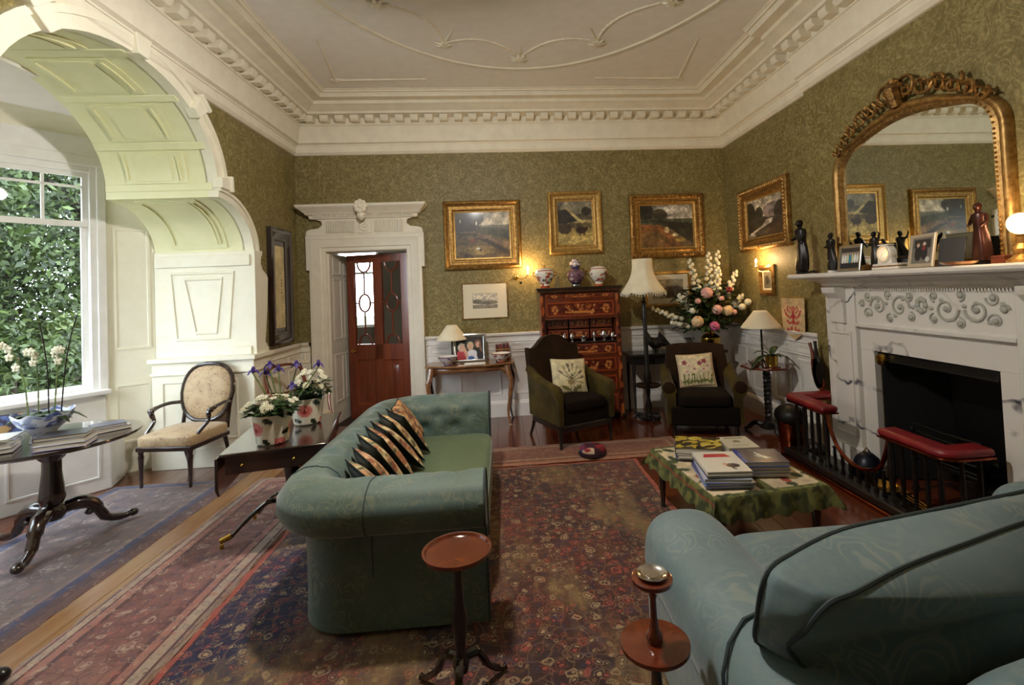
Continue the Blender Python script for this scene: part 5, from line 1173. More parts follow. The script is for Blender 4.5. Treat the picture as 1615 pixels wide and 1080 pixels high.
sv = [(-.36, 'small silver cup at the left end of the chest recess', 'cup'), (-.22, 'silver beaker second from the left in the chest recess', 'beaker'), (-.12, 'silver jar with square shoulders third from the left in the chest recess', 'jar'), (.03, 'low silver bowl in the middle of the chest recess', 'bowl'), (.17, 'tall narrow silver card case right of the low bowl', 'case'), (.30, 'silver coffee pot with spout in the chest recess', 'pot'), (.41, 'small silver jug at the right end of the chest recess', 'jug')]
for k, (x, lb, cat) in enumerate(sv):
    o = thing('silver_'+cat, lb, cat, (.97+x, 6.46-CD+.05, 1.002), 0, 'silver in the chest recess')
    h = (.06, .09, .10, .06, .11, .12, .09)[k]; r0 = (.025, .028, .03, .045, .018, .036, .026)[k]
    MB().lathe([(0, 0), (r0*.8, 0), (r0*.6, .01), (r0, h*.4), (r0*1.05, h*.7), (r0*.7, h*.9), (r0*.75, h)] + ([(0, h)] if k in (2, 4, 5) else []), 14, cap=False).build('body', 'silver', o)
    if k in (0, 5, 6): MB().tube([(r0, 0, h*.8), (r0+.03, 0, h*.7), (r0, 0, h*.35)], .004, 6).build('handle', 'silver', o)
    if k == 5: MB().tube([(-r0, 0, h*.5), (-r0-.03, 0, h*.9)], [.008, .004], 6).build('spout', 'silver', o)
# painted porcelain jars on the chest
def jarcv(a, b_, c_, seed): 
    c = Cv(60, 40, a); c.dabs(20, (0, .15, 1, .95), .06, [b_, c_], seed, .9); c.dabs(30, (0, .1, 1, .95), .045, [a, b_, (60, 70, 60)], seed+1, .9); c.rect(0, 0, 1, .07, b_); c.rect(0, .9, 1, 1, b_); return c
def lathep(name, prof, cv, parent, n=28, mat='glaze', z0=0):
    zs = [p[1] for p in prof]; 
    L_ = [0]
    for a, b_ in zip(prof[:-1], prof[1:]): L_.append(L_[-1]+math.hypot(b_[0]-a[0], b_[1]-a[1]))
    def fn(u, v):
        s_ = v*L_[-1]
        for i in range(len(prof)-1):
            if s_ <= L_[i+1]+1e-9: t = (s_-L_[i])/(L_[i+1]-L_[i]+1e-9); r_ = prof[i][0]+(prof[i+1][0]-prof[i][0])*t; z = prof[i][1]+(prof[i+1][1]-prof[i][1])*t; break
        return (r_*math.cos(2*PI*u-PI/2-.0), r_*math.sin(2*PI*u-PI/2), z0+z)
    return painted(name, cv, fn, parent, mat, nu=max(n, cv.w), nv=cv.h)
jA = jarcv((232, 224, 208), (176, 74, 46), (62, 72, 104), 3)
jB = jarcv((120, 84, 96), (54, 50, 86), (206, 184, 176), 7)
CT = 1.702
for (x, lb, cv_, h, w) in ((.54, 'left white and rust floral porcelain jar with lid on the tall chest', jA, .25, .11), (1.255, 'right white and rust floral porcelain jar with lid on the tall chest', jarcv((232, 224, 208), (190, 96, 52), (150, 60, 50), 12), .24, .105)):
    o = thing('lidded_jar', lb, 'jar', (x, 6.42, CT), 0, 'porcelain jars on the chest'); o.scale = (1.15, 1.15, 1.12)
    lathep('body', [(.05, 0), (.055, .03), (.045, .045), (.07, .07), (.10, .12), (.11, .17), (.10, .20), (.085, .21)], cv_, o)
    MB().lathe([(.09, .208), (.09, .216), (.06, .232), (.02, .238), (.0, .238)], 20, cap=False).build('lid', 'porc', o); MB().lathe([(.012, .236), (.006, .25), (.014, .262), (.0, .272)], 10).build('finial', 'brass', o)
    for s_ in (-1, 1): MB().tube([(s_*.10, 0, .18), (s_*.135, 0, .185), (s_*.13, 0, .15), (s_*.105, 0, .14)], .007, 6).build('handle', 'brass', o)
o = thing('lidded_jar', 'tall plum and blue patterned double gourd jar in the middle of the tall chest', 'jar', (.95, 6.42, CT), 0, 'porcelain jars on the chest')
lathep('body', [(.05, .04), (.09, .08), (.12, .14), (.115, .19), (.08, .225), (.055, .235), (.05, .25)], jB, o); lathep('lid', [(.055, .25), (.075, .29), (.07, .33), (.04, .345), (.045, .36), (.0, .37)], jarcv((214, 200, 196), (84, 74, 110), (150, 90, 90), 4), o)
MB().lathe([(.075, 0), (.08, .012), (.06, .02), (.07, .04)], 20).build('silver_stand', 'silver', o)
o = thing('glass_tumbler', 'clear glass tumbler beside the left porcelain jar on the chest', 'glass', (.70, 6.40, CT)); MB().lathe([(0, 0), (.028, 0), (.032, .15), (.029, .15), (.025, .008), (0, .008)], 16, cap=False).build('glass_body', 'glass', o)
# ------------------------------------------------------------- lamps
def shade(r0, r1, z0, z1, parent, mat='shade', n=40, scal=0, curve=0, name='lamp_shade'):
    prof = []
    for k in range(11):
        t = k/10; r_ = r0+(r1-r0)*t; r_ -= curve*math.sin(PI*t); prof.append((r_, z0+(z1-z0)*t))
    P_ = []
    for i in range(n):
        a = 2*PI*i/n; row = []
        for k, (r_, z) in enumerate(prof):
            t = k/10; q = 1+scal*.035*math.cos(8*a)*(1-t*.5); row.append((r_*q*math.cos(a), r_*q*math.sin(a), z-(scal*.03*abs(math.sin(4*a)) if k == 0 else 0)))
        P_.append(row)
    m = MB().grid(P_, wu=True); o = m.build(name, mat, parent, ang=70); s_ = o.modifiers.new('th', 'SOLIDIFY'); s_.thickness = .003; return o
fl_ = thing('floor_lamp', 'tall floor lamp with a flared cream scalloped silk shade, dark turned pole and round tray', 'floor lamp', (1.76, 6.10, .001))
shade(.285, .13, 1.60, 2.02, fl_, scal=1, curve=.055); fr = MB()
for k in range(52): a = 2*PI*k/52; q = 1+.035*math.cos(8*a); fr.lathe([(.0, -.03), (.007, -.015), (.003, 0)], 5, (.285*q*math.cos(a), .285*q*math.sin(a), 1.598-.03*abs(math.sin(4*a))))
fr.build('fringe', 'cream', fl_, kind='stuff')
MB().lathe([(.15, .03), (.15, .045), (.05, .06), (.035, .1), (.045, .16), (.03, .22), (.022, .26), (.03, .36), (.022, .40), (.022, .42)], 18).build('base_column', 'black', fl_)
MB().lathe([(.0, .405), (.15, .41), (.165, .425), (.165, .435), (.15, .43), (0, .43)], 26).build('tray', 'dark', fl_)
MB().lathe([(.024, .43), (.04, .46), (.05, .52), (.035, .60), (.026, .7), (.03, .95), (.026, 1.2), (.032, 1.38), (.022, 1.44), (.03, 1.47), (.014, 1.5), (.012, 1.62)], 14).build('pole', 'black', fl_)
for k in range(3): a = 2*PI*k/3-PI/2; MB().tube([(.05*math.cos(a), .05*math.sin(a), .05), (.14*math.cos(a), .14*math.sin(a), .06), (.20*math.cos(a), .20*math.sin(a), .012)], [.022, .018, .015], 8).build('foot', 'black', fl_)
def barley(z0, z1, parent, R=.012, amp=.010, turns=7, name='twist_column', mat='black'):
    for ph in (0, PI):
        pts = [(amp*math.cos(2*PI*turns*t+ph), amp*math.sin(2*PI*turns*t+ph), z0+(z1-z0)*t) for t in np.linspace(0, 1, turns*10)]
        MB().tube(pts, R, 7).build(name, mat, parent)
tl = thing('table_lamp', 'table lamp with a cream coolie shade and black twist stem on the console table', 'lamp', (-.70, 6.50, .782))
shade(.205, .065, .30, .49, tl); barley(.02, .31, tl, .009, .008, 6); MB().lathe([(.06, 0), (.06, .012), (.03, .022), (.015, .03)], 18).build('base', 'black', tl)
tl = thing('table_lamp', 'table lamp with a cream coolie shade and slim black stem on the octagonal table', 'lamp', (2.92, 5.42, .742))
shade(.225, .07, .405, .60, tl); barley(.03, .41, tl, .007, .006, 7); MB().lathe([(.055, 0), (.055, .012), (.03, .022), (.015, .04)], 18).build('base', 'black', tl)
# wall sconces
def sconce(label, loc, rz, side=1):
    r = thing('wall_sconce', label, 'wall light', loc, rz)
    MB().lathe([(0, 0), (.03, .004), (.035, .012), (.02, .018), (0, .02)], 14, m=Matrix.Rotation(PI/2, 4, 'X')).build('backplate', 'brass', r)
    MB().tube(spline([(0, -.01, 0), (side*.05, -.06, -.03), (side*.12, -.09, -.02), (side*.16, -.10, .03)], 5), .005, 7).build('arm', 'brass', r)
    MB().lathe([(.004, 0), (.018, .008), (.01, .014), (.009, .05)], 10, (side*.16, -.10, .03)).build('candle_holder', 'cream', r)
    b_ = MB().lathe([(.001, 0), (.012, .012), (.014, .024), (.007, .042), (.001, .055)], 10, (side*.16, -.10, .082)).build('lit_bulb', 'flame', r)
    v = Matrix.Rotation(rz, 4, 'Z') @ Vector((side*.16, -.15, .12)); light('sconce_glow', 'POINT', (loc[0]+v.x, loc[1]+v.y, loc[2]+v.z), (0, 0, 0), 9.0, color=(1, .62, .28), radius=.05); return r
sconce('lit brass candle sconce between the lane painting and the tall chest', (.17, BY, 1.87), 0, 1)
sconce('lit brass candle sconce under the river painting on the right wall', (XR-.004, 5.60, 1.82), -PI/2, -1)
# picture light hook by the engraving
pk = thing('wall_sconce', 'small unlit brass wall bracket at the upper right corner of the engraving', 'wall light', (.06, BY, 1.82)); MB().tube(spline([(0, 0, 0), (.08, -.05, .02), (.16, -.08, -.02)], 4), .005, 7).build('arm', 'brass', pk); MB().sphere((.17, -.08, -.03), .02, 10, 6).build('candle_cup', 'bronze', pk)
# gilt glass globe lamp at the right end of the mantel
gl_ = thing('mantel_lamp', 'lit gilt lamp with a glowing globe at the right end of the mantel shelf', 'lamp', (3.00, 2.60, 1.735))
MB().lathe([(.07, 0), (.075, .015), (.05, .03), (.03, .05), (.045, .08), (.02, .11), (.025, .15)], 18).build('base', 'gold', gl_); MB().sphere((0, 0, .225), .062, 18, 12).build('lit_globe', emit('lit_globe', (255, 214, 150), 3.2), gl_)
light('mantel_lamp_glow', 'POINT', (2.90, 2.56, 2.02), (0, 0, 0), 6, color=(1, .68, .36), radius=.06)
# ------------------------------------------------------------- console table with its things
ct = thing('console_table', 'inlaid serpentine console table on cabriole legs against the white dado', 'table', (-.47, 6.38, .001))
def serp(w, d0, amp, n=24): return [(-w+2*w*k/n, -d0-amp*math.cos(PI*(k/n-.5))**2*1.0+amp*.25*math.cos(4*PI*(k/n-.5))) for k in range(n+1)]
top = serp(.56, .12, .10)+[(.56, .28), (-.56, .28)]
MB().prism(top, .755, .78, 'xy').build('top', 'walnut', ct, bevel=.006, ang=50)
ap = serp(.53, .09, .09)
g = [[(x, y, z) for z in (.755, .66-.03*math.cos(PI*(k/24-.5))**2*0+(.03 if 2 < k < 22 else -.02))] for k, (x, y) in enumerate(ap)]
m = MB().grid(g).build('apron', 'walnut', ct); s_ = m.modifiers.new('t', 'SOLIDIFY'); s_.thickness = .02
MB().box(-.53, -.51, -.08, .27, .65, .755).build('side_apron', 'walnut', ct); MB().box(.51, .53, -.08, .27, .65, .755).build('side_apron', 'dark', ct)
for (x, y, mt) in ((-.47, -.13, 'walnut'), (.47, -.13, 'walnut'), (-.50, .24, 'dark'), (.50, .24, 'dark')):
    sx = 1 if x > 0 else -1
    MB().tube(spline([(x, y, .75), (x+sx*.02, y-.02, .64), (x+sx*.045, y-.035, .54), (x+sx*.02, y-.01, .34), (x-sx*.005, y+.005, .16), (x+sx*.015, y-.02, .03), (x+sx*.03, y-.04, .0)], 4), [.036]*4+[.034]*4+[.028]*4+[.020]*4+[.015]*4+[.014]*4+[.012], 8).build('leg', mt, ct)
ft = Cv(72, 60, (34, 28, 26)); ft.ell(.22, .82, .2, .28, (190, 60, 70)); ft.ell(.58, .86, .22, .3, (226, 226, 232)); ft.ell(.55, .95, .12, .1, (70, 110, 170)); ft.ell(.9, .8, .14, .3, (36, 30, 34))
for (x, y, r_, hc) in ((.2, .45, .10, (214, 200, 176)), (.52, .40, .10, (206, 184, 142)), (.80, .32, .10, (120, 86, 62))): ft.ell(x, y, r_*1.3, r_*1.9, hc); ft.ell(x, y+.04, r_*.75, r_*1.25, (214, 166, 142)); 
ft.ell(.33, .62, .06, .3, (214, 166, 142), -.3); ft.ell(.9, .5, .05, .2, (120, 86, 62), -.3)
pf = thing('photo_frame', 'silver framed photo of three people standing on the console table', 'photo frame', (-.47, 6.40, .784)); pf.rotation_euler = (-.16, 0, .02)
MB().frame(.43, .37, [(0, 0), (0, .012), (.01, .016), (.035, .012), (.042, .006)], 0, .185, 0).box(-.2, .2, 0, .006, .01, .36).build('frame', 'silver', pf); flat('photo', ft, .35, .29, pf, y=-.004, cz=.185)
blue = jarcv((210, 200, 204), (84, 62, 98), (60, 60, 110), 31)
def bowl(label, loc, cv_, s_=1.0, name='porcelain_bowl'):
    o = thing(name, label, 'bowl', loc); lathep('body', [(.05*s_, 0), (.055*s_, .02*s_), (.09*s_, .05*s_), (.125*s_, .10*s_), (.13*s_, .12*s_)], cv_, o); MB().lathe([(.128*s_, .12*s_), (.12*s_, .10*s_), (.08*s_, .05*s_), (0, .03*s_)], 28, cap=False).build('inside', 'porc', o); return o
bowl('plum and white patterned bowl at the left end of the console table', (-.74, 6.28, .783), blue, .95)
bowl('white bowl with red and blue border at the right end of the console table', (-.07, 6.35, .783), jarcv((226, 218, 206), (150, 60, 56), (60, 66, 110), 33), .95)
bx_ = thing('book', 'row of red leather bound books at the right of the console table', 'book', (0, 0, 0)) if False else None
for k in range(4):
    o = thing('leather_book', ('first', 'second', 'third', 'fourth')[k]+' red leather book from the left standing on the console table', 'book', (-.12+.045*k, 6.56, .782), 0, 'red books on the console table')
    MB().box(-.02, .02, -.06, .06, 0, .20+.004*k).build('cover', simple('book_red_%d' % k, ((84, 26, 24), (110, 34, 28), (72, 24, 24), (96, 30, 26))[k], .5), o, bevel=.003); MB().box(-.0205, .0205, -.061, -.055, .13, .15).build('spine_band', 'goldpale', o)
o = thing('porcelain_tray', 'small oblong porcelain tray in front of the photo on the console table', 'tray', (-.40, 6.22, .783)); MB().box(-.12, .12, -.035, .035, 0, .012).box(-.13, .13, -.045, -.035, .0, .022).box(-.13, .13, .035, .045, 0, .022).build('dish', 'porc', o, bevel=.004)
# ------------------------------------------------------------- dark side table with carved bird and brass vase of flowers
st_ = thing('side_table', 'black side table on tapered legs between the floor lamp and right armchair', 'table', (2.24, 6.42, .001))
MB().box(-.66, .66, -.17, .20, .755, .79).build('top', 'black', st_, bevel=.006); MB().box(-.62, .62, -.14, .18, .65, .755).build('apron', 'black', st_, bevel=.003)
for sx in (-1, 1):
    for y in (-.13, .16): MB().lathe([(.014, 0), (.024, .66)], 4, (sx*.60, y, 0)).build('leg', 'black', st_)
br_ = thing('carved_bird', 'black carved bird figure facing left on the side table', 'ornament', (1.98, 6.40, .792))
MB().tube(spline([(-.13, 0, .29), (-.125, 0, .24), (-.10, 0, .17), (-.02, 0, .12), (.06, 0, .13), (.13, 0, .10), (.20, 0, .05)], 5), [.006]+[.018]*4+[.026]*5+[.05]*5+[.07]*5+[.065]*5+[.04]*5+[.012]*0+[.01], 12).build('body', 'black', br_) if False else None
pts = spline([(-.15, 0, .30), (-.12, 0, .25), (-.09, 0, .17), (-.01, 0, .12), (.07, 0, .13), (.14, 0, .10), (.22, 0, .06)], 5)
MB().tube(pts, [np.interp(k, [0, 4, 10, 15, 20, 25, 30], [.006, .026, .05, .08, .07, .035, .008]) for k in range(len(pts))], 12).build('body', 'black', br_)
MB().prism([(.02, .14), (.05, .27), (.12, .20), (.2, .09), (.1, .08)], -.015, .015, 'xz').build('tail_feathers', 'black', br_, bevel=.004); MB().tube([(.0, 0, .06), (.01, 0, 0)], [.02, .03], 8).build('foot', 'black', br_)
hg = thing('glass_jar', 'small clear glass jar with a metal lid on the black side table', 'jar', (2.42, 6.36, .792)); MB().lathe([(0, 0), (.045, 0), (.05, .16), (.046, .16), (.042, .006), (0, .006)], 18, cap=False).build('glass_body', 'glass', hg); MB().lathe([(0, .16), (.075, .16), (.078, .18), (0, .185)], 20).build('lid', 'silver', hg)
vs_ = thing('brass_vase', 'round brass vase holding the big mixed flower arrangement', 'vase', (2.70, 6.32, .792)); MB().lathe([(.06, 0), (.07, .01), (.05, .03), (.10, .06), (.135, .12), (.13, .17), (.08, .21), (.05, .225), (.055, .25), (.075, .26), (.07, .258), (.045, .24), (0, .23)], 26, cap=False).build('body', 'brass', vs_)
# flowers
def petal_ball(mb, c, r, q, n=9, flat=.6):
    for k in range(n):
        a = q.uniform(0, 2*PI); e = q.uniform(-.9, .9); d = Vector((math.cos(a)*math.cos(e), math.sin(a)*math.cos(e), math.sin(e)))
        m_ = Matrix.Translation(Vector(c)+d*r*.45) @ d.to_track_quat('Z', 'Y').to_matrix().to_4x4(); mm = MB().sphere((0, 0, 0), (r*.55, r*.5, r*.22), 7, 5); mm.xf(m_); mb.add(mm.v, mm.f)
def leafb(mb, p, d, L_, w, q, droop=.3):
    d = Vector(d).normalized(); s_ = d.cross(Vector((0, 0, 1))); s_ = s_.normalized() if s_.length > .01 else Vector((1, 0, 0)); up = s_.cross(d)
    P_ = []
    for k in range(5):
        t = k/4; c = Vector(p)+d*L_*t-Vector((0, 0, 1))*droop*L_*t*t; ww = w*math.sin(PI*min(1, t*.9+.1)); P_.append([tuple(c-s_*ww+up*ww*.25), tuple(c), tuple(c+s_*ww+up*ww*.25)])
    mb.grid(P_)
fa = thing('flower_arrangement', 'tall arrangement of pink peonies, roses, white stocks and dark leaves in the brass vase', 'flowers', (2.68, 6.28, 1.035))
q = random.Random(5); lm = MB()
for k in range(520):
    a = q.uniform(0, 2*PI); rr_ = q.random()**.6; z = q.uniform(.04, .75)*(1-.35*rr_); wx = .42*rr_*(1.0-.35*abs(z-.3)); p = (wx*math.cos(a), .16*rr_*math.sin(a), z); leafb(lm, p, (math.cos(a), math.sin(a)*.6-.25, q.uniform(-.2, .9)), q.uniform(.09, .18), q.uniform(.02, .045), q)
lm.build('leaves', 'leaf', fa, kind='stuff')
stm = MB()
spires = [(.02, -.02, 1.06), (-.24, 0, .98), (.17, .02, 1.08), (.38, -.05, .80), (.42, -.1, .48), (-.42, -.03, .52), (-.80, -.05, .36), (-.55, -.06, .16), (.12, -.1, .82), (-.15, -.08, .88), (.30, -.12, .30), (.22, -.15, .16)]
for (x, y, z) in spires: stm.tube([(0, 0, 0), (x*.4, y, z*.55), (x, y, z)], .005, 5)
stm.build('stems', 'stem', fa, kind='stuff')
wf = simple('white_petals', (232, 228, 208), .6, c2=(220, 214, 180)); pkf = simple('pink_petals', (222, 150, 146), .6, c2=(236, 196, 180), sc_=30); mgf = simple('magenta_petals', (206, 84, 136), .6, c2=(226, 130, 160), sc_=30); crf = simple('cream_petals', (238, 212, 168), .6, c2=(226, 184, 136), sc_=30); wnf = simple('wine_petals', (138, 48, 50), .6)
for (x, y, z) in spires[:9]:
    m = MB(); n = 16
    for k in range(n):
        t = .55+.45*k/n; a = k*2.4; L_ = .045*(1-.6*(k/n)); cx, cy, cz = x*(t if t > .5 else t), y*t, z*t; m.sphere((cx+L_*math.cos(a), cy+L_*math.sin(a)-.02, cz), (.036*(1.15-.6*k/n), .03*(1.15-.6*k/n), .028), 6, 4)
    m.build('white_flower_spike', wf, fa)
for (x, z, r_, mt, nm) in ((-.10, .52, .10, pkf, 'pink_peony'), (-.24, .16, .10, crf, 'cream_peony'), (-.02, .09, .085, mgf, 'magenta_peony'), (.16, .28, .09, crf, 'cream_rose'), (.03, .30, .085, pkf, 'pink_peony'), (.25, .26, .05, pkf, 'pink_rosebud'), (.09, .44, .045, pkf, 'pink_rosebud'), (.20, .55, .05, wnf, 'red_carnation'), (.05, .33, .05, wnf, 'red_carnation'), (-.30, .30, .05, wf, 'white_rose'), (.36, .32, .06, wf, 'white_rose'), (.44, .38, .06, wf, 'white_rose'), (-.22, .42, .05, pkf, 'pink_rosebud')):
    m = MB(); petal_ball(m, (x, -.20, z), r_*1.08, q, 16); m.build(nm, mt, fa)
# ------------------------------------------------------------- octagonal tripod table, orchid, silver
ot = thing('octagonal_table', 'octagonal mahogany tripod table with a barley twist stem in the right corner', 'table', (2.88, 5.28, .001))
oc = [(.27*math.cos(PI/8+k*PI/4), .27*math.sin(PI/8+k*PI/4)) for k in range(8)]
MB().prism(oc, .715, .738, 'xy').build('top', 'redwood', ot, bevel=.006); barley(.12, .70, ot, .026, .018, 6); MB().lathe([(.07, .69), (.05, .70), (.03, .715)], 14).build('collar', 'black', ot)
MB().lathe([(.10, .05), (.11, .07), (.06, .10), (.035, .13)], 16).build('base_block', 'black', ot)
for k in range(3): a = 2*PI*k/3+.4; MB().tube(spline([(.06*math.cos(a), .06*math.sin(a), .08), (.15*math.cos(a), .15*math.sin(a), .09), (.22*math.cos(a), .22*math.sin(a), .03), (.26*math.cos(a), .26*math.sin(a), .012)], 4), [.03]*4+[.024]*4+[.016]*4+[.018], 8).build('foot', 'black', ot)
op = thing('potted_orchid', 'leafy orchid without flowers in a small brass pot on the octagonal table', 'plant', (2.88, 5.16, .741)); MB().lathe([(.05, 0), (.062, .01), (.065, .12), (.07, .125), (.06, .12), (.05, .1), (0, .1)], 20, cap=False).build('pot', 'brass', op); MB().lathe([(.085, .0), (.09, .012), (.06, .008)], 20).build('saucer', 'silver', op)
for (dx, dy, dz, L_, w, dr) in ((1, -.2, .5, .24, .035, .9), (-1, -.1, .45, .22, .035, .9), (-.7, .3, .8, .20, .03, .6), (.5, .3, 1.0, .20, .03, .5), (.1, -.7, .6, .16, .03, .6)):
    m = MB(); leafb(m, (0, 0, .11), (dx, dy, dz), L_*1.35, w*1.35, q, dr); o = m.build('leaf', 'leaf', op); o.modifiers.new('t', 'SOLIDIFY').thickness = .003
MB().tube(spline([(0, 0, .11), (-.06, 0, .22), (-.14, -.02, .30)], 4), .003, 5).build('flower_stem', 'stem', op)
tp = thing('silver_teapot', 'small silver teapot at the left of the octagonal table', 'teapot', (2.72, 5.20, .741)); MB().lathe([(.03, 0), (.05, .02), (.055, .05), (.03, .075), (.01, .085), (.0, .10)], 18).build('body', 'silver', tp); MB().tube([(-.05, 0, .04), (-.085, 0, .08)], [.012, .006], 7).build('spout', 'silver', tp); MB().tube([(.05, 0, .06), (.085, 0, .06), (.05, 0, .02)], .005, 6).build('handle', 'silver', tp)
o = thing('silver_cup', 'little silver cup between the teapot and orchid pot', 'cup', (2.79, 5.14, .741)); MB().lathe([(.02, 0), (.022, .005), (.03, .05), (.028, .05), (.02, .01), (0, .01)], 14, cap=False).build('body', 'silver', o)
# ------------------------------------------------------------- coffee table (stool) under needlework, with stacks of books
cft = thing('upholstered_stool', 'low square stool on dark legs under the needlework cloth and books', 'stool', (1.50, 3.30, .012), .10)
MB().box(-.36, .36, -.46, .46, .28, .41).build('seat', 'seat_dark', cft, bevel=.02)
for x in (-.32, .32):
    for y in (-.42, .42): MB().lathe([(.02, 0), (.016, .02), (.024, .14), (.03, .28)], 10, (x, y, 0)).build('leg', 'dark', cft)
cc = Cv(90, 100, (206, 188, 156)); cc.noise(12, .06, 4)
for s_ in range(4):
    pass
gc = (76, 82, 44)
cc.rect(.46, 0, .54, 1, gc, .9); cc.rect(0, 0, 1, .13, gc, .95); cc.rect(0, .87, 1, 1, gc, .95); cc.rect(0, 0, .13, 1, gc, .95); cc.rect(.87, 0, 1, 1, gc, .95)
cc.dabs(24, (.14, .14, .86, .86), .03, [(60, 74, 44), (150, 60, 50), (40, 56, 36), (196, 140, 110)], 3, .9); cc.dabs(120, (0, 0, 1, .12), .02, [(110, 112, 60), (50, 58, 32)], 4); cc.dabs(120, (0, .88, 1, 1), .02, [(110, 112, 60), (50, 58, 32)], 5); cc.dabs(120, (0, 0, .12, 1), .02, [(110, 112, 60), (50, 58, 32)], 6); cc.dabs(120, (.88, 0, 1, 1), .02, [(110, 112, 60), (50, 58, 32)], 7)
for e in (.08, .92): cc.line([(e, 0), (e, 1)], (134, 60, 44), .005); cc.line([(0, e), (1, e)], (134, 60, 44), .005)
nc = thing('needlework_cloth', 'green and cream needlework cloth with scalloped edges draped over the low stool', 'cloth', (1.50, 3.30, .43), .10)
def cfn(u, v):
    hx, hy, dr = .375, .475, .115; X = (u-.5)*2*(hx+dr); Y = (v-.5)*2*(hy+dr); ox = max(0, abs(X)-hx); oy = max(0, abs(Y)-hy); o_ = max(ox, oy)
    z = -min(o_, dr)*1.0; k = min(1, o_/dr); flare = .03*k+.012*k*math.sin(34*(X if oy > ox else Y))
    x = math.copysign(min(abs(X), hx)+(flare if ox > 0 else 0)+ (.02*k if ox > 0 and oy > 0 else 0), X); y = math.copysign(min(abs(Y), hy)+(flare if oy > 0 else 0)+(.02*k if ox > 0 and oy > 0 else 0), Y)
    if o_ >= dr*.97: z -= .022*abs(math.sin(26*(X if oy > ox else Y)))
    return (x, y, z+.003*math.sin(9*X)*math.sin(7*Y)+.006)
painted('cloth_sheet', cc, cfn, nc, 'wool', nu=90, nv=100)
def book(label, w, d, h, loc, rz, cover, cv=None, group='books on the low stool', name='book'):
    o = thing(name, label, 'book', loc, rz, group); cm = simple('cover_'+str(len(bpy.data.materials)), cover, .35, bs=.02, coat=.2)
    MB().box(-w/2, w/2, -d/2, d/2, 0, .003).box(-w/2, w/2, -d/2, d/2, h-.003, h).box(-w/2, -w/2+.003, -d/2, d/2, 0, h).build('cover', cm, o, bevel=.001)
    MB().box(-w/2+.003, w/2-.005, -d/2+.005, d/2-.005, .003, h-.003).build('pages', 'page', o, smooth=False)
    if cv is not None: painted('cover_picture', cv, lambda u, v: ((u-.5)*(w-.002), (v-.5)*(d-.002), h+.0006), o, 'glaze')
    return o
z = .445
c1 = Cv(50, 44, (60, 50, 30)); c1.dabs(26, (0, 0, 1, 1), .14, [(196, 170, 60), (220, 200, 90), (30, 26, 20)], 3, .95)
c2 = Cv(44, 56, (226, 222, 210)); c2.poly([(.25, .12), (.75, .12), (.85, .3), (.18, .3)], (186, 40, 58)); c2.ell(.7, .72, .16, .1, (60, 56, 70)); c2.ell(.55, .66, .05, .06, (206, 160, 130)); c2.line([(.6, .7), (.7, .9)], (40, 36, 44), .02)
c3 = Cv(50, 44, (70, 72, 90)); c3.rect(0, 0, .1, 1, (40, 70, 150)); c3.ell(.55, .6, .2, .1, (190, 200, 190), .5, .8); c3.line([(.45, .3), (.6, .7)], (206, 210, 196), .03); c3.rect(.3, .06, .8, .14, (120, 124, 136), .6); c3.noise(9, .08, 2)
c4 = Cv(34, 40, (206, 204, 182)); c4.line([(.2, .15), (.8, .15)], (120, 120, 100), .02); c4.ell(.5, .45, .14, .09, (120, 130, 100)); c4.line([(.25, .8), (.75, .8)], (150, 150, 130), .015)
def stack(x, y, rz, items, nm):
    zz = z+.002
    for i, (w, d, h, col, cv, lb) in enumerate(items):
        book(lb, w, d, h, (x+.006*math.sin(i*3), y+.008*math.cos(i*2), zz), rz+.05*math.sin(i*2.2), col, cv); zz += h+.0008
stack(1.36, 3.50, -.30, [(.32, .27, .02, (70, 90, 130), None, 'blue grey book at the bottom of the far left stack'), (.31, .27, .022, (216, 214, 220), None, 'white book in the middle of the far left stack'), (.32, .27, .045, (60, 54, 34), c1, 'thick yellow and black covered book on top of the far left stack')], 'a')
stack(1.34, 3.07, -.15, [(.29, .37, .016, (120, 140, 190), None, 'pale blue book at the bottom of the near left stack'), (.29, .37, .018, (60, 74, 130), None, 'navy book second from the bottom of the near left stack'), (.28, .36, .022, (190, 196, 220), None, 'lilac book third from the bottom of the near left stack'), (.27, .36, .02, (44, 44, 52), None, 'black edged book fourth in the near left stack'), (.27, .36, .022, (226, 222, 214), c2, 'white covered book with a red shape on top of the near left stack')], 'b')
stack(1.64, 3.14, -.18, [(.29, .25, .02, (214, 212, 206), None, 'white book at the bottom of the near right stack'), (.28, .25, .022, (66, 80, 130), None, 'blue bound book second in the near right stack'), (.28, .25, .018, (90, 80, 80), None, 'brown edged book third in the near right stack'), (.28, .26, .028, (34, 66, 150), c3, 'blue book with a grey picture on top of the near right stack')], 'c')
stack(1.67, 3.53, -.12, [(.25, .30, .03, (170, 172, 168), None, 'grey book at the bottom of the far right stack'), (.22, .26, .03, (206, 204, 184), c4, 'pale cream book on top of the far right stack')], 'd')
fs = thing('footstool', 'small round needlework footstool on the rug before the left armchair', 'footstool', (.82, 4.93, .012)); fc = Cv(48, 20, (64, 22, 40)); fc.dabs(20, (0, .3, 1, 1), .16, [(150, 36, 46), (70, 64, 120), (214, 190, 160)], 2, .95)
lathep('cushion_top', [(.125, .03), (.135, .05), (.125, .08), (.08, .098), (.0, .105)], fc, fs, mat='wool'); MB().lathe([(.0, 0), (.12, 0), (.14, .012), (.14, .04), (.125, .05)], 28).build('base', simple('plum_velvet', (44, 18, 30), .8), fs)
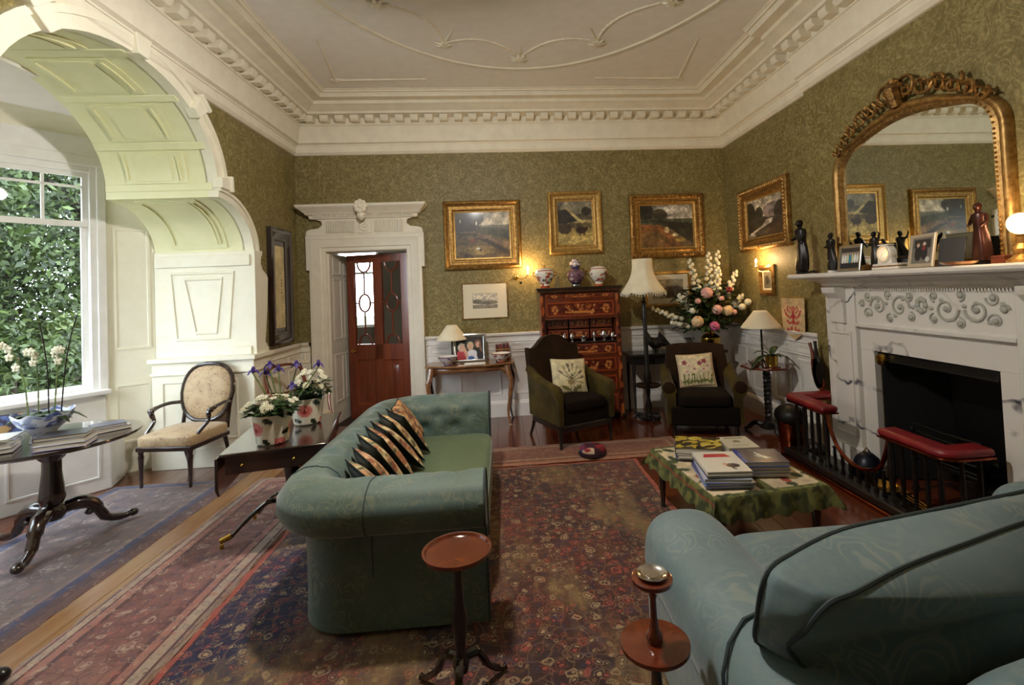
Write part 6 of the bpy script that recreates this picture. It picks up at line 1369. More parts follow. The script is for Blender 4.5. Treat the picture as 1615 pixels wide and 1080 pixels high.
# ------------------------------------------------------------- things on the mantel shelf
MZ = 1.7345
def figurine(label, loc, rz, h, var=0, mat='bronze'):
    o = thing('bronze_figurine', label, 'statue', loc, rz); s_ = h/.5
    MB().lathe([(.0, 0), (.055, 0), (.055, .02), (.04, .03), (.0, .03)], 16).xf(Matrix.Scale(s_, 4)).build('base', 'bronze' if var != 2 else 'marblep', o)
    g = []                      # robed body as one continuous draped skin
    prof = [(.045, .03), (.050, .08), (.046, .16), (.040, .23), (.034, .28), (.038, .33), (.046, .37), (.040, .40), (.016, .415), (.014, .425)]
    for i in range(22):
        a = 2*PI*i/22; row = []
        for (r_, z) in prof:
            fold = 1+(.12*math.sin(5*a+z*8+var) if z < .3 else .03*math.sin(3*a)); row.append((r_*fold*math.cos(a)*1.4+.012*math.sin(z*9+var), r_*fold*math.sin(a)*.95, z))
        g.append(row)
    m = MB().grid(g, wu=True); xo = .012*math.sin(.43*9+var)
    m.sphere((xo, -.004, .452), (.027, .030, .035), 12, 9).sphere((xo, -.030, .450), (.005, .008, .007), 6, 5)     # head, nose
    m.sphere((xo, .006, .462), (.027, .027, .028), 10, 7)                                                       # hair / hood
    for sg, pts in ((1, [(.052, 0, .385), (.076, -.015, .33), (.06, -.06, .29)] if var != 1 else [(.052, 0, .385), (.085, -.01, .40), (.095, -.02, .46)]), (-1, [(-.052, 0, .385), (-.078, -.01, .32), (-.035, -.065, .31)])):
        m.tube(pts, [.017, .013, .009], 8); m.sphere(pts[-1], (.010, .012, .009), 7, 5)
    m.xf(Matrix.Scale(s_, 4)); m.build('figure', mat, o)
    if var == 1: MB().tube([(.088, -.02, .10), (.085, -.02, .49)], .004, 6).xf(Matrix.Scale(s_, 4)).build('staff', mat, o)
    if var == 2: MB().prism([(-.09, .34), (-.13, .40), (-.12, .30), (-.06, .26)], .02, .03, 'xz').xf(Matrix.Scale(s_, 4)).build('drapery', mat, o)
    return o
figurine('tallest slender bronze figurine in long robes at the left end of the mantel', (2.95, 4.62, MZ), -PI/2, .55, 0)
figurine('smaller bronze figurine on a pale base second from the left on the mantel', (2.98, 4.22, MZ), -PI/2, .37, 2)
figurine('dark bronze figurine with a raised arm right behind the left photo frame', (3.00, 3.72, MZ), -PI/2, .32, 1)
figurine('reddish bronze robed figurine at the right of the mantel before the mirror', (3.00, 2.84, MZ), -PI/2, .40, 0, simple('red_bronze', (74, 36, 26), .3, .5, c2=(44, 24, 20)))
def pframe(label, y, w, h, cv_, mat='silver', tilt=-.16, rz=-PI/2, x=2.93):
    o = thing('photo_frame', label, 'photo frame', (x, y, MZ+.002)); o.rotation_euler = (tilt, 0, rz)
    MB().frame(w, h, [(0, 0), (0, .010), (.006, .014), (.022, .012), (.028, .005)], 0, h/2, 0).box(-w/2+.004, w/2-.004, 0, .005, .004, h-.004).build('frame', mat, o)
    flat('photo', cv_, w-.05, h-.05, o, y=-.003, cz=h/2); return o
p1 = Cv(48, 44, (60, 54, 50)); p1.rect(0, .2, 1, .75, (150, 150, 140), .7)
for k, c_ in enumerate([(230, 228, 224), (226, 226, 226), (206, 206, 170), (50, 140, 180), (210, 214, 170), (232, 232, 230), (220, 220, 214)]): p1.ell(.12+.13*k, .55, .06, .22, c_); p1.ell(.12+.13*k, .3, .03, .05, (200, 160, 130))
p1.rect(0, .74, 1, 1, (34, 34, 44))
p2 = Cv(40, 52, (120, 116, 110)); p2.rect(.1, .06, .9, .4, (48, 46, 44)); p2.ell(.32, .6, .17, .3, (34, 34, 38)); p2.ell(.62, .56, .16, .3, (44, 40, 46)); p2.ell(.30, .28, .07, .08, (206, 170, 150)); p2.ell(.6, .24, .07, .08, (214, 190, 180)); p2.ell(.58, .4, .07, .1, (150, 50, 50)); p2.ell(.8, .85, .1, .1, (200, 200, 190))
pframe('silver framed group photo with a figure in blue, left of the clock on the mantel', 3.94, .275, .225, p1)
pframe('pale framed photo of two people in dark coats, right of the clock on the mantel', 3.22, .245, .235, p2, mat=simple('champagne_frame', (196, 182, 158), .4, .3), rz=-PI/2-.12)
o = thing('photo_frame', 'dark backed photo frame turned away, near the right end of the mantel', 'photo frame', (2.94, 3.00, MZ+.002)); o.rotation_euler = (-.2, 0, -PI/2+.25); MB().box(-.08, .08, 0, .01, 0, .19).build('back_board', 'black', o, bevel=.003)
ck = thing('mantel_clock', 'small round white dial clock on a marble and gilt base between the photo frames', 'clock', (2.96, 3.53, MZ))
MB().box(-.05, .05, -.13, .13, .0, .02).box(-.045, .045, -.125, .125, .028, .045).build('base', 'marblep', ck, bevel=.004); MB().box(-.047, .047, -.127, .127, .02, .028).build('gilt_band', 'gold', ck)
MB().lathe([(.0, -.03), (.065, -.03), (.072, -.02), (.072, .03), (.0, .03)], 26, m=Matrix.Translation((0, .03, .12)) @ Matrix.Rotation(PI/2, 4, 'Y')).prism([(-.075+.03, .045), (-.05+.03, .16), (.05+.03, .16), (.075+.03, .045)], -.02, .025, 'yz').box(-.03, .03, -.02, .08, .185, .195).build('case', 'marblep', ck, bevel=.003)
dlc = Cv(40, 40, (236, 234, 224)); dlc.ell(.5, .5, .49, .49, (200, 170, 90), soft=.02); dlc.ell(.5, .5, .43, .43, (238, 236, 228), soft=.02)
for k in range(12): a = k*PI/6; dlc.line([(.5+.33*math.sin(a), .5-.33*math.cos(a)), (.5+.39*math.sin(a), .5-.39*math.cos(a))], (20, 20, 20), .012)
dlc.line([(.5, .5), (.5-.12, .5+.18)], (20, 20, 20), .018); dlc.line([(.5, .5), (.5+.26, .5-.08)], (20, 20, 20), .012)
painted('dial', dlc, lambda u, v: (-.0335, .03-(u-.5)*.118*math.sqrt(max(0, 1-(2*v-1)**2*.0)), .12+(v-.5)*.118) if (u-.5)**2+(v-.5)**2 < .26 else (-.0335, .03-(u-.5)*.118*(.5/max(.5, math.hypot(u-.5, v-.5))), .12+(v-.5)*.118*(.5/max(.5, math.hypot(u-.5, v-.5)))), ck, 'glaze')
for (y, lb) in ((-.0, 'winged'),):
    o = thing('bronze_wing_ornament', 'black bronze winged ornament behind the mantel clock', 'ornament', (3.045, 3.50, MZ)); 
    for s_ in (-1, 1): MB().tube(spline([(0, s_*.05, .02), (0, s_*.10, .08), (0, s_*.14, .16), (0, s_*.20, .25)], 4), [.03]*4+[.026]*4+[.018]*4+[.004], 8, flat=.5).build('wing', 'bronze', o)
    MB().sphere((0, 0, .05), (.03, .07, .05), 10, 7).build('body', 'bronze', o)
o = thing('onyx_dish', 'low orange and cream onyx dish before the red bronze figurine on the mantel', 'dish', (2.90, 2.90, MZ)); MB().lathe([(.05, 0), (.09, .012), (.10, .025), (.095, .025), (.06, .012), (0, .01)], 24, cap=False).build('dish', simple('onyx', (190, 110, 60), .2, c2=(226, 196, 150), sc_=9, coat=.5), o)
o = thing('bronze_lizard', 'small flat dark bronze beside the tallest figurine on the mantel', 'ornament', (2.92, 4.44, MZ)); MB().tube([(0, -.10, .008), (0, -.03, .018), (0, .04, .014), (0, .10, .006)], [.008, .016, .012, .004], 8, flat=.8).build('body', 'bronze', o)
o = thing('wooden_box', 'small orange brown wooden box at the foot of the mirror, right end', 'box', (3.00, 2.72, MZ)); MB().box(-.03, .03, -.04, .04, 0, .05).build('box', 'redwood', o, bevel=.004); MB().box(-.031, .031, -.041, .041, .034, .037).build('lid_line', 'black', o)
# ------------------------------------------------------------- bay: pedestal table, bowl of orchids, books
pt = thing('pedestal_table', 'round mahogany pedestal table with three scrolled legs in the window bay', 'table', (-3.30, 3.86, .030))
MB().lathe([(.0, .70), (.45, .70), (.50, .712), (.515, .725), (.512, .738), (.0, .74)], 48).build('top', 'dark', pt)
MB().lathe([(.0, .155), (.06, .16), (.085, .20), (.085, .24), (.06, .27), (.075, .31), (.07, .36), (.055, .5), (.055, .58), (.075, .60), (.09, .63), (.11, .66), (.12, .70)], 24).build('pedestal', 'dark', pt)
for a in (-1.22, -1.22+2*PI/3, -1.22-2*PI/3):
    c, s_ = math.cos(a), math.sin(a); f = lambda r_, z: (r_*c, r_*s_, z)
    MB().tube(spline([f(.05, .22), f(.12, .23), f(.20, .21), f(.25, .14), f(.30, .06), f(.40, .03), f(.46, .045)], 5), [.045]*5+[.05]*5+[.045]*5+[.035]*5+[.028]*5+[.024]*5+[.028], 10).sphere(f(.46, .035), (.035, .035, .03), 10, 7).sphere(f(.20, .14), (.03, .03, .025), 8, 6).build('leg', 'dark', pt)
TT = .772
pbl = thing('planter_bowl', 'large blue and white footed porcelain bowl planted with white orchids', 'bowl', (-3.28, 3.78, TT), .3)
bc_ = Cv(90, 44, (214, 220, 232)); bc_.dabs(110, (0, .0, 1, .42), .05, [(60, 76, 140), (90, 104, 160), (150, 164, 200)], 3, .8); bc_.dabs(40, (0, .42, 1, .9), .03, [(150, 164, 200)], 5, .5)
pr_ = [(.075, 0), (.07, .02), (.06, .05), (.08, .08), (.13, .125), (.158, .175), (.168, .205)]
Lp = [0]
for a_, b_ in zip(pr_[:-1], pr_[1:]): Lp.append(Lp[-1]+math.hypot(b_[0]-a_[0], b_[1]-a_[1]))
def pfn(u, v):
    s_ = v*Lp[-1]; r_ = np.interp(s_, Lp, [p[0] for p in pr_]); z = np.interp(s_, Lp, [p[1] for p in pr_]); k = max(0, (z-.10)/.105)
    a = 2*PI*u; q = 1+.03*k*math.cos(8*a); return (r_*q*math.cos(a), r_*q*math.sin(a), z+.012*k*math.cos(8*a))
painted('bowl_body', bc_, pfn, pbl, 'glaze'); MB().lathe([(.0, .165), (.148, .175)], 30, cap=False).build('soil_moss', simple('moss', (52, 48, 34), .95, c2=(34, 30, 24), bsc=60, bs=.8), pbl)
oq = random.Random(12)
for k, (bx0, by0, tipx, tipz, nf) in enumerate(((-.08, -.02, -.16, .62, 6), (-.06, .03, .0, .55, 5), (.07, 0, .10, .56, 5), (.09, .03, .15, .70, 0), (.06, -.03, -.02, .66, 0))):
    o = thing('orchid_plant', ('orchid leaning left with white flowers in the blue bowl', 'middle orchid with a cluster of white flowers in the blue bowl', 'right hand white flowering orchid in the blue bowl', 'tall bare orchid stake at the right of the blue bowl', 'bare dark orchid stem at the centre of the blue bowl')[k], 'orchid', (-3.28+bx0, 3.78+by0, TT+.175), 0, 'orchids in the blue bowl')
    sp_ = spline([(0, 0, 0), (tipx*.2, 0, tipz*.45), (tipx*.6, -.02, tipz*.8), (tipx*1.0, -.04, tipz*.85 if nf else tipz)], 6)
    MB().tube(sp_, .004, 6).build('stem', 'stem' if nf else 'black', o)
    for j in range(4): m = MB(); a = oq.uniform(0, 2*PI); leafb(m, (0, 0, 0), (math.cos(a), math.sin(a)*.8, .5), oq.uniform(.12, .2), .03, oq, .7); l_ = m.build('leaf', 'leaf', o); l_.modifiers.new('t', 'SOLIDIFY').thickness = .003
    for j in range(nf):
        p = sp_[-1-j*2]; m = MB(); c = Vector((p.x+oq.uniform(-.02, .02), p.y-.02, p.z-.01))
        for i in range(5): a = i*1.257+.3; m.sphere(c+Vector((.017*math.cos(a), -.004, .017*math.sin(a))), (.015, .006, .012), 7, 5, m=Matrix.Rotation(-a, 4, 'Y'))
        m.sphere(c+Vector((0, -.012, -.004)), .007, 6, 5); m.build('white_flower', wf, o)
def tbook(lb, w, d, h, x, y, z_, rz, col): return book(lb, w, d, h, (x, y, z_), rz, col, None, 'books on the bay table')
zz = TT+.001
for (lb, h, rz, col) in (('lilac book at the bottom of the right stack on the bay table', .030, .35, (150, 146, 190)), ('white book in the middle of the right stack on the bay table', .032, .32, (206, 204, 216)), ('black book on top of the right stack on the bay table', .022, .38, (50, 48, 52))): tbook(lb, .27, .20, h, -3.00, 3.62, zz, rz, col); zz += h+.001
zz = TT+.001
for (lb, h, rz, col) in (('grey book at the bottom of the left stack on the bay table', .03, .55, (120, 116, 120)), ('large white book second in the left stack on the bay table', .026, .5, (222, 220, 216)), ('pale blue book third in the left stack on the bay table', .022, .62, (160, 170, 196)), ('open white magazine on top of the left stack on the bay table', .012, .4, (230, 228, 222))): tbook(lb, .30, .24, h, -3.44, 3.55, zz, rz, col); zz += h+.001
tbook('thin pale book lying behind the bowl at the right of the bay table', .24, .18, .025, -3.02, 4.00, TT+.001, .9, (206, 206, 210)); tbook('small blue book lying on the thin pale book on the bay table', .20, .15, .02, -3.02, 4.00, TT+.027, .8, (96, 104, 140))
# cushions on the window seat
sc1 = Cv(40, 40, (46, 42, 60)); sc1.dabs(40, (0, 0, 1, 1), .08, [(70, 84, 130), (150, 120, 70), (30, 28, 36)], 3, .9)
cushion('window_seat_cushion', 'dark blue patterned cushion on the window seat behind the orchids', .38, .30, .12, sc1, (-4.17, 4.66, .525), (math.radians(-20), 0, math.radians(52)))
# ------------------------------------------------------------- open armchairs in the bay and by the door
def open_chair(lb, loc, rz, simple_=False):
    r = thing('open_armchair', lb, 'armchair', loc, rz)
    g = []; R_ = Matrix.Translation((0, .24, .47)) @ Matrix.Rotation(-.20, 4, 'X')
    N_ = 26; out = []
    for k in range(N_):
        a = 2*PI*k/N_; x = .255*math.copysign(abs(math.cos(a))**.7, math.cos(a))*(1-.12*(math.sin(a) < 0)*abs(math.sin(a))); z = .29+.27*math.copysign(abs(math.sin(a))**.85, math.sin(a)); out.append((x, z))
    m = MB()
    for k in range(N_):
        x, z = out[k]; row = []
        for t, y in ((0, -.05), (.4, -.048), (.75, -.040), (.95, -.02), (1, .0), (1, .02), (.5, .035), (0, .035)): row.append((x*t, y, .29+(z-.29)*t))
        g.append(row)
    m.grid(g, wu=True).xf(R_); m.build('back_pad', 'chairfab', r)
    MB().tube([(x*1.05, .0, .29+(z-.29)*1.05) for x, z in out], .020, 8, True).xf(R_).build('back_frame', 'dark', r)
    rbox(-.27, .27, -.27, .25, .36, .47, puff=.03).build('seat_pad', 'chairfab', r, ang=80)
    MB().box(-.265, .265, -.265, .25, .33, .375).build('seat_rail', 'dark', r, bevel=.01)
    for s_ in (-1, 1):
        MB().lathe([(.012, 0), (.016, .02), (.013, .05), (.022, .24), (.026, .28), (.02, .30), (.028, .34)], 10, (s_*.235, -.235, 0)).build('leg', 'dark', r)
        MB().tube([(s_*.225, .22, .36), (s_*.225, .27, .18), (s_*.23, .33, 0)], [.022, .018, .014], 8).build('leg', 'dark', r)
        MB().tube(spline([(s_*.24, .30, .66), (s_*.29, .16, .68), (s_*.30, .0, .665), (s_*.285, -.06, .63), (s_*.27, -.05, .55), (s_*.25, -.16, .46), (s_*.235, -.22, .36)], 5), [.018]*10+[.022]*8+[.017]*13, 8).sphere((s_*.296, -.05, .65), (.03, .03, .028), 8, 6).build('arm', 'dark', r)
        MB().tube([(s_*.235, .25, .40), (s_*.235, .29, .60), (s_*.24, .33, .72)], .018, 8).build('back_post', 'dark', r)
    return r
open_chair('open armchair with cream brocade back and seat standing in the window bay', (-3.10, 5.02, .034), -.14)
wc = thing('carved_side_chair', 'brown wooden chair with curved back rails and a pale seat, half hidden beside the doorway', 'chair', (-2.22, 5.55, .001), 1.0)
rbox(-.22, .22, -.22, .20, .39, .46, puff=.02).build('seat_pad', 'chairfab', wc); MB().box(-.225, .225, -.225, .21, .35, .40).build('seat_rail', 'redwood', wc, bevel=.008)
for s_ in (-1, 1):
    MB().tube(spline([(s_*.20, .24, 0), (s_*.21, .20, .25), (s_*.21, .20, .45), (s_*.225, .25, .70), (s_*.21, .32, .92)], 5), .018, 8).build('back_post', 'redwood', wc)
    MB().tube(spline([(s_*.20, -.20, .36), (s_*.21, -.23, .2), (s_*.20, -.22, 0)], 4), [.022]*4+[.018]*4+[.014], 8).build('leg', 'redwood', wc)
    MB().tube(spline([(s_*.225, .25, .68), (s_*.28, .1, .70), (s_*.29, -.05, .67), (s_*.25, -.10, .55), (s_*.23, -.16, .42)], 5), .016, 8).build('arm', 'redwood', wc)
MB().tube(spline([(-.21, .315, .90), (-.1, .34, .96), (.1, .34, .96), (.21, .315, .90)], 5), .026, 8, flat=.6).build('top_rail', 'redwood', wc); MB().tube(spline([(-.225, .26, .70), (0, .30, .66), (.225, .26, .70)], 5), .02, 8, flat=.6).build('cross_rail', 'redwood', wc)
# ------------------------------------------------------------- drop-leaf table with potted flowers
dt_ = thing('drop_leaf_table', 'dark polished drop leaf pedestal table behind the teal sofa', 'table', (-1.61, 3.80, .012), math.radians(12))
MB().box(-.33, .30, -.46, .46, .70, .722).build('top', 'dark', dt_, bevel=.008); MB().box(-.30, .28, -.44, .44, .585, .70).build('apron', 'dark', dt_, bevel=.004)
MB().prism([(-.46, .70), (.46, .70), (.46, .50), (.42, .45), (-.42, .45), (-.46, .50)], -.352, -.334, 'yz').build('drop_leaf', 'dark', dt_, bevel=.005)
MB().lathe([(.10, .16), (.11, .2), (.05, .26), (.04, .34), (.055, .46), (.07, .585)], 18).build('pedestal', 'dark', dt_)
for a in (3.45, 2.4, .7, -.7):
    c, s_ = math.cos(a), math.sin(a); f = lambda r_, z: (r_*c, r_*s_, z)
    lg = MB().tube(spline([f(.06, .22), f(.16, .24), f(.28, .16), f(.38, .07), f(.42, .055)], 5), [.026]*6+[.022]*6+[.018]*9, 8, flat=.7).build('sabre_leg', 'dark', dt_); MB().tube([f(.385, .07), f(.45, .05)], [.021, .019], 8).lathe([(.012, 0), (.014, .01), (.012, .03)], 10, f(.44, .0)).build('brass_castor', 'brass', lg)
for x in (-.2, .1): MB().sphere((x, -.445, .64), .012, 8, 6).build('drawer_knob', 'brass', dt_)
def rosepot(lb, loc, rz, s_=1.0):
    o = thing('rose_pot', lb, 'flower pot', loc, rz); c = Cv(110, 60, (232, 222, 200))
    for (x, y, r_) in ((.58, .62, .19), (.83, .3, .17), (.22, .35, .18), (.05, .68, .17), (.40, .2, .14)):
        for k in range(7): a = k*.9; c.ell(x+.035*math.cos(a)*1.0, y+r_*.5*math.sin(a), .042, r_*.5, (214, 120, 110), a*.5, .9)
        c.ell(x, y, .045, r_*.55, (190, 80, 76)); c.ell(x+.004, y-.02, .026, r_*.34, (228, 146, 130)); c.ell(x, y+.02, .014, .06, (150, 50, 56))
    for (x, y, a) in ((.50, .3, .6), (.66, .34, -.7), (.74, .56, .5), (.46, .8, -.6), (.68, .86, .5), (.92, .6, 1.0), (.12, .4, -.5), (.32, .7, .5), (.30, .12, 0), (.95, .12, .7), (.72, .12, .2)): c.ell(x, y, .05, .055, (36, 50, 34), a)
    c.line([(.55, .85), (.62, .97)], (50, 60, 40), .012); c.rect(0, .95, 1, 1, (214, 196, 150))
    lathep('pot', [(.0, 0), (.088*s_, 0), (.098*s_, .01*s_), (.112*s_, .10*s_), (.124*s_, .20*s_)], c, o, mat='glaze'); MB().lathe([(.118*s_, .195*s_), (.105*s_, .10*s_), (.0, .16*s_)], 24, cap=False).build('inside', 'leaf', o)
    for a in (PI/2-.9, -PI/2-.9+.0): MB().box(-.024, .024, -.006, .006, .17*s_, .235*s_).xf(Matrix.Rotation(a+PI, 4, 'Z') @ Matrix.Translation((0, .120*s_, 0))).build('lug_handle', 'porc', o, bevel=.005)
    return o
def daisies(lb, loc, w, h, n, seed, stem_h=.1):
    o = thing('white_chrysanthemums', lb, 'flowers', loc); q = random.Random(seed); lm = MB(); fm_ = MB(); cm_ = MB()
    for k in range(90):
        a = q.uniform(0, 2*PI); r_ = w*q.random()**.5; leafb(lm, (r_*.7*math.cos(a), r_*.7*math.sin(a), q.uniform(0, h*.5)), (math.cos(a), math.sin(a), q.uniform(.0, .8)), q.uniform(.06, .11), .026, q)
    lm.build('leaves', 'leaf', o, kind='stuff')
    for k in range(n):
        a = q.uniform(0, 2*PI); r_ = w*math.sqrt(q.random()); z = h*(1-.55*(r_/w)**2)+q.uniform(-.02, .02); c = Vector((r_*math.cos(a), r_*math.sin(a), z)); d = Vector((math.cos(a)*r_/w, math.sin(a)*r_/w-.5, .9)).normalized()
        T_ = Matrix.Translation(c) @ d.to_track_quat('Z', 'Y').to_matrix().to_4x4(); m = MB()
        for i in range(9): b_ = i*2*PI/9; m.sphere((.015*math.cos(b_), .015*math.sin(b_), 0), (.012, .0045, .003), 6, 4, m=Matrix.Rotation(b_, 4, 'Z'))
        m.sphere((0, 0, .003), (.006, .006, .004), 6, 4); m.xf(T_); m.build('daisy_head', wf, o)
    return o
rosepot('nearer rose painted pot with lug handles holding white chrysanthemums', (-1.60, 3.50, .736), .5, 1.0)
rosepot('farther rose painted pot near the sofa back holding irises and white flowers', (-1.56, 3.98, .736), 1.3, 1.0)
daisies('low cushion of white chrysanthemums in the nearer rose pot', (-1.61, 3.50, .925), .18, .12, 30, 3)
daisies('taller white chrysanthemums in the farther rose pot', (-1.52, 3.98, .935), .14, .22, 26, 8)
ir = thing('irises', 'bunch of purple irises with green stems between the two rose pots', 'flowers', (-1.64, 3.74, .735)); q = random.Random(9)
MB().lathe([(.0, 0), (.045, 0), (.05, .02), (.06, .14), (.055, .14), (.045, .02), (0, .02)], 18, cap=False).build('glass_vase', 'glass', ir)
pu = simple('iris_purple', (84, 66, 150), .6, c2=(60, 44, 124), sc_=40)
for k, (x, y, z) in enumerate(((-.17, -.05, .44), (-.08, .0, .47), (-.04, .05, .43), (.10, .02, .46), (.24, .06, .45), (.10, -.06, .32), (-.13, .04, .41))):
    st2 = MB().tube(spline([(0, 0, .02), (x*.4, y*.4, z*.5), (x, y, z)], 4), .0045, 6).build('stem', 'stem', ir)
    m = MB(); c = Vector((x, y, z+.01))
    for i in range(3): a = i*2.09+k; m.tube([c, c+Vector((.022*math.cos(a), .022*math.sin(a), .016)), c+Vector((.042*math.cos(a), .042*math.sin(a), -.012))], [.006, .014, .006], 7, flat=.4)
    for i in range(3): a = i*2.09+1.05+k; m.tube([c, c+Vector((.010*math.cos(a), .010*math.sin(a), .025)), c+Vector((.006*math.cos(a), .006*math.sin(a), .045))], [.005, .010, .003], 7, flat=.5)
    m.build('iris_flower', pu, st2)
    lfm = MB(); leafb(lfm, (0, 0, .05), (x*.8+.03, y, z), .32, .010, q, .15); lfm.build('blade_leaf', 'stem', ir)
# ------------------------------------------------------------- small wine tables by the sofas
pie = thing('tripod_wine_table', 'small tripod table with a dished reddish top at the near end of the teal sofa', 'table', (-.24, 2.12, .012))
MB().lathe([(0, .585), (.12, .585), (.142, .595), (.145, .612), (.135, .612), (.128, .602), (0, .600)], 36).build('top', 'redwood', pie); MB().lathe([(.03, .11), (.036, .15), (.02, .19), (.028, .26), (.035, .32), (.022, .38), (.016, .50), (.03, .57), (.05, .586)], 16).build('column', 'black', pie)
for a in (.6, 2.6, 4.7): c, s_ = math.cos(a), math.sin(a); f = lambda r_, z: (r_*c, r_*s_, z); MB().tube(spline([f(.02, .16), f(.08, .15), f(.13, .07), f(.19, .022), f(.22, .018)], 4), [.020]*4+[.018]*4+[.014]*4+[.012]*4+[.016], 8).build('leg', 'dark', pie)
smk = thing('smokers_stand', 'two tier turned reddish wood stand with a silver dish on top beside the blue sofa', 'stand', (.445, 1.60, .012))
MB().lathe([(.0, .70), (.03, .702), (.055, .708), (.066, .718), (.066, .730), (.058, .733), (0, .731)], 36).build('upper_disc', 'redwood', smk)
MB().lathe([(.0, .49), (.06, .492), (.10, .50), (.112, .512), (.112, .524), (.102, .526), (0, .524)], 36).build('lower_disc', 'redwood', smk)
MB().lathe([(.024, .524), (.028, .535), (.026, .55), (.016, .565), (.011, .60), (.010, .66), (.018, .69), (.03, .702)], 18).build('upper_stem', 'redwood', smk)
MB().lathe([(.0, 0), (.10, 0), (.11, .012), (.09, .03), (.03, .05), (.02, .08), (.018, .2), (.028, .3), (.02, .36), (.016, .44), (.03, .492)], 20).build('lower_stem', 'dark', smk)
dsh = MB().lathe([(.0, 0), (.035, 0), (.042, .004), (.050, .009), (.050, .011), (.040, .008), (.034, .004), (.022, .004), (.021, .0055), (0, .0055)], 36); dsh = dsh.build('silver_dish', 'silver', None); dsh.location = (.445, 1.60, .746); tag(dsh, 'round engraved silver dish lying on top of the two tier stand', 'dish')
# dark carved chair corner at the lower right edge
dk = thing('dark_table_end', 'black carved table corner at the lower right edge behind the blue sofa', 'table', (2.30, .62, .001)) if False else None
cfoot = thing('carved_table_foot', 'dark scrolled table foot just showing in the lower left corner', 'table foot', (-2.40, 2.42, .012))
MB().tube(spline([(-.30, -.14, .30), (-.20, -.10, .20), (-.10, -.04, .08), (.0, .03, .035), (.05, .06, .045)], 5), [.05]*5+[.045]*5+[.035]*5+[.028]*5+[.03], 10).sphere((.05, .06, .035), (.04, .035, .033), 10, 7).build('scrolled_foot', 'black', cfoot)
# added pendant, unseen above the frame: fill light put in to brighten the room
pd_ = thing('added_pendant', 'added brass pendant, unseen above the frame, put in to hold a fill light', 'added light', (-.55, 2.75, 3.25))
MB().tube([(0, 0, .32), (0, 0, .96)], .008, 8).lathe([(.05, .93), (.07, .975), (.0, .976)], 16).build('rod', 'brass', pd_); MB().lathe([(.30, .28), (.31, .30), (.02, .34), (.0, .34)], 28, cap=False).build('canopy_plate', 'brass', pd_)
light('added_fill_light', 'POINT', (-.55, 2.75, 3.46), (0, 0, 0), 150, color=(1.0, .96, .90), radius=.09)
# ------------------------------------------------------------- garden beyond the bay
gm = NT('lawn'); gcol = gm.mix(gm.noise(6, 6), (46, 62, 22), (70, 86, 34)); gm = gm.fin(gcol, .95)
S('ground', MB().box(-60, -5.4, -40, 60, -.9, -.7), gm, smooth=False)
def leafmat(n, a, b): t = NT(n); m = t.fin(t.mix(t.g(t.noise(3.0, 5), .35, .65), a, b), .6); return m
lms = [leafmat('foliage_a', (26, 40, 14), (70, 88, 34)), leafmat('foliage_b', (20, 32, 14), (56, 74, 32)), leafmat('foliage_c', (40, 56, 20), (90, 104, 44))]
bark = simple('bark', (70, 56, 44), .9, c2=(44, 36, 30), bsc=20, bs=.8)
def leafcloud(clusters, n, seed, sz):
    r_ = np.random.RandomState(seed); cl_ = np.array(clusters); w_ = cl_[:, 3]**2; k = r_.choice(len(cl_), n, p=w_/w_.sum())
    d = r_.normal(size=(n, 3)); d /= np.linalg.norm(d, axis=1)[:, None]; rad = cl_[k, 3]*(.55+.5*r_.rand(n)); P_ = cl_[k, :3]+d*rad[:, None]
    a = r_.normal(size=(n, 3)); a /= np.linalg.norm(a, axis=1)[:, None]; b_ = np.cross(a, r_.normal(size=(n, 3))); b_ /= np.linalg.norm(b_, axis=1)[:, None]; s_ = sz*(.6+.8*r_.rand(n))[:, None]
    V = np.stack([P_-a*s_, P_+b_*s_*.45, P_+a*s_, P_-b_*s_*.45], 1).reshape(-1, 3); return V.tolist(), [(4*i, 4*i+1, 4*i+2, 4*i+3) for i in range(n)]
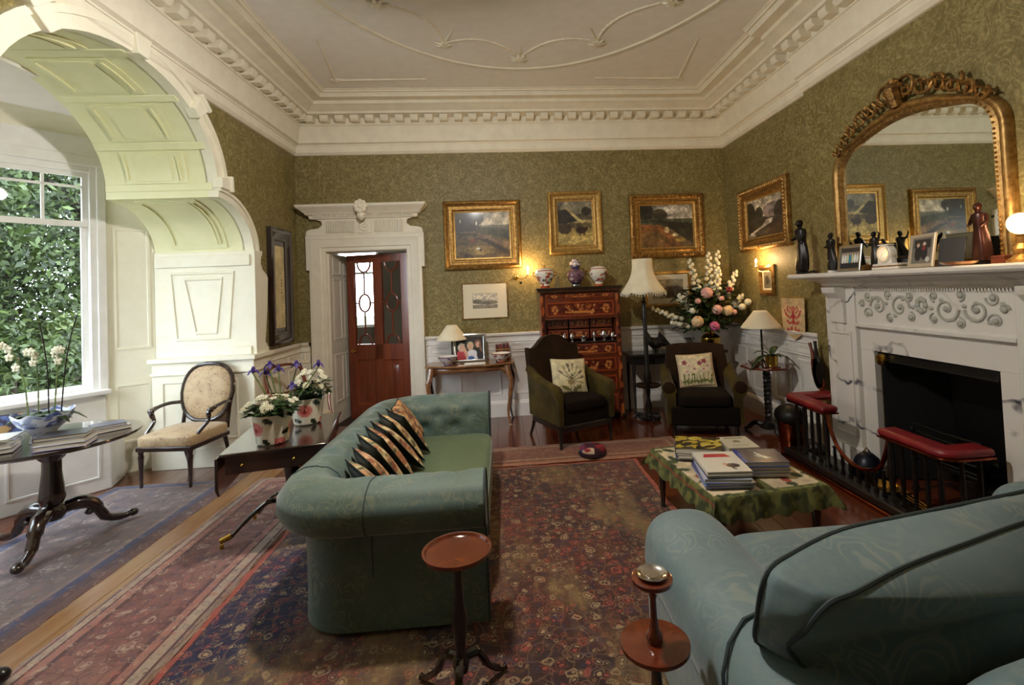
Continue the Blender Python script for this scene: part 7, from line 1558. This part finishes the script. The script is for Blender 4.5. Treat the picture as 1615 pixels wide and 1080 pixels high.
def tree(name, lb, x, y, h, cr_, mi, seed, n=16000, base=-.7, sz=.07, low=.2):
    q = random.Random(seed); o = thing(name, lb, 'tree' if 'tree' in name else 'shrub', (x, y, base), 0, 'trees and shrubs beyond the bay window')
    cs_ = [(q.uniform(-cr_, cr_)*.8, q.uniform(-cr_, cr_)*.8, h*q.uniform(low, 1), cr_*q.uniform(.3, .5)) for _ in range(26)]
    V, F_ = leafcloud(cs_, n, seed, sz); m = MB(); m.v = V; m.f = F_; m.build('foliage', lms[mi], o, smooth=False, fix=False, kind='stuff')
    tm = MB().tube(spline([(0, 0, 0), (.1, .05, h*.3), (-.05, .1, h*.6), (.1, 0, h*.9)], 4), [h*.03*(1-.06*k) for k in range(13)], 8); tm.build('trunk', bark, o)
    for k in range(4): a = q.uniform(0, 6.28); z0 = h*(.25+.12*k); MB().tube(spline([(0, 0, z0), (math.cos(a)*cr_*.3, math.sin(a)*cr_*.3, z0+h*.08), (math.cos(a)*cr_*.75, math.sin(a)*cr_*.75, z0+h*.22)], 3), [h*.014]*3+[h*.01]*3+[h*.004], 6).build('branch', bark, o)
tl_ = [('garden_tree', 'tall spreading tree left of centre through the bay window', -9.5, 8.2, 6.5, 2.4, 0, 1), ('garden_tree', 'dense dark tree behind the right of the bay window', -9.2, 11.5, 7.5, 2.8, 1, 2), ('garden_tree', 'pale green tree farther back through the bay window', -13, 12, 8, 3.2, 2, 3), ('garden_tree', 'big tree at the far left of the garden', -12.5, 6.5, 8, 3.2, 1, 4), ('garden_tree', 'broad tree to the left beyond the lawn', -11, 2.5, 7, 3, 0, 5), ('garden_tree', 'distant dark tree at the end of the garden', -16, 17, 10, 4, 1, 6)]
for a in tl_: tree(*a)
for k, (x, y, lb) in enumerate(((-7.2, 7.8, 'low bright shrub nearest the bay window'), (-7.6, 9.6, 'low bushy shrub right of the nearest shrub outside'), (-8.4, 6.2, 'low shrub left of the nearest shrub outside'), (-10.5, 9.8, 'shrub under the tall spreading tree outside'), (-8.0, 3.6, 'shrub at the left side of the garden'), (-8.3, 10.4, 'tall laurel behind the right of the bay window'), (-10.2, 10.9, 'second tall laurel, farther back, right of the bay window'))): tree('garden_shrub', lb, x, y, 3.6 if k > 4 else 1.9, 1.3, 2 if k % 2 else 0, 20+k, 7000, sz=.055, low=.1)
